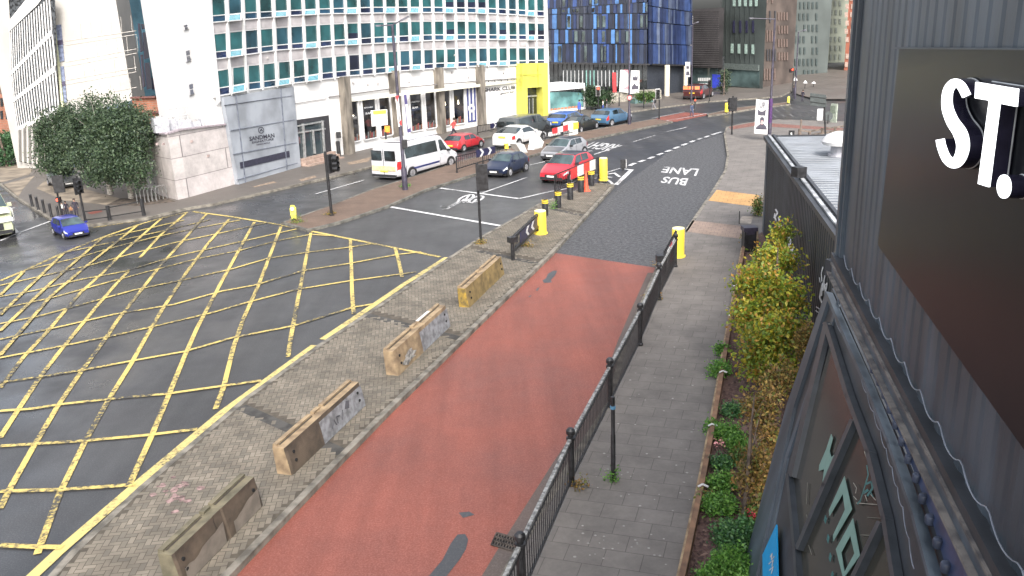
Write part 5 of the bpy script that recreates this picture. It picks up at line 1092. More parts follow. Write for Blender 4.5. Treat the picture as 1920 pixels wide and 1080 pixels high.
t, P_b, hb_, wd_ = barrier('mossy grey-brown road barrier with spalled patches, nearest and lowest in the picture', (345,1102), (495,947), 1062, BARM, BARD, BARM)
mb = MB(); random.seed(2)
for s0, s1 in ((.05,.5),(.62,.96)):
    n_ = 9; top = [P_b(s0+(s1-s0)*i/n_, .045, hb_*(.35+.3*i/n_+.1*rnd())) for i in range(n_+1)]; bot = [P_b(s0+(s1-s0)*i/n_, -.004, hb_*.03) for i in range(n_+1)]
    top = [p+(P_b(0,0,0)-P_b(0,.03,0)) for p in top]; mb.add(top+bot, [(i,i+1,n_+2+i,n_+1+i) for i in range(n_)])
mb.build('spalled_patch', BARS, t)
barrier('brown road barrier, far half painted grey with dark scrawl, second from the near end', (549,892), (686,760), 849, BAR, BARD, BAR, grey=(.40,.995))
t, P_b, hb_, wd_ = barrier('timber-coloured road barrier with a grey far half and a white paint blotch', (748,705), (845,612), 661, BAR, BAR, BAR, grey=(.44,.995), chalk=False)
mb = MB(); random.seed(6); c_ = [P_b(.20+.12*math.cos(k*.349)*(.45+.75*rnd()), .03, hb_*(.36+.30*math.sin(k*.349)*(.45+.75*rnd())))+(P_b(0,0,0)-P_b(0,.03,0)) for k in range(18)]; mb.poly(c_); mb.build('paint_blotch', mat('dirty_white_smear', (.30,.29,.27), rough=.8, noise=.3, nscale=9), t)
mb = MB(); mb.prism([P_b(.57,wd_-.105,hb_+.041),P_b(.80,wd_-.105,hb_+.041),P_b(.80,wd_-.02,hb_+.041),P_b(.57,wd_-.02,hb_+.041)], ZV*.006); mb.build('white_strip', WHITE, t)
barrier('ochre road barrier with a yellow painted near end, farthest of the four', (881,577), (947,513), 542, BAR, mat('barrier_ochre', (.22,.155,.06), rough=.8, col2=(.12,.085,.035), nscale=4), BARY)
# keep-left bollard
b = G(552,414,.12); t = thing('keep_left_bollard', 'small yellow keep-left bollard at the tip of the median strip', 'bollard', b); h = zat(b, 385)
mb = MB(); mb.prism([b+Vector(q) for q in ((-.11,-.05,.1),(.11,-.05,.1),(.14,-.05,h*.8),(.07,-.05,h),(-.09,-.05,h),(-.14,-.05,h*.75))], (0,.1,0)); mb.build('shell', mat('bollard_lime', (.72,.66,.10), rough=.4), t); mb = MB(); mb.lathe(b, [(.12,0),(.1,.12)], 10); mb.build('base', BLK, t)
mb = MB(); mb.lathe(b+Vector((-.02,-.065,h*.78)), [(.07,-.08),(.09,0),(.07,.08)], 10); mb.build('disc', WHITE, t)

# ---------------------------------------------------------------- lamp columns, signals, signs
LMET = mat('lamp_column', (.04,.035,.055), rough=.45, noise=.2)
def lamp(label, px, base, top, w_, arms, z=.12, m=None):
    b = G(px, base, z); h = zat(b, top); r = w_/2/F*(b-O).length; m = m or LMET; t = thing('street_lamp', label, 'street lamp', b, group='street lamps'); T_ = b+ZV*h
    mb = MB(); mb.lathe(b, [(r*1.6,0),(r*1.6,1.1),(r,1.25),(r*.7,h)], 12); mb.build('column', m, t, smooth=True)
    D = (b-O).length
    for dx, dy, ln in arms:
        k = (T_-O).length/F; e = T_+Vector((dx*k, 0, -dy*k)); mb = MB(); mb.cyl(T_, e, .035, .03, 8); mb.build('arm', m, t)
        d = (e-T_).normalized(); e2 = e+d*ln*k; mb = MB(); mb.bar(e, e2, .28, .09); mb.build('lantern', mat('lantern_grey', (.10,.10,.12), rough=.4), t)
    return t, b, h, T_
lt, lb, lh, lT = lamp('tall two-armed street lamp on the median strip by the minibus', 760, 356, 47, 6.5, [(-20,0,9),(16,-7,16)])
mb = MB(); mb.box(lb+ZV*zat(lb,270)+Vector((.15,0,0)), (.28,.22,.42)); mb.build('control_box', BLK, lt)
def banner(label, q, D_pt, th, m, art=None):
    a = D_pt; W = Plane(a, (a-O).xy.to_3d()*-1 if False else Vector(((O-a).x, (O-a).y, 0))); t = thing('banner', label, 'banner', W.at(*q[0])); mb = MB(); mb.slab(W, q, 0, th); mb.build('sheet', m, t); return t, W
t, W = banner('white and dark banner with a red corner hung from the tall two-armed lamp', [(757,178),(762,177),(771,247),(764,249)], lb+Vector((0,-.05,0)), .03, mat('banner_indigo', (.05,.04,.14), rough=.6))
mb = MB(); mb.slab(W, [(741,180),(747,179),(753,236),(747,238)], 0, .03); mb.build('side_sheet', WHITE, t); mb = MB(); mb.slab(W, [(741,180),(748,179),(745,192)], .04, .01); mb.slab(W, [(748,230),(753,224),(753,236)], .04, .01); mb.build('red_corner', REDM, t)
mb = MB(); mb.slab(W, [(760,196),(764,195),(769,240),(765,242)], .04, .01); mb.build('white_figure', WHITE, t)
lt2, lb2, lh2, lT2 = lamp('dark street lamp on the far part of the median strip, carrying a round red-ringed sign', 1180, 233, -40, 3.6, [(-30,-4,10)])
lt3, lb3, lh3, lT3 = lamp('purple-based street lamp behind the container kiosk, carrying the portrait banner', 1442, 262, 36, 4.5, [(-38,-3,6)], m=LMET)
mb = MB(); p_ = lb3+ZV*.0; r = 2.6/F*(lb3-O).length; mb.lathe(p_, [(r*1.3,.0),(r*1.3,zat(lb3,185))], 12); mb.build('purple_sleeve', PURP, lt3)
lamp('thin street lamp on the far pavement in front of the striped blue corner', 1296, 190, 45, 2.4, [(6,-2,4)])
lamp('thin dark street lamp by the far junction right of the tall purple-based lamp', 1490, 186, 60, 2.6, [(8,-2,5)])
# portrait banner: a plain generic stand-in design
t, W = banner('white banner with the word UP and two dark portrait silhouettes beside the purple-based lamp', [(1418,186),(1441,188),(1439,252),(1414,250)], lb3+Vector((-.2,-.25,0)), .05, WHITE)
mb = MB(); mb.slab(W, [(1421,205),(1426,209),(1431,209),(1436,205),(1435,217),(1421,216)], .055, .01); mb.slab(W, [(1425,222),(1428,219),(1432,220),(1433,225),(1431,231),(1437,238),(1438,243),(1417,242),(1418,238),(1426,232),(1425,228)], .055, .01); mb.build('silhouette', mat('ink_grey', (.06,.055,.075), rough=.6), t)
mb = MB(); mb.slab(W, [(1427,226),(1431,226),(1430,233),(1427,233)], .068, .006); mb.build('face_tone', mat('pale_pink_ink', (.60,.35,.33), rough=.6), t)
text_on(W, 'UP', [(1424,202),(1435,203),(1435,192),(1424,191)], .06, t, MATS['ink_grey'], 'lettering')
t, W = banner('white poster banner with a black figure high on the far thin lamp', [(1285,116),(1294,116),(1294,144),(1285,145)], G(1292,190)+Vector((0,-.3,0)), .05, WHITE)
mb = MB(); mb.slab(W, [(1287,124),(1292,124),(1292,129),(1287,129)], .055, .01); mb.slab(W, [(1287,134),(1292,134),(1293,141),(1286,141)], .055, .01); mb.build('figures', MATS['ink_grey'], t)
# posters on terrace
TP = G(1150,194); tpn = Vector(((O-TP).x,(O-TP).y,0)); WT = Plane(TP, tpn)
for q, lab, m in (([(1148,136),(1155,136),(1156,173),(1149,173)],'narrow red vertical board left of the white terrace posters',REDM),([(1163,131),(1178,131),(1178,174),(1161,172)],'white terrace poster with pink corner marks',WHITE),([(1183,132),(1199,132),(1199,174),(1181,176)],'white terrace poster with a dark crown-like figure',WHITE)):
    t = thing('terrace_poster', lab, 'poster', WT.at(*q[3])); mb = MB(); mb.slab(WT, q, 0, .06); mb.build('board', m, t)
    base = WT.at(*q[3]); mb = MB()
    for x in (q[3], q[2]): p = WT.at(*x); mb = MB(); mb.bar(p, Vector((p.x,p.y,0)), .06, .06); mb.build('leg', BLK, t)
    mb = MB()
    if m is WHITE:
        mb = MB()
        if q[0][0] == 1163: mb.slab(WT, [(1169,131),(1178,131),(1178,138)], .065, .01); mb.slab(WT, [(1168,167),(1178,160),(1178,168)], .065, .01); mb.build('pink_corner', mat('poster_pink', (.65,.25,.28), rough=.5), t)
        else:
            mb.slab(WT, [(1186,142),(1189,145),(1191,142),(1193,145),(1196,142),(1195,151),(1187,151)], .065, .01); mb.slab(WT, [(1185,162),(1190,156),(1193,161),(1197,161),(1197,167),(1184,168)], .065, .01); mb.build('figures', MATS['ink_grey'], t)
# round sign
t = thing('round_sign', 'round white sign with a red ring on the far lamp of the median strip', 'sign', lb2+ZV*zat(lb2,183)); c = lb2+ZV*zat(lb2,183)+Vector((0,-.16,0)); k = (c-O).length/F
mb = MB(); mb.cyl(c, c+Vector((0,.03,0)), 4.3*k, n=20); mb.build('ring', REDM, t); mb = MB(); mb.cyl(c+Vector((0,-.01,0)), c, 3.1*k, n=20); mb.build('disc', WHITE, t); mb = MB(); mb.bar(c+Vector((-1.2*k,-.02,-1.6*k)), c+Vector((-1.2*k,-.02,1.2*k)), .05, .02); mb.bar(c+Vector((-1.2*k,-.02,1.2*k)), c+Vector((1.4*k,-.02,1.2*k)), .05, .02); mb.build('symbol', MATS['ink_grey'], t)
SIGD = mat('signal_lens_red', (.5,.03,.02), emit=(1,.08,.04), estr=2.5)
def signal(label, px, base, top, head, w_=4, z=.12, back=False, lit=None, white=False, face=0.0, nlens=3, hood=True):
    """signal pole with a head given as image box (x0,y0,x1,y1)"""
    b = G(px, base, z); h = zat(b, top); r = w_/2/F*(b-O).length; t = thing('traffic_signal', label, 'traffic signal', b, group='traffic signals'); k = (b-O).length/F
    mb = MB(); mb.lathe(b, [(r,0),(r,h)], 10); mb.lathe(b+ZV*.0, [(r*1.5,0),(r*1.5,.06)], 10); mb.build('pole', BLK, t, smooth=True)
    x0, y0, x1, y1 = head; z0, z1 = zat(b, y1), zat(b, y0); cx = (x0+x1)/2-proj(b+ZV*(z0+z1)/2)[0]; w2 = (x1-x0)*k; c = b+Vector((cx*k, -.08, (z0+z1)/2)); hd = z1-z0
    mb = MB(); mb.box(c, (w2*(1 if back else .8), .12, hd), face); mb.build('backboard', FRM if white else BLK, t)
    mb = MB(); mb.box(c+Vector((math.sin(face)*.1,-.1 if white else .14,0)), (w2*.62, .26, hd*.88), face); hm = mb.build('housing', BLK, t)
    s = -1 if white or not back else 1
    for i in range(nlens):
        zc = c.z+hd*(.30-.30*i*(2/(max(nlens-1,1))))*.9; q = Vector((c.x, c.y, zc)); f = Vector((math.sin(face), -math.cos(face), 0))*(1 if s < 0 else -1)
        mb = MB(); mb.cyl(q+f*.18, q+f*.42, w2*.26, w2*.27, 10, cap=False); mb.build('visor', BLK, hm)
        mb = MB(); mb.cyl(q+f*.15, q+f*.25, w2*.22, n=12); mb.build('lens', SIGD if lit == i else mat('lens_dark', (.03,.03,.03), rough=.2), hm)
    return t, b
signal('traffic signal seen from behind on the median strip left of the minibus', 622, 404, 284, (610,289,629,324), 5.5, face=1.2)
signal('tall traffic signal with a long dark backboard on the paved island', 902, 457, 306, (893,308,914,357), 4.8, back=True, face=.2)
signal('traffic signal with a white-edged head near the glazed extension', 1122, 207, 165, (1116,161,1126,180), 2.4, white=True, lit=0)
signal('traffic signal with a white-edged head at the red far crossing', 1236, 223, 168, (1228,166,1238,186), 2.4, white=True)
signal('traffic signal seen from behind on the slab pavement corner, far right', 1372, 252, 180, (1366,183,1381,208), 3, back=True, face=.3)
signal('traffic signal with a big black backboard left of the birch trees', 117, 410, 330, (102,329,118,361), 3, back=True, face=.4)
signal('traffic signal with a slim black head beside the blue car', 160, 415, 330, (140,333,151,364), 3.5, face=.8)
signal('thin traffic signal with a red rear board by the far junction', 1485, 190, 128, (1480,128,1488,136), 1.8, lit=0, nlens=1)
signal('thin traffic signal beside the parked dark jeep', 1330, 190, 150, (1327,150,1333,163), 1.8)
b = G(116,403,.12); h = zat(b, 374); t = thing('pedestrian_signal', 'small red lit pedestrian signal above the waiting people at the left', 'pedestrian signal', b)
mb = MB(); mb.cyl(b, b+ZV*h, .03, n=8); mb.build('pole', BLK, t); mb = MB(); mb.box(b+ZV*h, (.2,.15,.26)); mb.build('housing', BLK, t); mb = MB(); mb.cyl(b+Vector((0,-.09,h)), b+Vector((0,-.12,h)), .08, n=12); mb.build('lens', SIGD, t)
# plain little posts
def post(label, px, base, top, w_, m=BLK, name='bollard', group=None, cat='bollard', cap=None):
    b = G(px, base, .12); h = zat(b, top); r = w_/2/F*(b-O).length; t = thing(name, label, cat, b, group=group); mb = MB(); mb.lathe(b, [(r*1.15,0),(r*1.15,.05),(r,.07),(r,h*.93),(r*1.25,h*.94),(r*.9,h)], 10); mb.build('shaft', m, t, smooth=True)
    if cap: mb = MB(); mb.lathe(b, [(r*1.2,h*.7),(r*1.2,h*.82)], 10); mb.build('band', cap, t)
    return t, b, h
cw = ['farthest up the left street','second from the far end','middle one','fourth from the far end','nearest the waiting people']
prev = None
for k, (x, y0, y1) in enumerate(((61,364,387),(72,369,393),(84,374,399),(97,381,407),(111,386,411))):
    post('black bollard of the kerb row by the left crossing, '+cw[k], x, y1, y0, 4, group='bollards at the left kerb')
for k, (x, y, y0) in enumerate(((1303,209,181),(1284,182,160))): post(['dark waist-high post with an orange cap at the end of the red crossing','dark post by the dark jeep'][k], x, y, y0, 2.6, cap=ORG if k == 0 else None)
post('slender dark post on the far pavement before the terrace wall', 1161, 199, 183, 2.4); post('tall slender dark post before the planter trough', 1207, 203, 165, 2, name='post', cat='post')
t, W, a, b, ha, hb = railpanel('guard_rail', 'two-bar metal railing between dark posts in front of the bicycle stands', (206,413), (270,404), 390, 377, [], 'railings at the left crossing', spikes=False, nbar=1, frac0=.3)
for p, h in ((a,ha),(b,hb)): mb = MB(); mb.lathe(p, [(.1,0),(.09,.1),(.09,h+.05),(.1,h+.1)], 10); mb.build('post', BLK, t)
t, W, a, b, ha, hb = railpanel('guard_rail', 'two-bar metal railing from the signal pole to the first dark post', (163,419), (206,413), 397, 392, [], 'railings at the left crossing', spikes=False, nbar=1, frac0=.3)
# bike stands
hoop = None
for k in range(6):
    x, y = 268+k*7.2, 379+k*-.9; b = G(x, y, .12)
    if hoop is None:
        hoop = thing('bicycle_stand', '', 'bicycle stand', b, 1.1, group='bicycle stands by the pale annex'); mb = MB(); pts = [Vector((-.35,0,0)),Vector((-.35,0,.6)),Vector((-.25,0,.75)),Vector((.25,0,.75)),Vector((.35,0,.6)),Vector((.35,0,0))]; 
        for p, q in zip(pts, pts[1:]): mb.cyl(p+parent_loc(hoop), q+parent_loc(hoop), .028, n=8)
        mb.build('tube', mat('galvanised', (.34,.34,.33), rough=.4, metal=.5), hoop); o = hoop
    else: o = copy_tree(hoop, b, 1.1)
    o['label'] = 'grey bicycle stand hoop, '+['leftmost, nearest the birch trunks','second from the left','third from the left','fourth from the left','fifth from the left','rightmost, against the pale annex wall'][k]
# white tapered blocks
WB = mat('dirty_white_block', (.66,.66,.64), rough=.6, noise=.12, nscale=2)
def block(label, q, th=.5):
    a, b = G(q[0][0], q[0][1], .12), G(q[1][0], q[1][1], .12); W = VP(a, b); p = [W.at(*c) for c in q]; t = thing('white_block', label, 'block', a, group='white tapered blocks on the median strip'); mb = MB(); ctr = W.n*th*.5
    n = len(p); back = [(c-W.n*th) for c in p]; mb.add(p+back, [tuple(range(n)), tuple(range(n, 2*n))[::-1]]+[(i,(i+1)%n,n+(i+1)%n,n+i) for i in range(n)]); mb.build('block', WB, t)
    mb = MB(); mb.slab(W, [q[0], q[1], ((q[1][0]*.9+q[2][0]*.1),(q[1][1]*.85+q[2][1]*.15)), ((q[0][0]*.9+q[-1][0]*.1),(q[0][1]*.85+q[-1][1]*.15))], .01, .03); mb.build('foot', mat('block_foot', (.40,.39,.37), rough=.8), t)
block('white tapered block behind the roof of the navy car', [(979,289),(989,286),(983,271),(976,268),(968,270)])
block('white tapered block between the navy car and the silver car', [(1001,281),(1016,277),(1020,266),(1013,257),(1005,261)])
block('small white block under the left end of the red and white far board', [(1037,256),(1052,253),(1051,247),(1039,249)])
t, Wx, z = vbox('white_yellow_block', 'white block with a yellow upper corner ending the red and white far board', 'block', (1068,257), (1084,254), 230, .6, WB)
mb = MB(); mb.slab(Wx, [(1073,230),(1084,229),(1084,241),(1075,243)], .01, .03); mb.build('yellow_patch', YELB, t)
# work sign by the shop window, wet floor sign, box signs
b = G(724,295,.12); t = thing('notice_board', 'white notice board with a yellow heading on a post in front of the shop windows', 'notice board', b); Wn = Plane(b, Vector(((O-b).x,(O-b).y,0)))
mb = MB(); mb.slab(Wn, [(695,207),(726,205),(727,234),(697,237)], 0, .08); mb.build('board', WHITE, t); mb = MB(); mb.slab(Wn, [(699,208),(724,206),(724,213),(700,215)], .09, .01); mb.build('heading', YELB, t)
mb = MB(); mb.cyl(b, Wn.at(723,200), .05, n=8); mb.build('post', BLK, t); mb = MB(); mb.slab(Wn, [(721,236),(731,236),(731,248),(721,247)], .02, .15); mb.build('orange_box', mat('orange_box', (.75,.28,.03), rough=.5), t)
b = G(588,296,.3); t = thing('wet_floor_sign', 'yellow wet floor sign standing in the hotel entrance', 'floor sign', b); mb = MB(); k = (b-O).length/F
mb.prism([b+Vector((-3*k,0,0)),b+Vector((3*k,0,0)),b+Vector((1.8*k,.15,15*k)),b+Vector((-2*k,.15,15*k))], (0,.05,0)); mb.build('front', YELB, t); mb = MB(); mb.prism([b+Vector((-3*k,.5,0)),b+Vector((3*k,.5,0)),b+Vector((1.8*k,.25,15*k)),b+Vector((-2*k,.25,15*k))], (0,.05,0)); mb.build('rear', YELB, t)
b = G(636,293,.12); t = thing('entrance_ashtray', 'black wall bin beside the first weathered pillar', 'bin', b); mb = MB(); mb.lathe(b, [(.14,0),(.14,1.0),(.1,1.05)], 12); mb.build('body', BLK, t); mb = MB(); mb.box(b+Vector((.1,0,1.45)), (.3,.2,.4)); mb.build('box', BLK, t)
# direction sign, cabinets, fence at right far
b = G(1548,262,.12); Wd = Plane(b, Vector(((O-b).x,(O-b).y,0))); t = thing('direction_sign', 'large dark direction sign seen from behind above the wooden fence', 'direction sign', b); mb = MB(); mb.slab(Wd, [(1519,174),(1549,178),(1549,201),(1519,197)], 0, .06); mb.build('panel', mat('sign_back_grey', (.06,.07,.07), rough=.5), t); mb = MB(); mb.cyl(b, Wd.at(1545,180,-.1), .06, n=8); mb.build('post', BLK, t)
mb = MB(); mb.slab(Wd, [(1519,180),(1549,184),(1549,185),(1519,181)], .065, .03); mb.slab(Wd, [(1519,190),(1549,194),(1549,195),(1519,191)], .065, .03); mb.build('rail', BLK, t)
t, Wc, z = vbox('utility_cabinet', 'white utility cabinet with a dark base beside the direction sign post', 'cabinet', (1531,230), (1542,230), 205, .5, WHITE); mb = MB(); mb.slab(Wc, [(1531,226),(1542,226),(1542,230.5),(1531,230.5)], .01, .04); mb.build('base', BLK, t)
b = G(1552,232,.12); t = thing('road_sign', 'dark round sign seen from behind right of the white cabinet', 'sign', b); k = (b-O).length/F; mb = MB(); mb.cyl(b+ZV*zat(b,218), b+ZV*zat(b,218)+Vector((0,.05,0)), 8*k, n=18); mb.build('disc', MATS['sign_back_grey'], t); mb = MB(); mb.cyl(b, b+ZV*zat(b,215), .04, n=8); mb.build('post', BLK, t)
t, Wc, z = vbox('information_board', 'pale framed notice panel right of the dark round sign', 'notice board', (1556,232), (1567,233), 194, .1, mat('pale_green_board', (.32,.36,.30), rough=.6)); mb = MB(); mb.slab(Wc, [(1557,198),(1566,198),(1566,212),(1557,212)], .01, .02); mb.build('sheet', mat('sheet_dark', (.16,.19,.15), rough=.6), t)
WD = mat('fence_wood', (.14,.11,.09), rough=.85, noise=.25, nscale=4)
t = thing('wooden_fence', 'low post and rail fence beside the grass verge', 'fence', G(1498,264,.12)); fpx = [(1498,264,242),(1517,262,245),(1541,259,240),(1565,255,237),(1592,252,233)]
fb_ = [(G(x,y,.12), zat(G(x,y,.12), yt)) for x, y, yt in fpx]
for p, h in fb_: mb = MB(); mb.box(p+ZV*h/2, (.14,.14,h)); mb.build('post', WD, t)
mb = MB()
for (a, ha), (b, hb) in zip(fb_, fb_[1:]): mb.bar(a+ZV*ha*.9, b+ZV*hb*.9, .06, .1); mb.bar(a+ZV*ha*.5, b+ZV*hb*.5, .06, .1)
mb.build('rail', WD, t)
t, Wc, z = vbox('pavement_board', 'black pavement board with a white sketch near the wooden fence', 'pavement board', (1478,262), (1489,262), 245, .15, BLK); mb = MB(); mb.slab(Wc, [(1482,249),(1485,248),(1486,256),(1483,258)], .01, .01); mb.build('sketch', WHITE, t)
post('tall thin wooden post at the left end of the wooden fence', 1500, 266, 224, 3, m=WD, name='post', cat='post')
# yellow boxes and keep-left at far island
b = G(1362,212,.12); t = thing('yellow_marker', 'rounded yellow marker box on the far island behind the dark signal', 'marker', b); k = (b-O).length/F; mb = MB(); mb.lathe(b, [(3.2*k,.1),(3.4*k,zat(b,196)),(2.6*k,zat(b,193))], 12); mb.build('shell', YELB, t); mb = MB(); mb.lathe(b, [(2*k,0),(2*k,.12)], 10); mb.build('base', BLK, t)
b = G(1478,195,.12); t = thing('keep_left_bollard', 'small yellow and white keep-left bollard at the far junction island', 'bollard', b); k = (b-O).length/F; mb = MB(); mb.lathe(b, [(2.2*k,.1),(2.4*k,zat(b,184)),(1.6*k,zat(b,181))], 12); mb.build('shell', MATS['bollard_lime'], t); mb = MB(); mb.lathe(b, [(2*k,0),(2*k,.12)], 10); mb.build('base', BLK, t)
# white parasols / tents at far plaza
for k, (x, y, yt, lab) in enumerate(((1490,172,143,'white-topped parasol left of the far plaza people'),(1509,168,151,'small white parasol in the middle of the far plaza'),(1525,165,153,'rightmost white parasol of the far plaza'))):
    b = G(x, y); h = zat(b, yt); r = 4/F*(b-O).length; t = thing('parasol', lab, 'parasol', b, group='parasols on the far plaza'); mb = MB(); mb.lathe(b, [(.04,0),(.04,h*.9)], 8); mb.build('pole', BLK, t); mb = MB(); mb.lathe(b+ZV*h*.72, [(r,0),(r*.6,h*.14),(.05,h*.28)], 8); mb.build('canopy', WHITE, t)
# ================================================================ VEHICLES
CGL = mat('car_glass', (.02,.03,.035), rough=.05, noise=.4, nscale=1, spec=.9); CGL2 = mat('windscreen_glass', (.05,.075,.078), rough=.06, noise=.5, nscale=.5, spec=.9)
TYR = mat('tyre', (.016,.016,.017), rough=.85); RIM = mat('alloy_rim', (.42,.42,.44), rough=.35, metal=.5, noise=.2, nscale=6); PLW = mat('plate_white', (.72,.72,.70), rough=.4); PLY = mat('plate_yellow', (.72,.55,.06), rough=.4)
HLT = mat('headlight_glass', (.62,.66,.70), rough=.1, spec=.8); TLT = mat('tail_light_red', (.45,.03,.03), rough=.2); BLKP = mat('black_plastic', (.02,.02,.022), rough=.5)
SPEC = {
 'hatch': dict(L=3.9, W=1.70, H=1.47, xh=.85, xr=1.60, xe=3.15, xt=3.72, zn=.66, zh=.93, zt=.98, ze=.62, win=[(1.35,2.12),(2.2,2.95)]),
 'mini': dict(L=3.55, W=1.63, H=1.47, xh=.75, xr=1.40, xe=2.75, xt=3.38, zn=.66, zh=.96, zt=.95, ze=.60, win=[(1.15,2.05),(2.12,2.75)]),
 'mpv': dict(L=3.95, W=1.70, H=1.55, xh=.70, xr=1.62, xe=3.35, xt=3.80, zn=.68, zh=.98, zt=1.02, ze=.66, win=[(1.25,2.15),(2.23,3.1)]),
 'coupe': dict(L=4.5, W=1.82, H=1.38, xh=1.35, xr=2.15, xe=3.15, xt=4.05, zn=.62, zh=.90, zt=.96, ze=.82, win=[(1.75,3.2)]),
 'estate': dict(L=4.6, W=1.80, H=1.47, xh=1.20, xr=1.95, xe=4.0, xt=4.40, zn=.64, zh=.93, zt=1.0, ze=.70, win=[(1.7,2.55),(2.63,3.4),(3.48,4.0)]),
 'suv': dict(L=4.4, W=1.88, H=1.66, xh=1.12, xr=1.85, xe=3.65, xt=4.15, zn=.78, zh=1.05, zt=1.15, ze=.80, win=[(1.55,2.45),(2.53,3.4)]),
 'van': dict(L=5.0, W=1.92, H=1.97, xh=.75, xr=1.70, xe=4.75, xt=4.93, zn=.85, zh=1.15, zt=1.15, ze=.75, win=[(1.30,2.05),(2.25,4.5)]),
 'bus': dict(L=5.9, W=2.05, H=2.48, xh=.80, xr=1.65, xe=5.72, xt=5.86, zn=.90, zh=1.25, zt=1.30, ze=.75, win=[(1.25,1.95),(2.2,5.2)]),
}
def smooth_prof(sp):
    pts = [(0,sp['zn']-.08),(.06,sp['zn']),(sp['xh'],sp['zh']),(sp['xr'],sp['H']-.04),((sp['xr']*2+sp['xe'])/3,sp['H']),(sp['xe'],sp['H']-.05),(sp['xt'],sp['zt']),(sp['L'],sp['ze']+.05)]
    xs = [p[0] for p in pts]; zs = [p[1] for p in pts]
    def top(x): return sum(float(np.interp(min(max(x+d,0),sp['L']), xs, zs))*w_ for d, w_ in ((-.10,.2),(-.05,.2),(0,.2),(.05,.2),(.10,.2)))
    return top
def car(kind, label, rear, front, m, colgroup=None, wscale=1.0, roof=None, plate_r=PLY, z=0.0, seats=None, name='car', cat='car', two=None, hscale=1.0, wheels=RIM, tail=TLT, bonnet=None):
    sp = SPEC[kind]; A, B = G(*rear, z), G(*front, z); L0 = (B-A).length; s = L0/sp['L']; ang = math.atan2((A-B).y, (A-B).x)
    t = thing(name, label, cat, B, ang, scale=1.0); t.scale = (s, s*wscale, s*hscale)
    L, W, H = sp['L'], sp['W'], sp['H']; top = smooth_prof(sp); hw = W/2
    def wd(x): e = min(x, L-x); return hw*(1-.16*max(0, 1-e/.55)**2)
    def belt(x): return min(top(x)-.015, float(np.interp(x, [0, sp['xh'], sp['xt'], L], [sp['zn']-.12, sp['zh']-.03, sp['zt']-.01, sp['ze']])))
    def ringp(x):
        w_ = wd(x); tz = top(x); bz = belt(x); rise = tz-bz; wg = w_-.05-.26*min(rise, .55) if kind not in ('van','bus') else w_-.03-.14*min(rise, 1.0); g = .2
        return [(w_*.5,g),(w_-.10,g),(w_-.01,g+.10),(w_,.52*1.0 if bz > .6 else bz*.8),(w_-.015,bz),(wg+.0,tz-.07*min(1,rise/.3+.2)),(wg*.82,tz-.012),(wg*.4,tz),(0,tz)]
    def S(x, tt, sd, o=0.0):
        r = ringp(x); i = min(int(tt), 7); f = tt-i; y = r[i][0]+(r[i+1][0]-r[i][0])*f; zz = r[i][1]+(r[i+1][1]-r[i][1])*f
        dy, dz = r[i+1][0]-r[i][0], r[i+1][1]-r[i][1]; l = math.hypot(dy, dz) or 1; ny, nz = dz/l, -dy/l
        # slope along the car
        dzx = (top(x+.05)-top(x-.05))/.1 if tt > 5 else 0; nx = -dzx*nz if tt > 5 else 0; q = math.sqrt(nx*nx+ny*ny+nz*nz)
        return Vector((x+o*nx/q, sd*(y+o*ny/q), zz+o*nz/q))
    xs = sorted(set([0, .03, .1, .25, .45, L-.45, L-.25, L-.1, L-.03, L]+[sp[k] for k in ('xh','xr','xe','xt')]+[sp['xh']+(sp['xr']-sp['xh'])*f for f in (.33,.66)]+[sp['xe']+(sp['xt']-sp['xe'])*f for f in (.33,.66)]+[i*L/16 for i in range(17)]))
    mb = MB(); n = 17; off = Vector(t.location)
    vs = []
    for x in xs:
        r = ringp(x); full = [(x, y, z_) for y, z_ in r]+[(x, -y, z_) for y, z_ in r[:-1][::-1]]; vs += full
    fs = []; ms = []
    for i in range(len(xs)-1):
        for j in range(n-1):
            fs.append((i*n+j, i*n+j+1, (i+1)*n+j+1, (i+1)*n+j))
            k = j if j < 8 else 15-j; xm = (xs[i]+xs[i+1])/2
            ms.append(1 if roof and k >= 5 and sp['xr']-.02 < xm < sp['xe']+.02 else 2 if k <= 1 else 0)
    fs += [tuple(range(n)), tuple(range((len(xs)-1)*n, len(xs)*n))]; ms += [0, 0]
    mb.v = [tuple(Vector(v)+off) for v in vs]; mb.f = fs; mb.m = ms
    body = mb.build('body', [m, roof or m, BLKP], t, smooth=True)
    def patch(nm, mt, x0, x1, t0, t1, sides=(1,-1), o=.012, nx=6, par=t, trim=None):
        for sd in sides:
            mb = MB(); nt_ = 4; g_ = []
            for i in range(nx+1):
                for j in range(nt_+1):
                    xx = x0+(x1-x0)*i/nx; tt = t0+(t1-t0)*j/nt_
                    if trim: xx = trim(xx, tt, i/nx)
                    g_.append(S(xx, tt, sd, o)+off)
            mb.add(g_, [(i*(nt_+1)+j, i*(nt_+1)+j+1, (i+1)*(nt_+1)+j+1, (i+1)*(nt_+1)+j) for i in range(nx) for j in range(nt_)])
            mb.build(nm, mt, par, smooth=True)
    def across(nm, mt, x0, x1, t0=5.15, o=.014):
        mb = MB(); nx = 6; g_ = []
        tl = [t0, 6, 7, 8]; seq = [(a, 1) for a in tl]+[(a, -1) for a in tl[:-1][::-1]]
        for i in range(nx+1):
            for a, sd in seq: g_.append(S(x0+(x1-x0)*i/nx, a if a < 8 else 7.999, sd, o)+off)
        k = len(seq); mb.add(g_, [(i*k+j, i*k+j+1, (i+1)*k+j+1, (i+1)*k+j) for i in range(nx) for j in range(k-1)]); mb.build(nm, mt, t, smooth=True)
    across('windscreen', CGL2, sp['xh']+.06, sp['xr']-.05); 
    if kind not in ('van','bus'): across('rear_window', CGL, sp['xe']+.06, sp['xt']-.04)
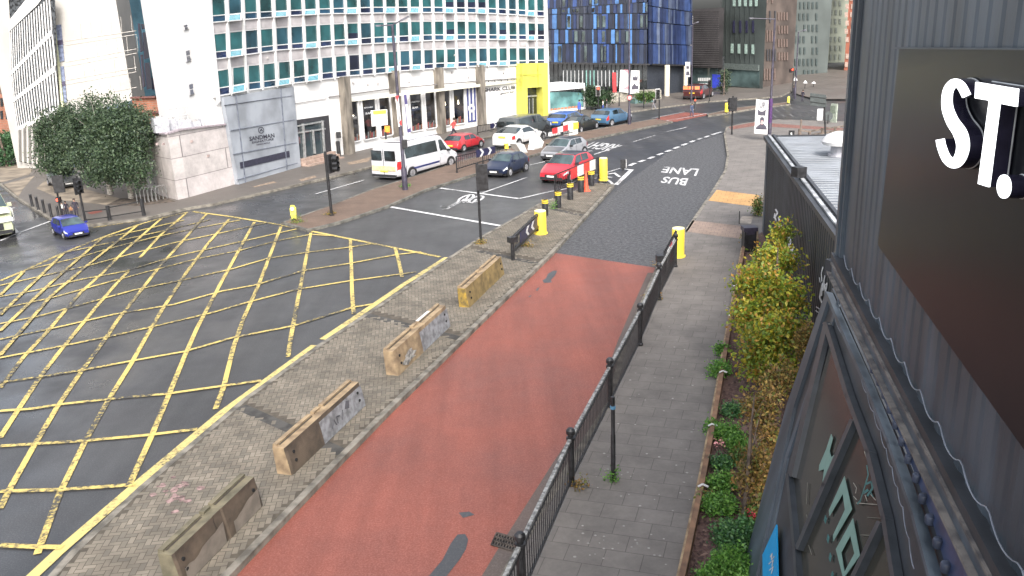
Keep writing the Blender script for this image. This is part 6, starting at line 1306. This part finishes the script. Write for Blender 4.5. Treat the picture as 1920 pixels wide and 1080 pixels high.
    for a, b in sp['win']:
        def trim(xx, tt, f, a=a, b=b):
            lim0 = sp['xh']+.15+(sp['xr']-sp['xh'])*max(0, (tt-4))*.95; lim1 = sp['xt']-.12-(sp['xt']-sp['xe'])*max(0, (tt-4))*.8
            x0_, x1_ = max(a, lim0), min(b, lim1); return x0_+(x1_-x0_)*f
        t1 = 4.9 if kind not in ('bus',) else 4.78
        patch('side_window', CGL, a, b, 4.1, t1, trim=trim)
    patch('headlight', HLT, .03, .42, 3.2, 3.95); patch('tail_light', tail, L-.28, L-.02, 3.3, 4.0)
    if bonnet: across('bonnet', bonnet, .14, sp['xh']-.02, t0=5.6)
    mb = MB(); mb.box(off+Vector((L/2, 0, .24)), (L*.86, W*.9, .22)); mb.build('underbody_shade', BLKP, t)  # dark floor box, added to deepen the shade under the car
    zg = sp['zn']
    mb = MB(); mb.box(off+Vector((-.012, 0, zg*.62)), (.05, W*.46, zg*.30)); mb.build('grille', BLKP, t)
    mb = MB(); mb.box(off+Vector((-.04, 0, zg*.62)), (.02, .52, .115)); mb.build('number_plate', PLW, t)
    mb = MB(); mb.box(off+Vector((L+.012, 0, sp['ze']*.95 if kind not in ('van','bus') else .62)), (.03, .52, .115)); mb.build('number_plate', plate_r, t)
    mb = MB(); mb.box(off+Vector((.03, 0, .30)), (.16, W*.80, .14)); mb.box(off+Vector((L-.03, 0, .32)), (.14, W*.82, .16)); mb.build('bumper', m if kind == 'coupe' else BLKP, t)
    if kind in ('van','bus'):
        for sd in (-1, 1): mb = MB(); mb.box(off+Vector((L+.006, sd*W*.22, H*.68)), (.03, W*.34, H*.27)); mb.build('rear_window', CGL, t)
        mb = MB(); mb.box(off+Vector((L+.008, 0, H*.5)), (.012, .025, H*.72)); mb.build('door_seam', BLKP, t)
    for sd in (-1, 1):
        mb = MB(); mb.box(off+Vector((sp['xh']+.42, sd*(hw+.09), sp['zh']+.05)), (.14,.18,.13)); mb.build('mirror', roof if roof else (BLKP if kind == 'bus' else m), t)
        mb = MB()
        for a, b in sp['win'][:2]: mb.box(off+Vector(((b-.12 if b-a < 1.5 else a+.2), sd*(wd(b)-.004), sp['zh']-.10)), (.16,.03,.03))
        mb.build('door_handle', m, t)
        mb = MB()
        for a, b in sp['win'][:2]: mb.box(off+Vector((b+.04, sd*(wd(b)-.003), .58)), (.012,.012,.62))
        mb.build('door_seam', BLKP, t)
        patch('sill', BLKP, .75, L-.75, 1.6, 2.1, sides=(sd,))
    R_ = .30 if kind not in ('van','bus','suv') else .35
    for x in ((.72 if kind not in ('bus','van') else .95), L-(.68 if kind not in ('bus',) else 1.15)):
        for sd in (-1, 1):
            mb = MB(); c = off+Vector((x, sd*(wd(x)-.13), R_)); mb.cyl(c, c+Vector((0, sd*.138, 0)), R_*1.22, n=24); mb.build('wheel_arch', BLKP, t)
            mb = MB(); c = off+Vector((x, sd*(wd(x)-.18), R_)); mb.cyl(c, c+Vector((0, sd*.20, 0)), R_, n=24); wh = mb.build('wheel', TYR, t)
            mb = MB(); c2 = c+Vector((0, sd*.20, 0)); mb.cyl(c2, c2+Vector((0, sd*.012, 0)), R_*.66, n=20)
            for q in range(5): a = q*2*math.pi/5; mb.bar(c2+Vector((0, sd*.018, 0)), c2+Vector((math.cos(a)*R_*.6, sd*.018, math.sin(a)*R_*.6)), .05, .02, up=(0,1,0))
            mb.build('rim', wheels, wh)
    return t, sp, off, S, top, wd
def cp(name, c, rough=.28): return mat(name, c, rough=rough, noise=.03, nscale=1, spec=.6, coat=.6)
cb = car('bus', 'white minibus with dark side windows passing in the right-hand far lane', (722,338), (836,306), cp('bus_white', (.50,.50,.52)), name='minibus', cat='minibus', hscale=.80)
t, sp, off, S, top, wd = cb
for sd in (1, -1):
    mb = MB(); mb.box(off+Vector((3.4, sd*(1.035), .62)), (2.6,.012,.12)); mb.build('side_stripe', mat('stripe_blue', (.02,.03,.12), rough=.4), t)
mb = MB(); mb.box(off+Vector((5.925, 0, .82)), (.012,1.6,.34)); mb.build('rear_panel', mat('faded_yellow_panel', (.62,.50,.28), rough=.5), t)
mb = MB(); mb.box(off+Vector((3.4, 0, 2.52)), (3.6,1.3,.06)); mb.build('roof_rib', cp('bus_white', 0), t)
car('hatch', 'small red hatchback in front of the white minibus by the shop windows', (845,286), (895,273), cp('car_red', (.36,.022,.030)), hscale=.9)
car('coupe', 'white two-door car in the far lane behind the guard rail chevrons', (942,279), (1007,262), cp('car_white', (.52,.52,.52)), hscale=.98)
car('van', 'dark grey panel van with side windows parked close to the hotel corner', (949,260), (1018,244), cp('van_grey', (.055,.062,.066)), name='van', cat='van', wheels=BLKP, hscale=.76)
car('estate', 'bright blue estate car beside the glazed bar extension', (1041,243), (1086,230), cp('car_blue_bright', (.035,.10,.32)), hscale=.85)
car('coupe', 'black low car half hidden behind the red and white far board', (1066,251), (1108,239), cp('car_black', (.012,.015,.013)), hscale=1.0)
car('suv', 'steel blue sport utility car leading the queue in the far lane', (1122,238), (1170,227), cp('car_steel_blue', (.045,.11,.19)), hscale=.85)
car('mini', 'small navy hatchback facing left on the near carriageway', (976,317), (926,334), cp('car_navy', (.010,.016,.040)), hscale=.97)
car('hatch', 'silver hatchback with a dark bonnet and roof behind the red car', (1085,287), (1031,303), cp('car_silver', (.24,.245,.265)), roof=cp('car_gloss_black', (.02,.022,.025)), hscale=.93, bonnet=cp('bonnet_grey', (.06,.06,.065)))
car('hatch', 'red hatchback with a black roof beside the row of black bollards', (1094,323), (1034,345), cp('car_red_bright', (.45,.022,.035)), roof=MATS['car_gloss_black'])
car('mpv', 'bright blue hatchback turning out of the left street', (119,434), (149,447), cp('car_blue_metal', (.014,.022,.22)), wscale=1.12, hscale=1.0)
cj = car('suv', 'dark red off-road car with orange lit panels parked on the far pavement', (1297,187), (1321,180), cp('car_maroon', (.06,.012,.012)), z=.12, hscale=.95, wscale=1.2)
t, sp, off, S, top, wd = cj; mb = MB()
for y in (-.6,-.1,.5): mb.box(off+Vector((sp['L']+.05, y, 1.35)), (.08,.42,.36))
mb.build('orange_panel', mat('orange_reflector', (.75,.16,.06), rough=.4, emit=(1,.25,.1), estr=.6), t)
car('hatch', 'silver car partly hidden behind the birch trees and the signal backboard', (112,343), (132,353), cp('car_silver2', (.2,.21,.22)), z=.12, wscale=1.2)
ca_ = car('van', 'yellow-green and white ambulance van entering at the left edge', (-52,418), (-9,452), cp('ambulance_lime', (.46,.49,.32)), name='ambulance', cat='ambulance', wscale=.9)
t, sp, off, S, top, wd = ca_; mb = MB(); mb.box(off+Vector((1.9,0,2.02)), (.5,1.3,.16)); mb.build('light_bar', mat('lightbar_blue', (.03,.08,.45), rough=.2), t); mb = MB(); mb.box(off+Vector((-.02,0,.78)), (.12,1.75,.14)); mb.box(off+Vector((.40,0,1.06)), (.62,1.6,.05), 0, 0, 0); mb.box(off+Vector((1.6,.965,.9)), (2.8,.01,.5)); mb.box(off+Vector((1.6,-.965,.9)), (2.8,.01,.5)); mb.build('white_bonnet_trim', WHITE, t)
# ================================================================ PEOPLE
SKIN = mat('skin', (.42,.25,.18), rough=.6)
def person(label, px, base, top, face, shirt, trous, pose='walk', z=.12, hair=(.03,.02,.015), coat=None, bag=None):
    b = G(px, base, z); H = zat(b, top); s = H/1.75; t = thing('person', label, 'person', b, face, group=None)
    J = {}; V = []; E = []; R = []
    def j(n, p, r, par=None):
        J[n] = len(V); V.append(Vector(p)*s); R.append(r*s)
        if par: E.append((J[par], J[n]))
    st = {'walk': .26, 'run': .42, 'stand': .05}[pose]; ln = .10 if pose == 'run' else .02
    j('pelvis', (0,0,.95), .13); j('waist', (.01,0,1.10), .115, 'pelvis'); j('chest', (.02+ln*.5,0,1.30), .14, 'waist'); j('neck', (.03+ln,0,1.49), .055, 'chest'); j('head', (.05+ln,0,1.60), .095, 'neck'); j('crown', (.04+ln,0,1.70), .075, 'head'); j('nose', (.135+ln,0,1.595), .03, 'head')
    for sd, ph in ((1, 1), (-1, -1)):
        a = 'l' if sd > 0 else 'r'
        j(a+'hip', (0,.09*sd,.90), .10, 'pelvis'); j(a+'knee', (st*.55*ph+.04,.10*sd,.50), .062, a+'hip'); kz = .10 if (ph > 0 or pose == 'stand') else (.30 if pose == 'run' else .15); j(a+'ank', (st*ph-(.05 if ph > 0 else .08),.10*sd,kz), .042, a+'knee'); j(a+'toe', (st*ph+.11,.11*sd,kz-.065 if ph > 0 or pose == 'stand' else kz-.09), .036, a+'ank')
        j(a+'sh', (.02+ln*.8,.185*sd,1.40), .062, 'chest'); bend = .28 if pose == 'run' else .06
        j(a+'el', (-.10*ph*(2 if pose == 'run' else 1)+.02,.235*sd,1.13), .045, a+'sh'); j(a+'wr', (-.10*ph+bend+.04,.23*sd,.92+(.22 if pose == 'run' else 0)), .030, a+'el'); j(a+'hand', (-.12*ph+bend+.09,.225*sd,.84+(.26 if pose == 'run' else 0)), .034, a+'wr')
    me = bpy.data.meshes.new('body'); me.from_pydata(V, E, []); o = bpy.data.objects.new('body', me); COL.objects.link(o)
    md = o.modifiers.new('skin', 'SKIN'); sv = me.skin_vertices[0].data
    for i, r in enumerate(R): sv[i].radius = (r, r); sv[i].use_root = (i == 0)
    sb = o.modifiers.new('sub', 'SUBSURF'); sb.levels = 2; sb.render_levels = 2
    dg = bpy.context.evaluated_depsgraph_get(); nm = bpy.data.meshes.new_from_object(o.evaluated_get(dg)); bpy.data.objects.remove(o)
    for m in (SKIN, shirt, trous, TYR): nm.materials.append(m)
    mi = []
    for p in nm.polygons:
        c = p.center/s; hand = abs(c.y) > .17 and c.z < 1.0+(.2 if pose == 'run' else 0) and c.z > .6 and (c.z < .95 or pose == 'run'); mi.append(0 if c.z > 1.47 or hand else 3 if c.z < .09 else 1 if c.z > .93 or abs(c.y) > .17 and c.z > .8 else 2)
    nm.materials[0] = SKIN; nm.polygons.foreach_set('material_index', mi); nm.polygons.foreach_set('use_smooth', [True]*len(mi))
    o = bpy.data.objects.new('body', nm); COL.objects.link(o); o.parent = t
    L0 = Vector(t.location); mb = MB(); c = L0+Vector((.035+ln,0,1.64))*1; c = L0+Vector((.02+ln,0,1.64))*s
    mb.lathe(c, [(.10*s,-.06*s),(.112*s,.02*s),(.095*s,.09*s),(.05*s,.125*s),(.01*s,.13*s)], 14); mb.build('hair', mat('hair_%d' % int(hair[0]*1000), hair, rough=.7), t, smooth=True)
    mb = MB()
    for sd in (1, -1): mb.cyl(L0+Vector((.137+ln,.032*sd,1.625))*s, L0+Vector((.150+ln,.032*sd,1.625))*s, .011*s, n=8)
    mb.cyl(L0+Vector((.130+ln,-.025,1.555))*s, L0+Vector((.130+ln,.025,1.555))*s, .008*s, n=6); mb.build('eyes_and_mouth', mat('dark_feature', (.05,.02,.02), rough=.5), t)
    if coat: mb = MB(); mb.lathe(L0+Vector((.01,0,0)), [(.24*s,.62*s),(.20*s,.95*s),(.19*s,1.25*s),(.15*s,1.42*s),(.07*s,1.48*s)], 16); mb.build('coat', coat, t, smooth=True)
    if bag: mb = MB(); mb.box(L0+Vector((-.19,0,1.2))*s, (.18*s,.32*s,.42*s)); mb.build('backpack', bag, t)
    return t
cl = lambda n, c: mat(n, c, rough=.8, noise=.15, nscale=6)
person('person running in a red top and dark shorts past the shop windows', 851, 262, 221, math.pi*.0+.3, cl('cloth_red', (.50,.07,.07)), cl('cloth_dark', (.03,.025,.04)), 'run')
person('person in a long bright blue coat walking by the glazed extension', 1086, 214, 187, .2, cl('cloth_blue', (.05,.10,.45)), cl('cloth_dark', 0), 'walk', coat=cl('cloth_blue', 0))
person('person in a white top beside the signal pole on the far pavement', 1131, 207, 187, 2.8, cl('cloth_white', (.6,.58,.56)), cl('cloth_blue', 0), 'stand')
person('person in a dark jacket beside the person in a white top', 1138, 206, 185, 2.8, cl('cloth_dark', 0), cl('cloth_grey', (.22,.22,.24)), 'stand')
person('person in grey with a dark backpack near the planter trough', 1226, 206, 183, 2.6, cl('cloth_grey', 0), cl('cloth_grey', 0), 'walk', bag=BLK)
person('person in dark blue clothes crossing the red far crossing', 1297, 219, 193, -1.4, cl('cloth_navy', (.05,.07,.13)), cl('cloth_navy', 0), 'walk', z=0)
person('person in black with a pale bag standing by the far shopfront', 1356, 177, 150, -1.2, cl('cloth_dark', 0), cl('cloth_dark', 0), 'stand', bag=WHITE)
for k, (x, y0, y1, sh, lab) in enumerate(((120,379,404,'cloth_white','person in a pale top waiting under the red pedestrian signal'),(127,377,405,'cloth_dark','person in a dark top second from the left among the waiting people'),(136,385,405,'cloth_tan','shorter person in tan between the waiting adults'),(145,372,408,'cloth_dark','tall person in black at the right of the waiting people'))):
    person(lab, x, y1, y0, -1.2, cl(sh, (.35,.17,.08) if sh == 'cloth_tan' else (.03,.025,.04)), cl('cloth_dark', 0), 'stand')
person('person in black walking right of the far junction signal', 1504, 192, 168, .4, cl('cloth_dark', 0), cl('cloth_dark', 0), 'walk')
person('person in black standing by the far junction island', 1487, 184, 160, -.8, cl('cloth_dark', 0), cl('cloth_dark', 0), 'stand', z=.12)
# ================================================================ TREES AND PLANTS
rng = np.random.default_rng(5)
def leafmesh(name, blobs, n, size, m, parent, hang=0.0, shell=.55):
    """small leaf quads through the crown's volume, clumped in twig clusters"""
    vol = np.array([b[3]*b[4]*b[5] for b in blobs]); pr = vol**.8/np.sum(vol**.8); nc = max(8, n//14); ci = rng.choice(len(blobs), nc, p=pr); B = np.array(blobs, float)[ci]
    d = rng.normal(size=(nc,3)); d /= np.linalg.norm(d, axis=1)[:,None]; r = (shell+(1-shell)*rng.random(nc)**.6)[:,None]*(1+.16*rng.normal(size=(nc,1))); cc = B[:,:3]+d*r*B[:,3:6]
    idx = rng.integers(0, nc, n); P = cc[idx]+rng.normal(size=(n,3))*size*np.array([2.6,2.6,2.2]); P[:,2] -= hang*np.abs(rng.normal(size=n))*size*3
    P[:,2] = np.maximum(P[:,2], .16)
    u = rng.normal(size=(n,3)); u /= np.linalg.norm(u, axis=1)[:,None]; v = np.cross(u, rng.normal(size=(n,3))); v /= np.linalg.norm(v, axis=1)[:,None]
    sc = (size*(.6+.8*rng.random(n)))[:,None]; u *= sc; v *= sc*.55; bend = np.cross(u, v); bend /= np.linalg.norm(bend, axis=1)[:,None]; bend *= sc*.18
    V = np.stack([P-u, P+v+bend, P+u, P-v+bend], 1).reshape(-1,3); off = np.array(parent_loc(parent)); V -= off
    me = bpy.data.meshes.new(name); me.vertices.add(len(V)); me.vertices.foreach_set('co', V.ravel()); me.loops.add(len(V)); me.loops.foreach_set('vertex_index', np.arange(len(V), dtype=np.int32)); me.polygons.add(n); me.polygons.foreach_set('loop_start', np.arange(0, 4*n, 4, dtype=np.int32)); me.polygons.foreach_set('loop_total', np.full(n, 4, dtype=np.int32)); me.update(calc_edges=True); me.materials.append(m)
    o = bpy.data.objects.new(name, me); COL.objects.link(o)
    if parent: o.parent = parent
    return o
def tree(label, b, H, blobs, n, size, leaf, bark, tr=.12, th=None, name='tree', cat='tree', group=None, lean=(0,0), hang=0.0, limbs=6, shell=.5):
    t = thing(name, label, cat, b, group=group); mb = MB(); top = b+Vector((lean[0],lean[1],(th or H)*.8)); pts = [b, b.lerp(top,.35)+Vector((tr*.3,0,0)), b.lerp(top,.7)-Vector((tr*.3,0,0)), top]; rr = [tr*1.2, tr, tr*.7, tr*.35]
    for i in range(3): mb.cyl(pts[i], pts[i+1], rr[i], rr[i+1], 9)
    tk = mb.build('trunk', bark, t, smooth=True); mb = MB(); r_ = random.Random(len(label))
    for k in range(limbs):
        s = .3+.6*r_.random(); q = b.lerp(top, s); B = blobs[r_.randrange(len(blobs))]; e = Vector(B[:3])+Vector((r_.uniform(-.5,.5)*B[3], r_.uniform(-.5,.5)*B[4], r_.uniform(-.3,.6)*B[5])); m_ = q.lerp(e,.5)+Vector((0,0,.1)); mb.cyl(q, m_, tr*.45*(1.1-s), tr*.28*(1.1-s), 6); mb.cyl(m_, e, tr*.28*(1.1-s), tr*.08, 6)
    mb.build('limbs', bark, t, smooth=True); leafmesh('crown', blobs, n, size, leaf, t, hang, shell); return t
BIR = island('birch_leaf', [(.040,.070,.032),(.056,.092,.042),(.025,.046,.024),(.085,.12,.062),(.046,.074,.046)], rough=.6, trans=.25); BARK = mat('birch_bark', (.50,.47,.42), rough=.8, col2=(.16,.14,.12), nscale=6, streak=4)
DBARK = mat('dark_bark', (.12,.09,.07), rough=.9, noise=.3, nscale=6)
def blob(px, py, D, rx, ry, rz):   # crown lobe at a picture position, at distance D along the ground, radii in px
    d = ray(px, py); k = D/math.hypot(d.x, d.y); p = O+d*k; s = k/ F*1600*.000625*1.0; q = k/F*1.0; return (p.x, p.y, p.z, rx*k/F*1.02, ry*k/F, rz*k/F*1.0)
def bt(label, px, base, blobs, n, H=7): b = G(px, base, .12); tree(label, b, H, blobs, int(n*1.25), .066, BIR, BARK, tr=.13, th=5.5, name='birch_tree', cat='birch tree', group='birch trees at the corner', hang=1.0, limbs=9, shell=.45)
bt('birch tree with the rightmost pale trunk beside the bicycle stands', 246, 372, [blob(235,240,50,48,45,50), blob(215,295,49,45,40,38), blob(250,315,48,32,30,28), blob(238,215,51,34,30,26), blob(200,250,50,34,34,44), blob(258,275,49,20,22,36), blob(207,186,51,5,5,15), blob(222,188,51,4,5,12), blob(243,203,51,5,5,12), blob(268,225,50,6,5,12)], 17000)
bt('birch tree with a short visible trunk left of the rightmost one', 207, 364, [blob(185,235,53,40,36,42), blob(170,290,52,40,36,34), blob(172,200,54,20,18,22), blob(195,325,50,36,30,14), blob(150,255,53,26,28,40), blob(173,180,52,6,6,15), blob(190,184,52,5,5,12), blob(133,212,52,7,6,12)], 12000)
bt('darker birch tree at the left of the corner group', 105, 345, [blob(105,240,58,36,34,36), blob(110,285,57,38,34,32), blob(86,268,58,20,20,34), blob(125,215,58,24,22,24), blob(100,305,56,30,26,14)], 12000)
for x, y, l in ((210,192,7),(170,178,0)): pass
b = G(12,312,.12); tree('small round street tree in front of the brick block at the far left', b, 4, [blob(8,272,72,24,22,22), blob(2,290,71,22,20,14), blob(14,262,72,14,12,10)], 5000, .09, island('left_tree_leaf', [(.05,.12,.05),(.07,.15,.06),(.035,.08,.035)], rough=.6, trans=.2), DBARK, tr=.1, th=3, name='street_tree')
# hedge and shrub by the blue building
b = G(1112,190,.12); tree('dense green hedge shrub between the glazed extension and the terrace', b, 3, [blob(1110,178,84,17,14,13), blob(1135,182,84,14,12,10), blob(1120,190,83,16,10,8)], 5000, .09, island('hedge_leaf', [(.018,.045,.016),(.03,.065,.02),(.014,.03,.013)], rough=.6, trans=.15), DBARK, tr=.08, th=1.5, name='hedge_shrub', cat='shrub')
b = G(1210,193,.9); tree('bright green leafy plant in the teal planter trough', b, 1.2, [blob(1202,181,84,8,8,5), blob(1219,180,84,9,8,5), blob(1211,184,84,9,8,4)], 2200, .08, island('trough_leaf', [(.06,.12,.025),(.09,.155,.035),(.04,.085,.02)], rough=.6, trans=.2), DBARK, tr=.04, th=.6, name='trough_plant', cat='plant', limbs=3)
b = G(1357,178,.12); tree('slim young street tree by the dark cube building', b, 4, [blob(1357,158,96,6,6,14), blob(1360,142,96,5,5,9)], 900, .10, island('slim_leaf', [(.04,.065,.032),(.055,.08,.045)], rough=.6, trans=.2), DBARK, tr=.06, th=3.4, name='street_tree', cat='tree', limbs=3)
# bed trees: yellow and orange foliage
AUT = island('autumn_leaf', [(.17,.25,.03),(.36,.36,.035),(.44,.37,.04),(.12,.19,.03),(.44,.24,.045),(.24,.31,.035),(.40,.36,.04),(.14,.21,.035)], rough=.5, trans=.4)
AUT2 = island('rust_leaf', [(.20,.15,.04),(.28,.16,.05),(.14,.16,.035),(.34,.23,.06),(.15,.095,.04)], rough=.6, trans=.3)
def bb(px, py, base, rx, rz):      # lobe above the bed whose foot is at the picture row base
    b = G(px, base, .2); d = (b-O); D = math.hypot(d.x, d.y); d2 = ray(px, py); k = D/math.hypot(d2.x, d2.y); p = O+d2*k; q = k/F; return (p.x, p.y, max(p.z,.3), rx*q, rx*q, rz*q)
b = G(1452,680,.2)
tree('yellow-green young maple in full leaf, the larger tree of the planting bed', b, 4.0, [bb(1468,440,600,18,26), bb(1452,490,640,40,34), bb(1420,530,680,38,40), bb(1470,560,700,36,42), bb(1425,600,700,40,44), bb(1470,620,730,34,44), bb(1400,590,690,22,34), bb(1422,680,740,38,34), bb(1465,690,760,30,36), bb(1440,640,740,40,40)], 15000, .050, AUT, DBARK, tr=.045, th=3.6, name='maple_tree', cat='tree', group='young trees in the planting bed', lean=(.0,.2), limbs=12, shell=.3)
b = G(1393,975,.2)
tree('sparse rust-leaved young maple nearer the shopfront in the planting bed', b, 3.0, [bb(1425,760,900,32,36), bb(1440,815,920,28,36), bb(1420,870,950,28,32), bb(1455,720,860,26,30), bb(1400,900,960,22,24), bb(1430,930,970,22,22), bb(1475,700,800,14,34)], 6500, .036, AUT2, DBARK, tr=.035, th=2.6, name='maple_tree', cat='tree', group='young trees in the planting bed', lean=(.25,.5), limbs=10, shell=.2)
GRN = island('bright_leaf', [(.10,.25,.04),(.16,.35,.06),(.065,.17,.035),(.20,.38,.08)], rough=.5, trans=.35); DGR = island('dark_leaf', [(.05,.14,.045),(.075,.20,.055),(.035,.10,.04),(.12,.25,.08)], rough=.5, trans=.2); MIX = island('mixed_leaf', [(.10,.2,.04),(.22,.24,.05),(.07,.14,.04),(.26,.17,.06)], rough=.6, trans=.3)
pl_ = [(1350,690,22,20,GRN,'small bright green shrub at the timber edge below the big maple'),(1372,770,20,16,DGR,'low dark green shrub by the upper timber bracket'),(1362,812,26,22,GRN,'bright green shrub spilling over the timber edge'),(1338,800,12,14,GRN,'little green clump outside the timber edge'),(1385,830,22,20,GRN,'green shrub right of the spilling shrub'),(1390,860,24,16,MIX,'yellow tufted plant beside the pink flower'),(1352,868,16,16,DGR,'dark green plant beneath the pink flower'),(1352,905,26,22,GRN,'bright green fern-like plant in the middle of the bed'),(1349,945,30,26,GRN,'green bush by the lowest timber bracket'),(1378,1005,40,36,DGR,'large dark green bush near the blue poster'),(1372,1058,42,34,GRN,'large light green bush at the bottom of the bed'),(1400,990,20,18,DGR,'dark green bush behind the large one'),(1425,890,30,30,MIX,'reddish green shrub against the shopfront'),(1418,960,24,26,MIX,'mixed green and rust shrub near the shopfront corner'),(1330,1085,20,16,GRN,'green clump cut by the bottom edge of the picture'),(1404,445,10,14,MIX,'thin yellowish weed behind the litter bin'),(1422,385,8,30,MIX,'tall yellowish weed growing against the kiosk corner'),(1352,655,5,14,GRN,'tiny green weed outside the timber edge by the maple'),(1325,940,6,8,MIX,'tiny weed at the foot of the pale batten'),(1510,640,14,60,AUT2,'wispy brown climber on the kiosk wall beneath the guitar mural')]
for k, (x, y, rx, rz, m, lab) in enumerate(pl_):
    base = y+rz*.55 if k != 19 else 760; b = G(x, base, .2 if x > 1345 else .13); B = [bb(x, y, base, rx*.8, rz*.62), bb(x-rx*.35, y+rz*.2, base, rx*.45, rz*.4), bb(x+rx*.4, y+rz*.15, base, rx*.45, rz*.45)]
    t = thing('bedding_plant', lab, 'plant', b, group='plants in and around the planting bed'); mb = MB()
    for j in range(5): a = j*1.25; c = Vector(B[0][:3]); mb.cyl(b, c+Vector((math.cos(a)*B[0][3]*.6, math.sin(a)*B[0][4]*.6, B[0][5]*.3)), .012, .006, 5)
    mb.build('stems', DBARK, t); leafmesh('leaves', B, int(400+rx*rz*2.6), .030 if y > 600 else .04, m, t, shell=.3)
for x, y, c, lab in ((1347,845,(.75,.35,.34),'pink flower cluster by the timber edge'),(1404,980,(.45,.04,.06),'dark red flower cluster by the large bush')):
    b = G(x, y+6, .2); t = thing('flower', lab, 'flower', b); mb = MB(); mb.cyl(b, b+ZV*.25, .008, n=5); mb.build('stem', DBARK, t); mb = MB(); r_ = random.Random(x)
    for j in range(26): q = b+Vector((r_.uniform(-.1,.1), r_.uniform(-.1,.1), .24+r_.uniform(-.05,.08))); a = r_.random()*6; s = .03; R = Matrix.Rotation(a, 3, 'Z') @ Matrix.Rotation(r_.random(), 3, 'X'); mb.add([q+R@Vector(v) for v in ((-s,0,0),(0,-s*.6,.01),(s,0,0),(0,s*.6,.01))], [(0,1,2,3)])
    mb.build('petals', cl('petal_%d' % x, c), t)
# weeds at pole feet and kerb edges
for x, y, w_, m, lab in ((760,350,.38,GRN,'fresh green weeds around the foot of the tall lamp'),(622,402,.28,AUT2,'dry weeds around the foot of the signal left of the minibus'),(902,457,.22,AUT2,'rusty weeds around the foot of the long-headed signal'),(985,462,.45,AUT2,'dry leaves and weeds under the chevron barrier'),(556,417,.35,MIX,'weeds on the tip of the median strip'),(1036,392,.18,GRN,'green weed at the foot of the second bollard'),(1244,500,.3,AUT2,'dry leaf litter at the foot of the railing near the yellow post'),(1225,560,.35,AUT2,'dry leaf litter beside the railing post, halfway up'),(1080,915,.2,AUT2,'dry leaf litter at the nearest whole railing post'),(1150,901,.10,GRN,'moss and weeds at the foot of the slim post')):
    b = G(x, y, .12); o = leafmesh('weeds', [(b.x,b.y,b.z+.06,w_,w_*.7,.10 if m is AUT2 else .28)], 260 if w_ > .2 else 120, .03, m, None, shell=.1); tag(o, lab, 'weeds', 'weeds at the foot of things')
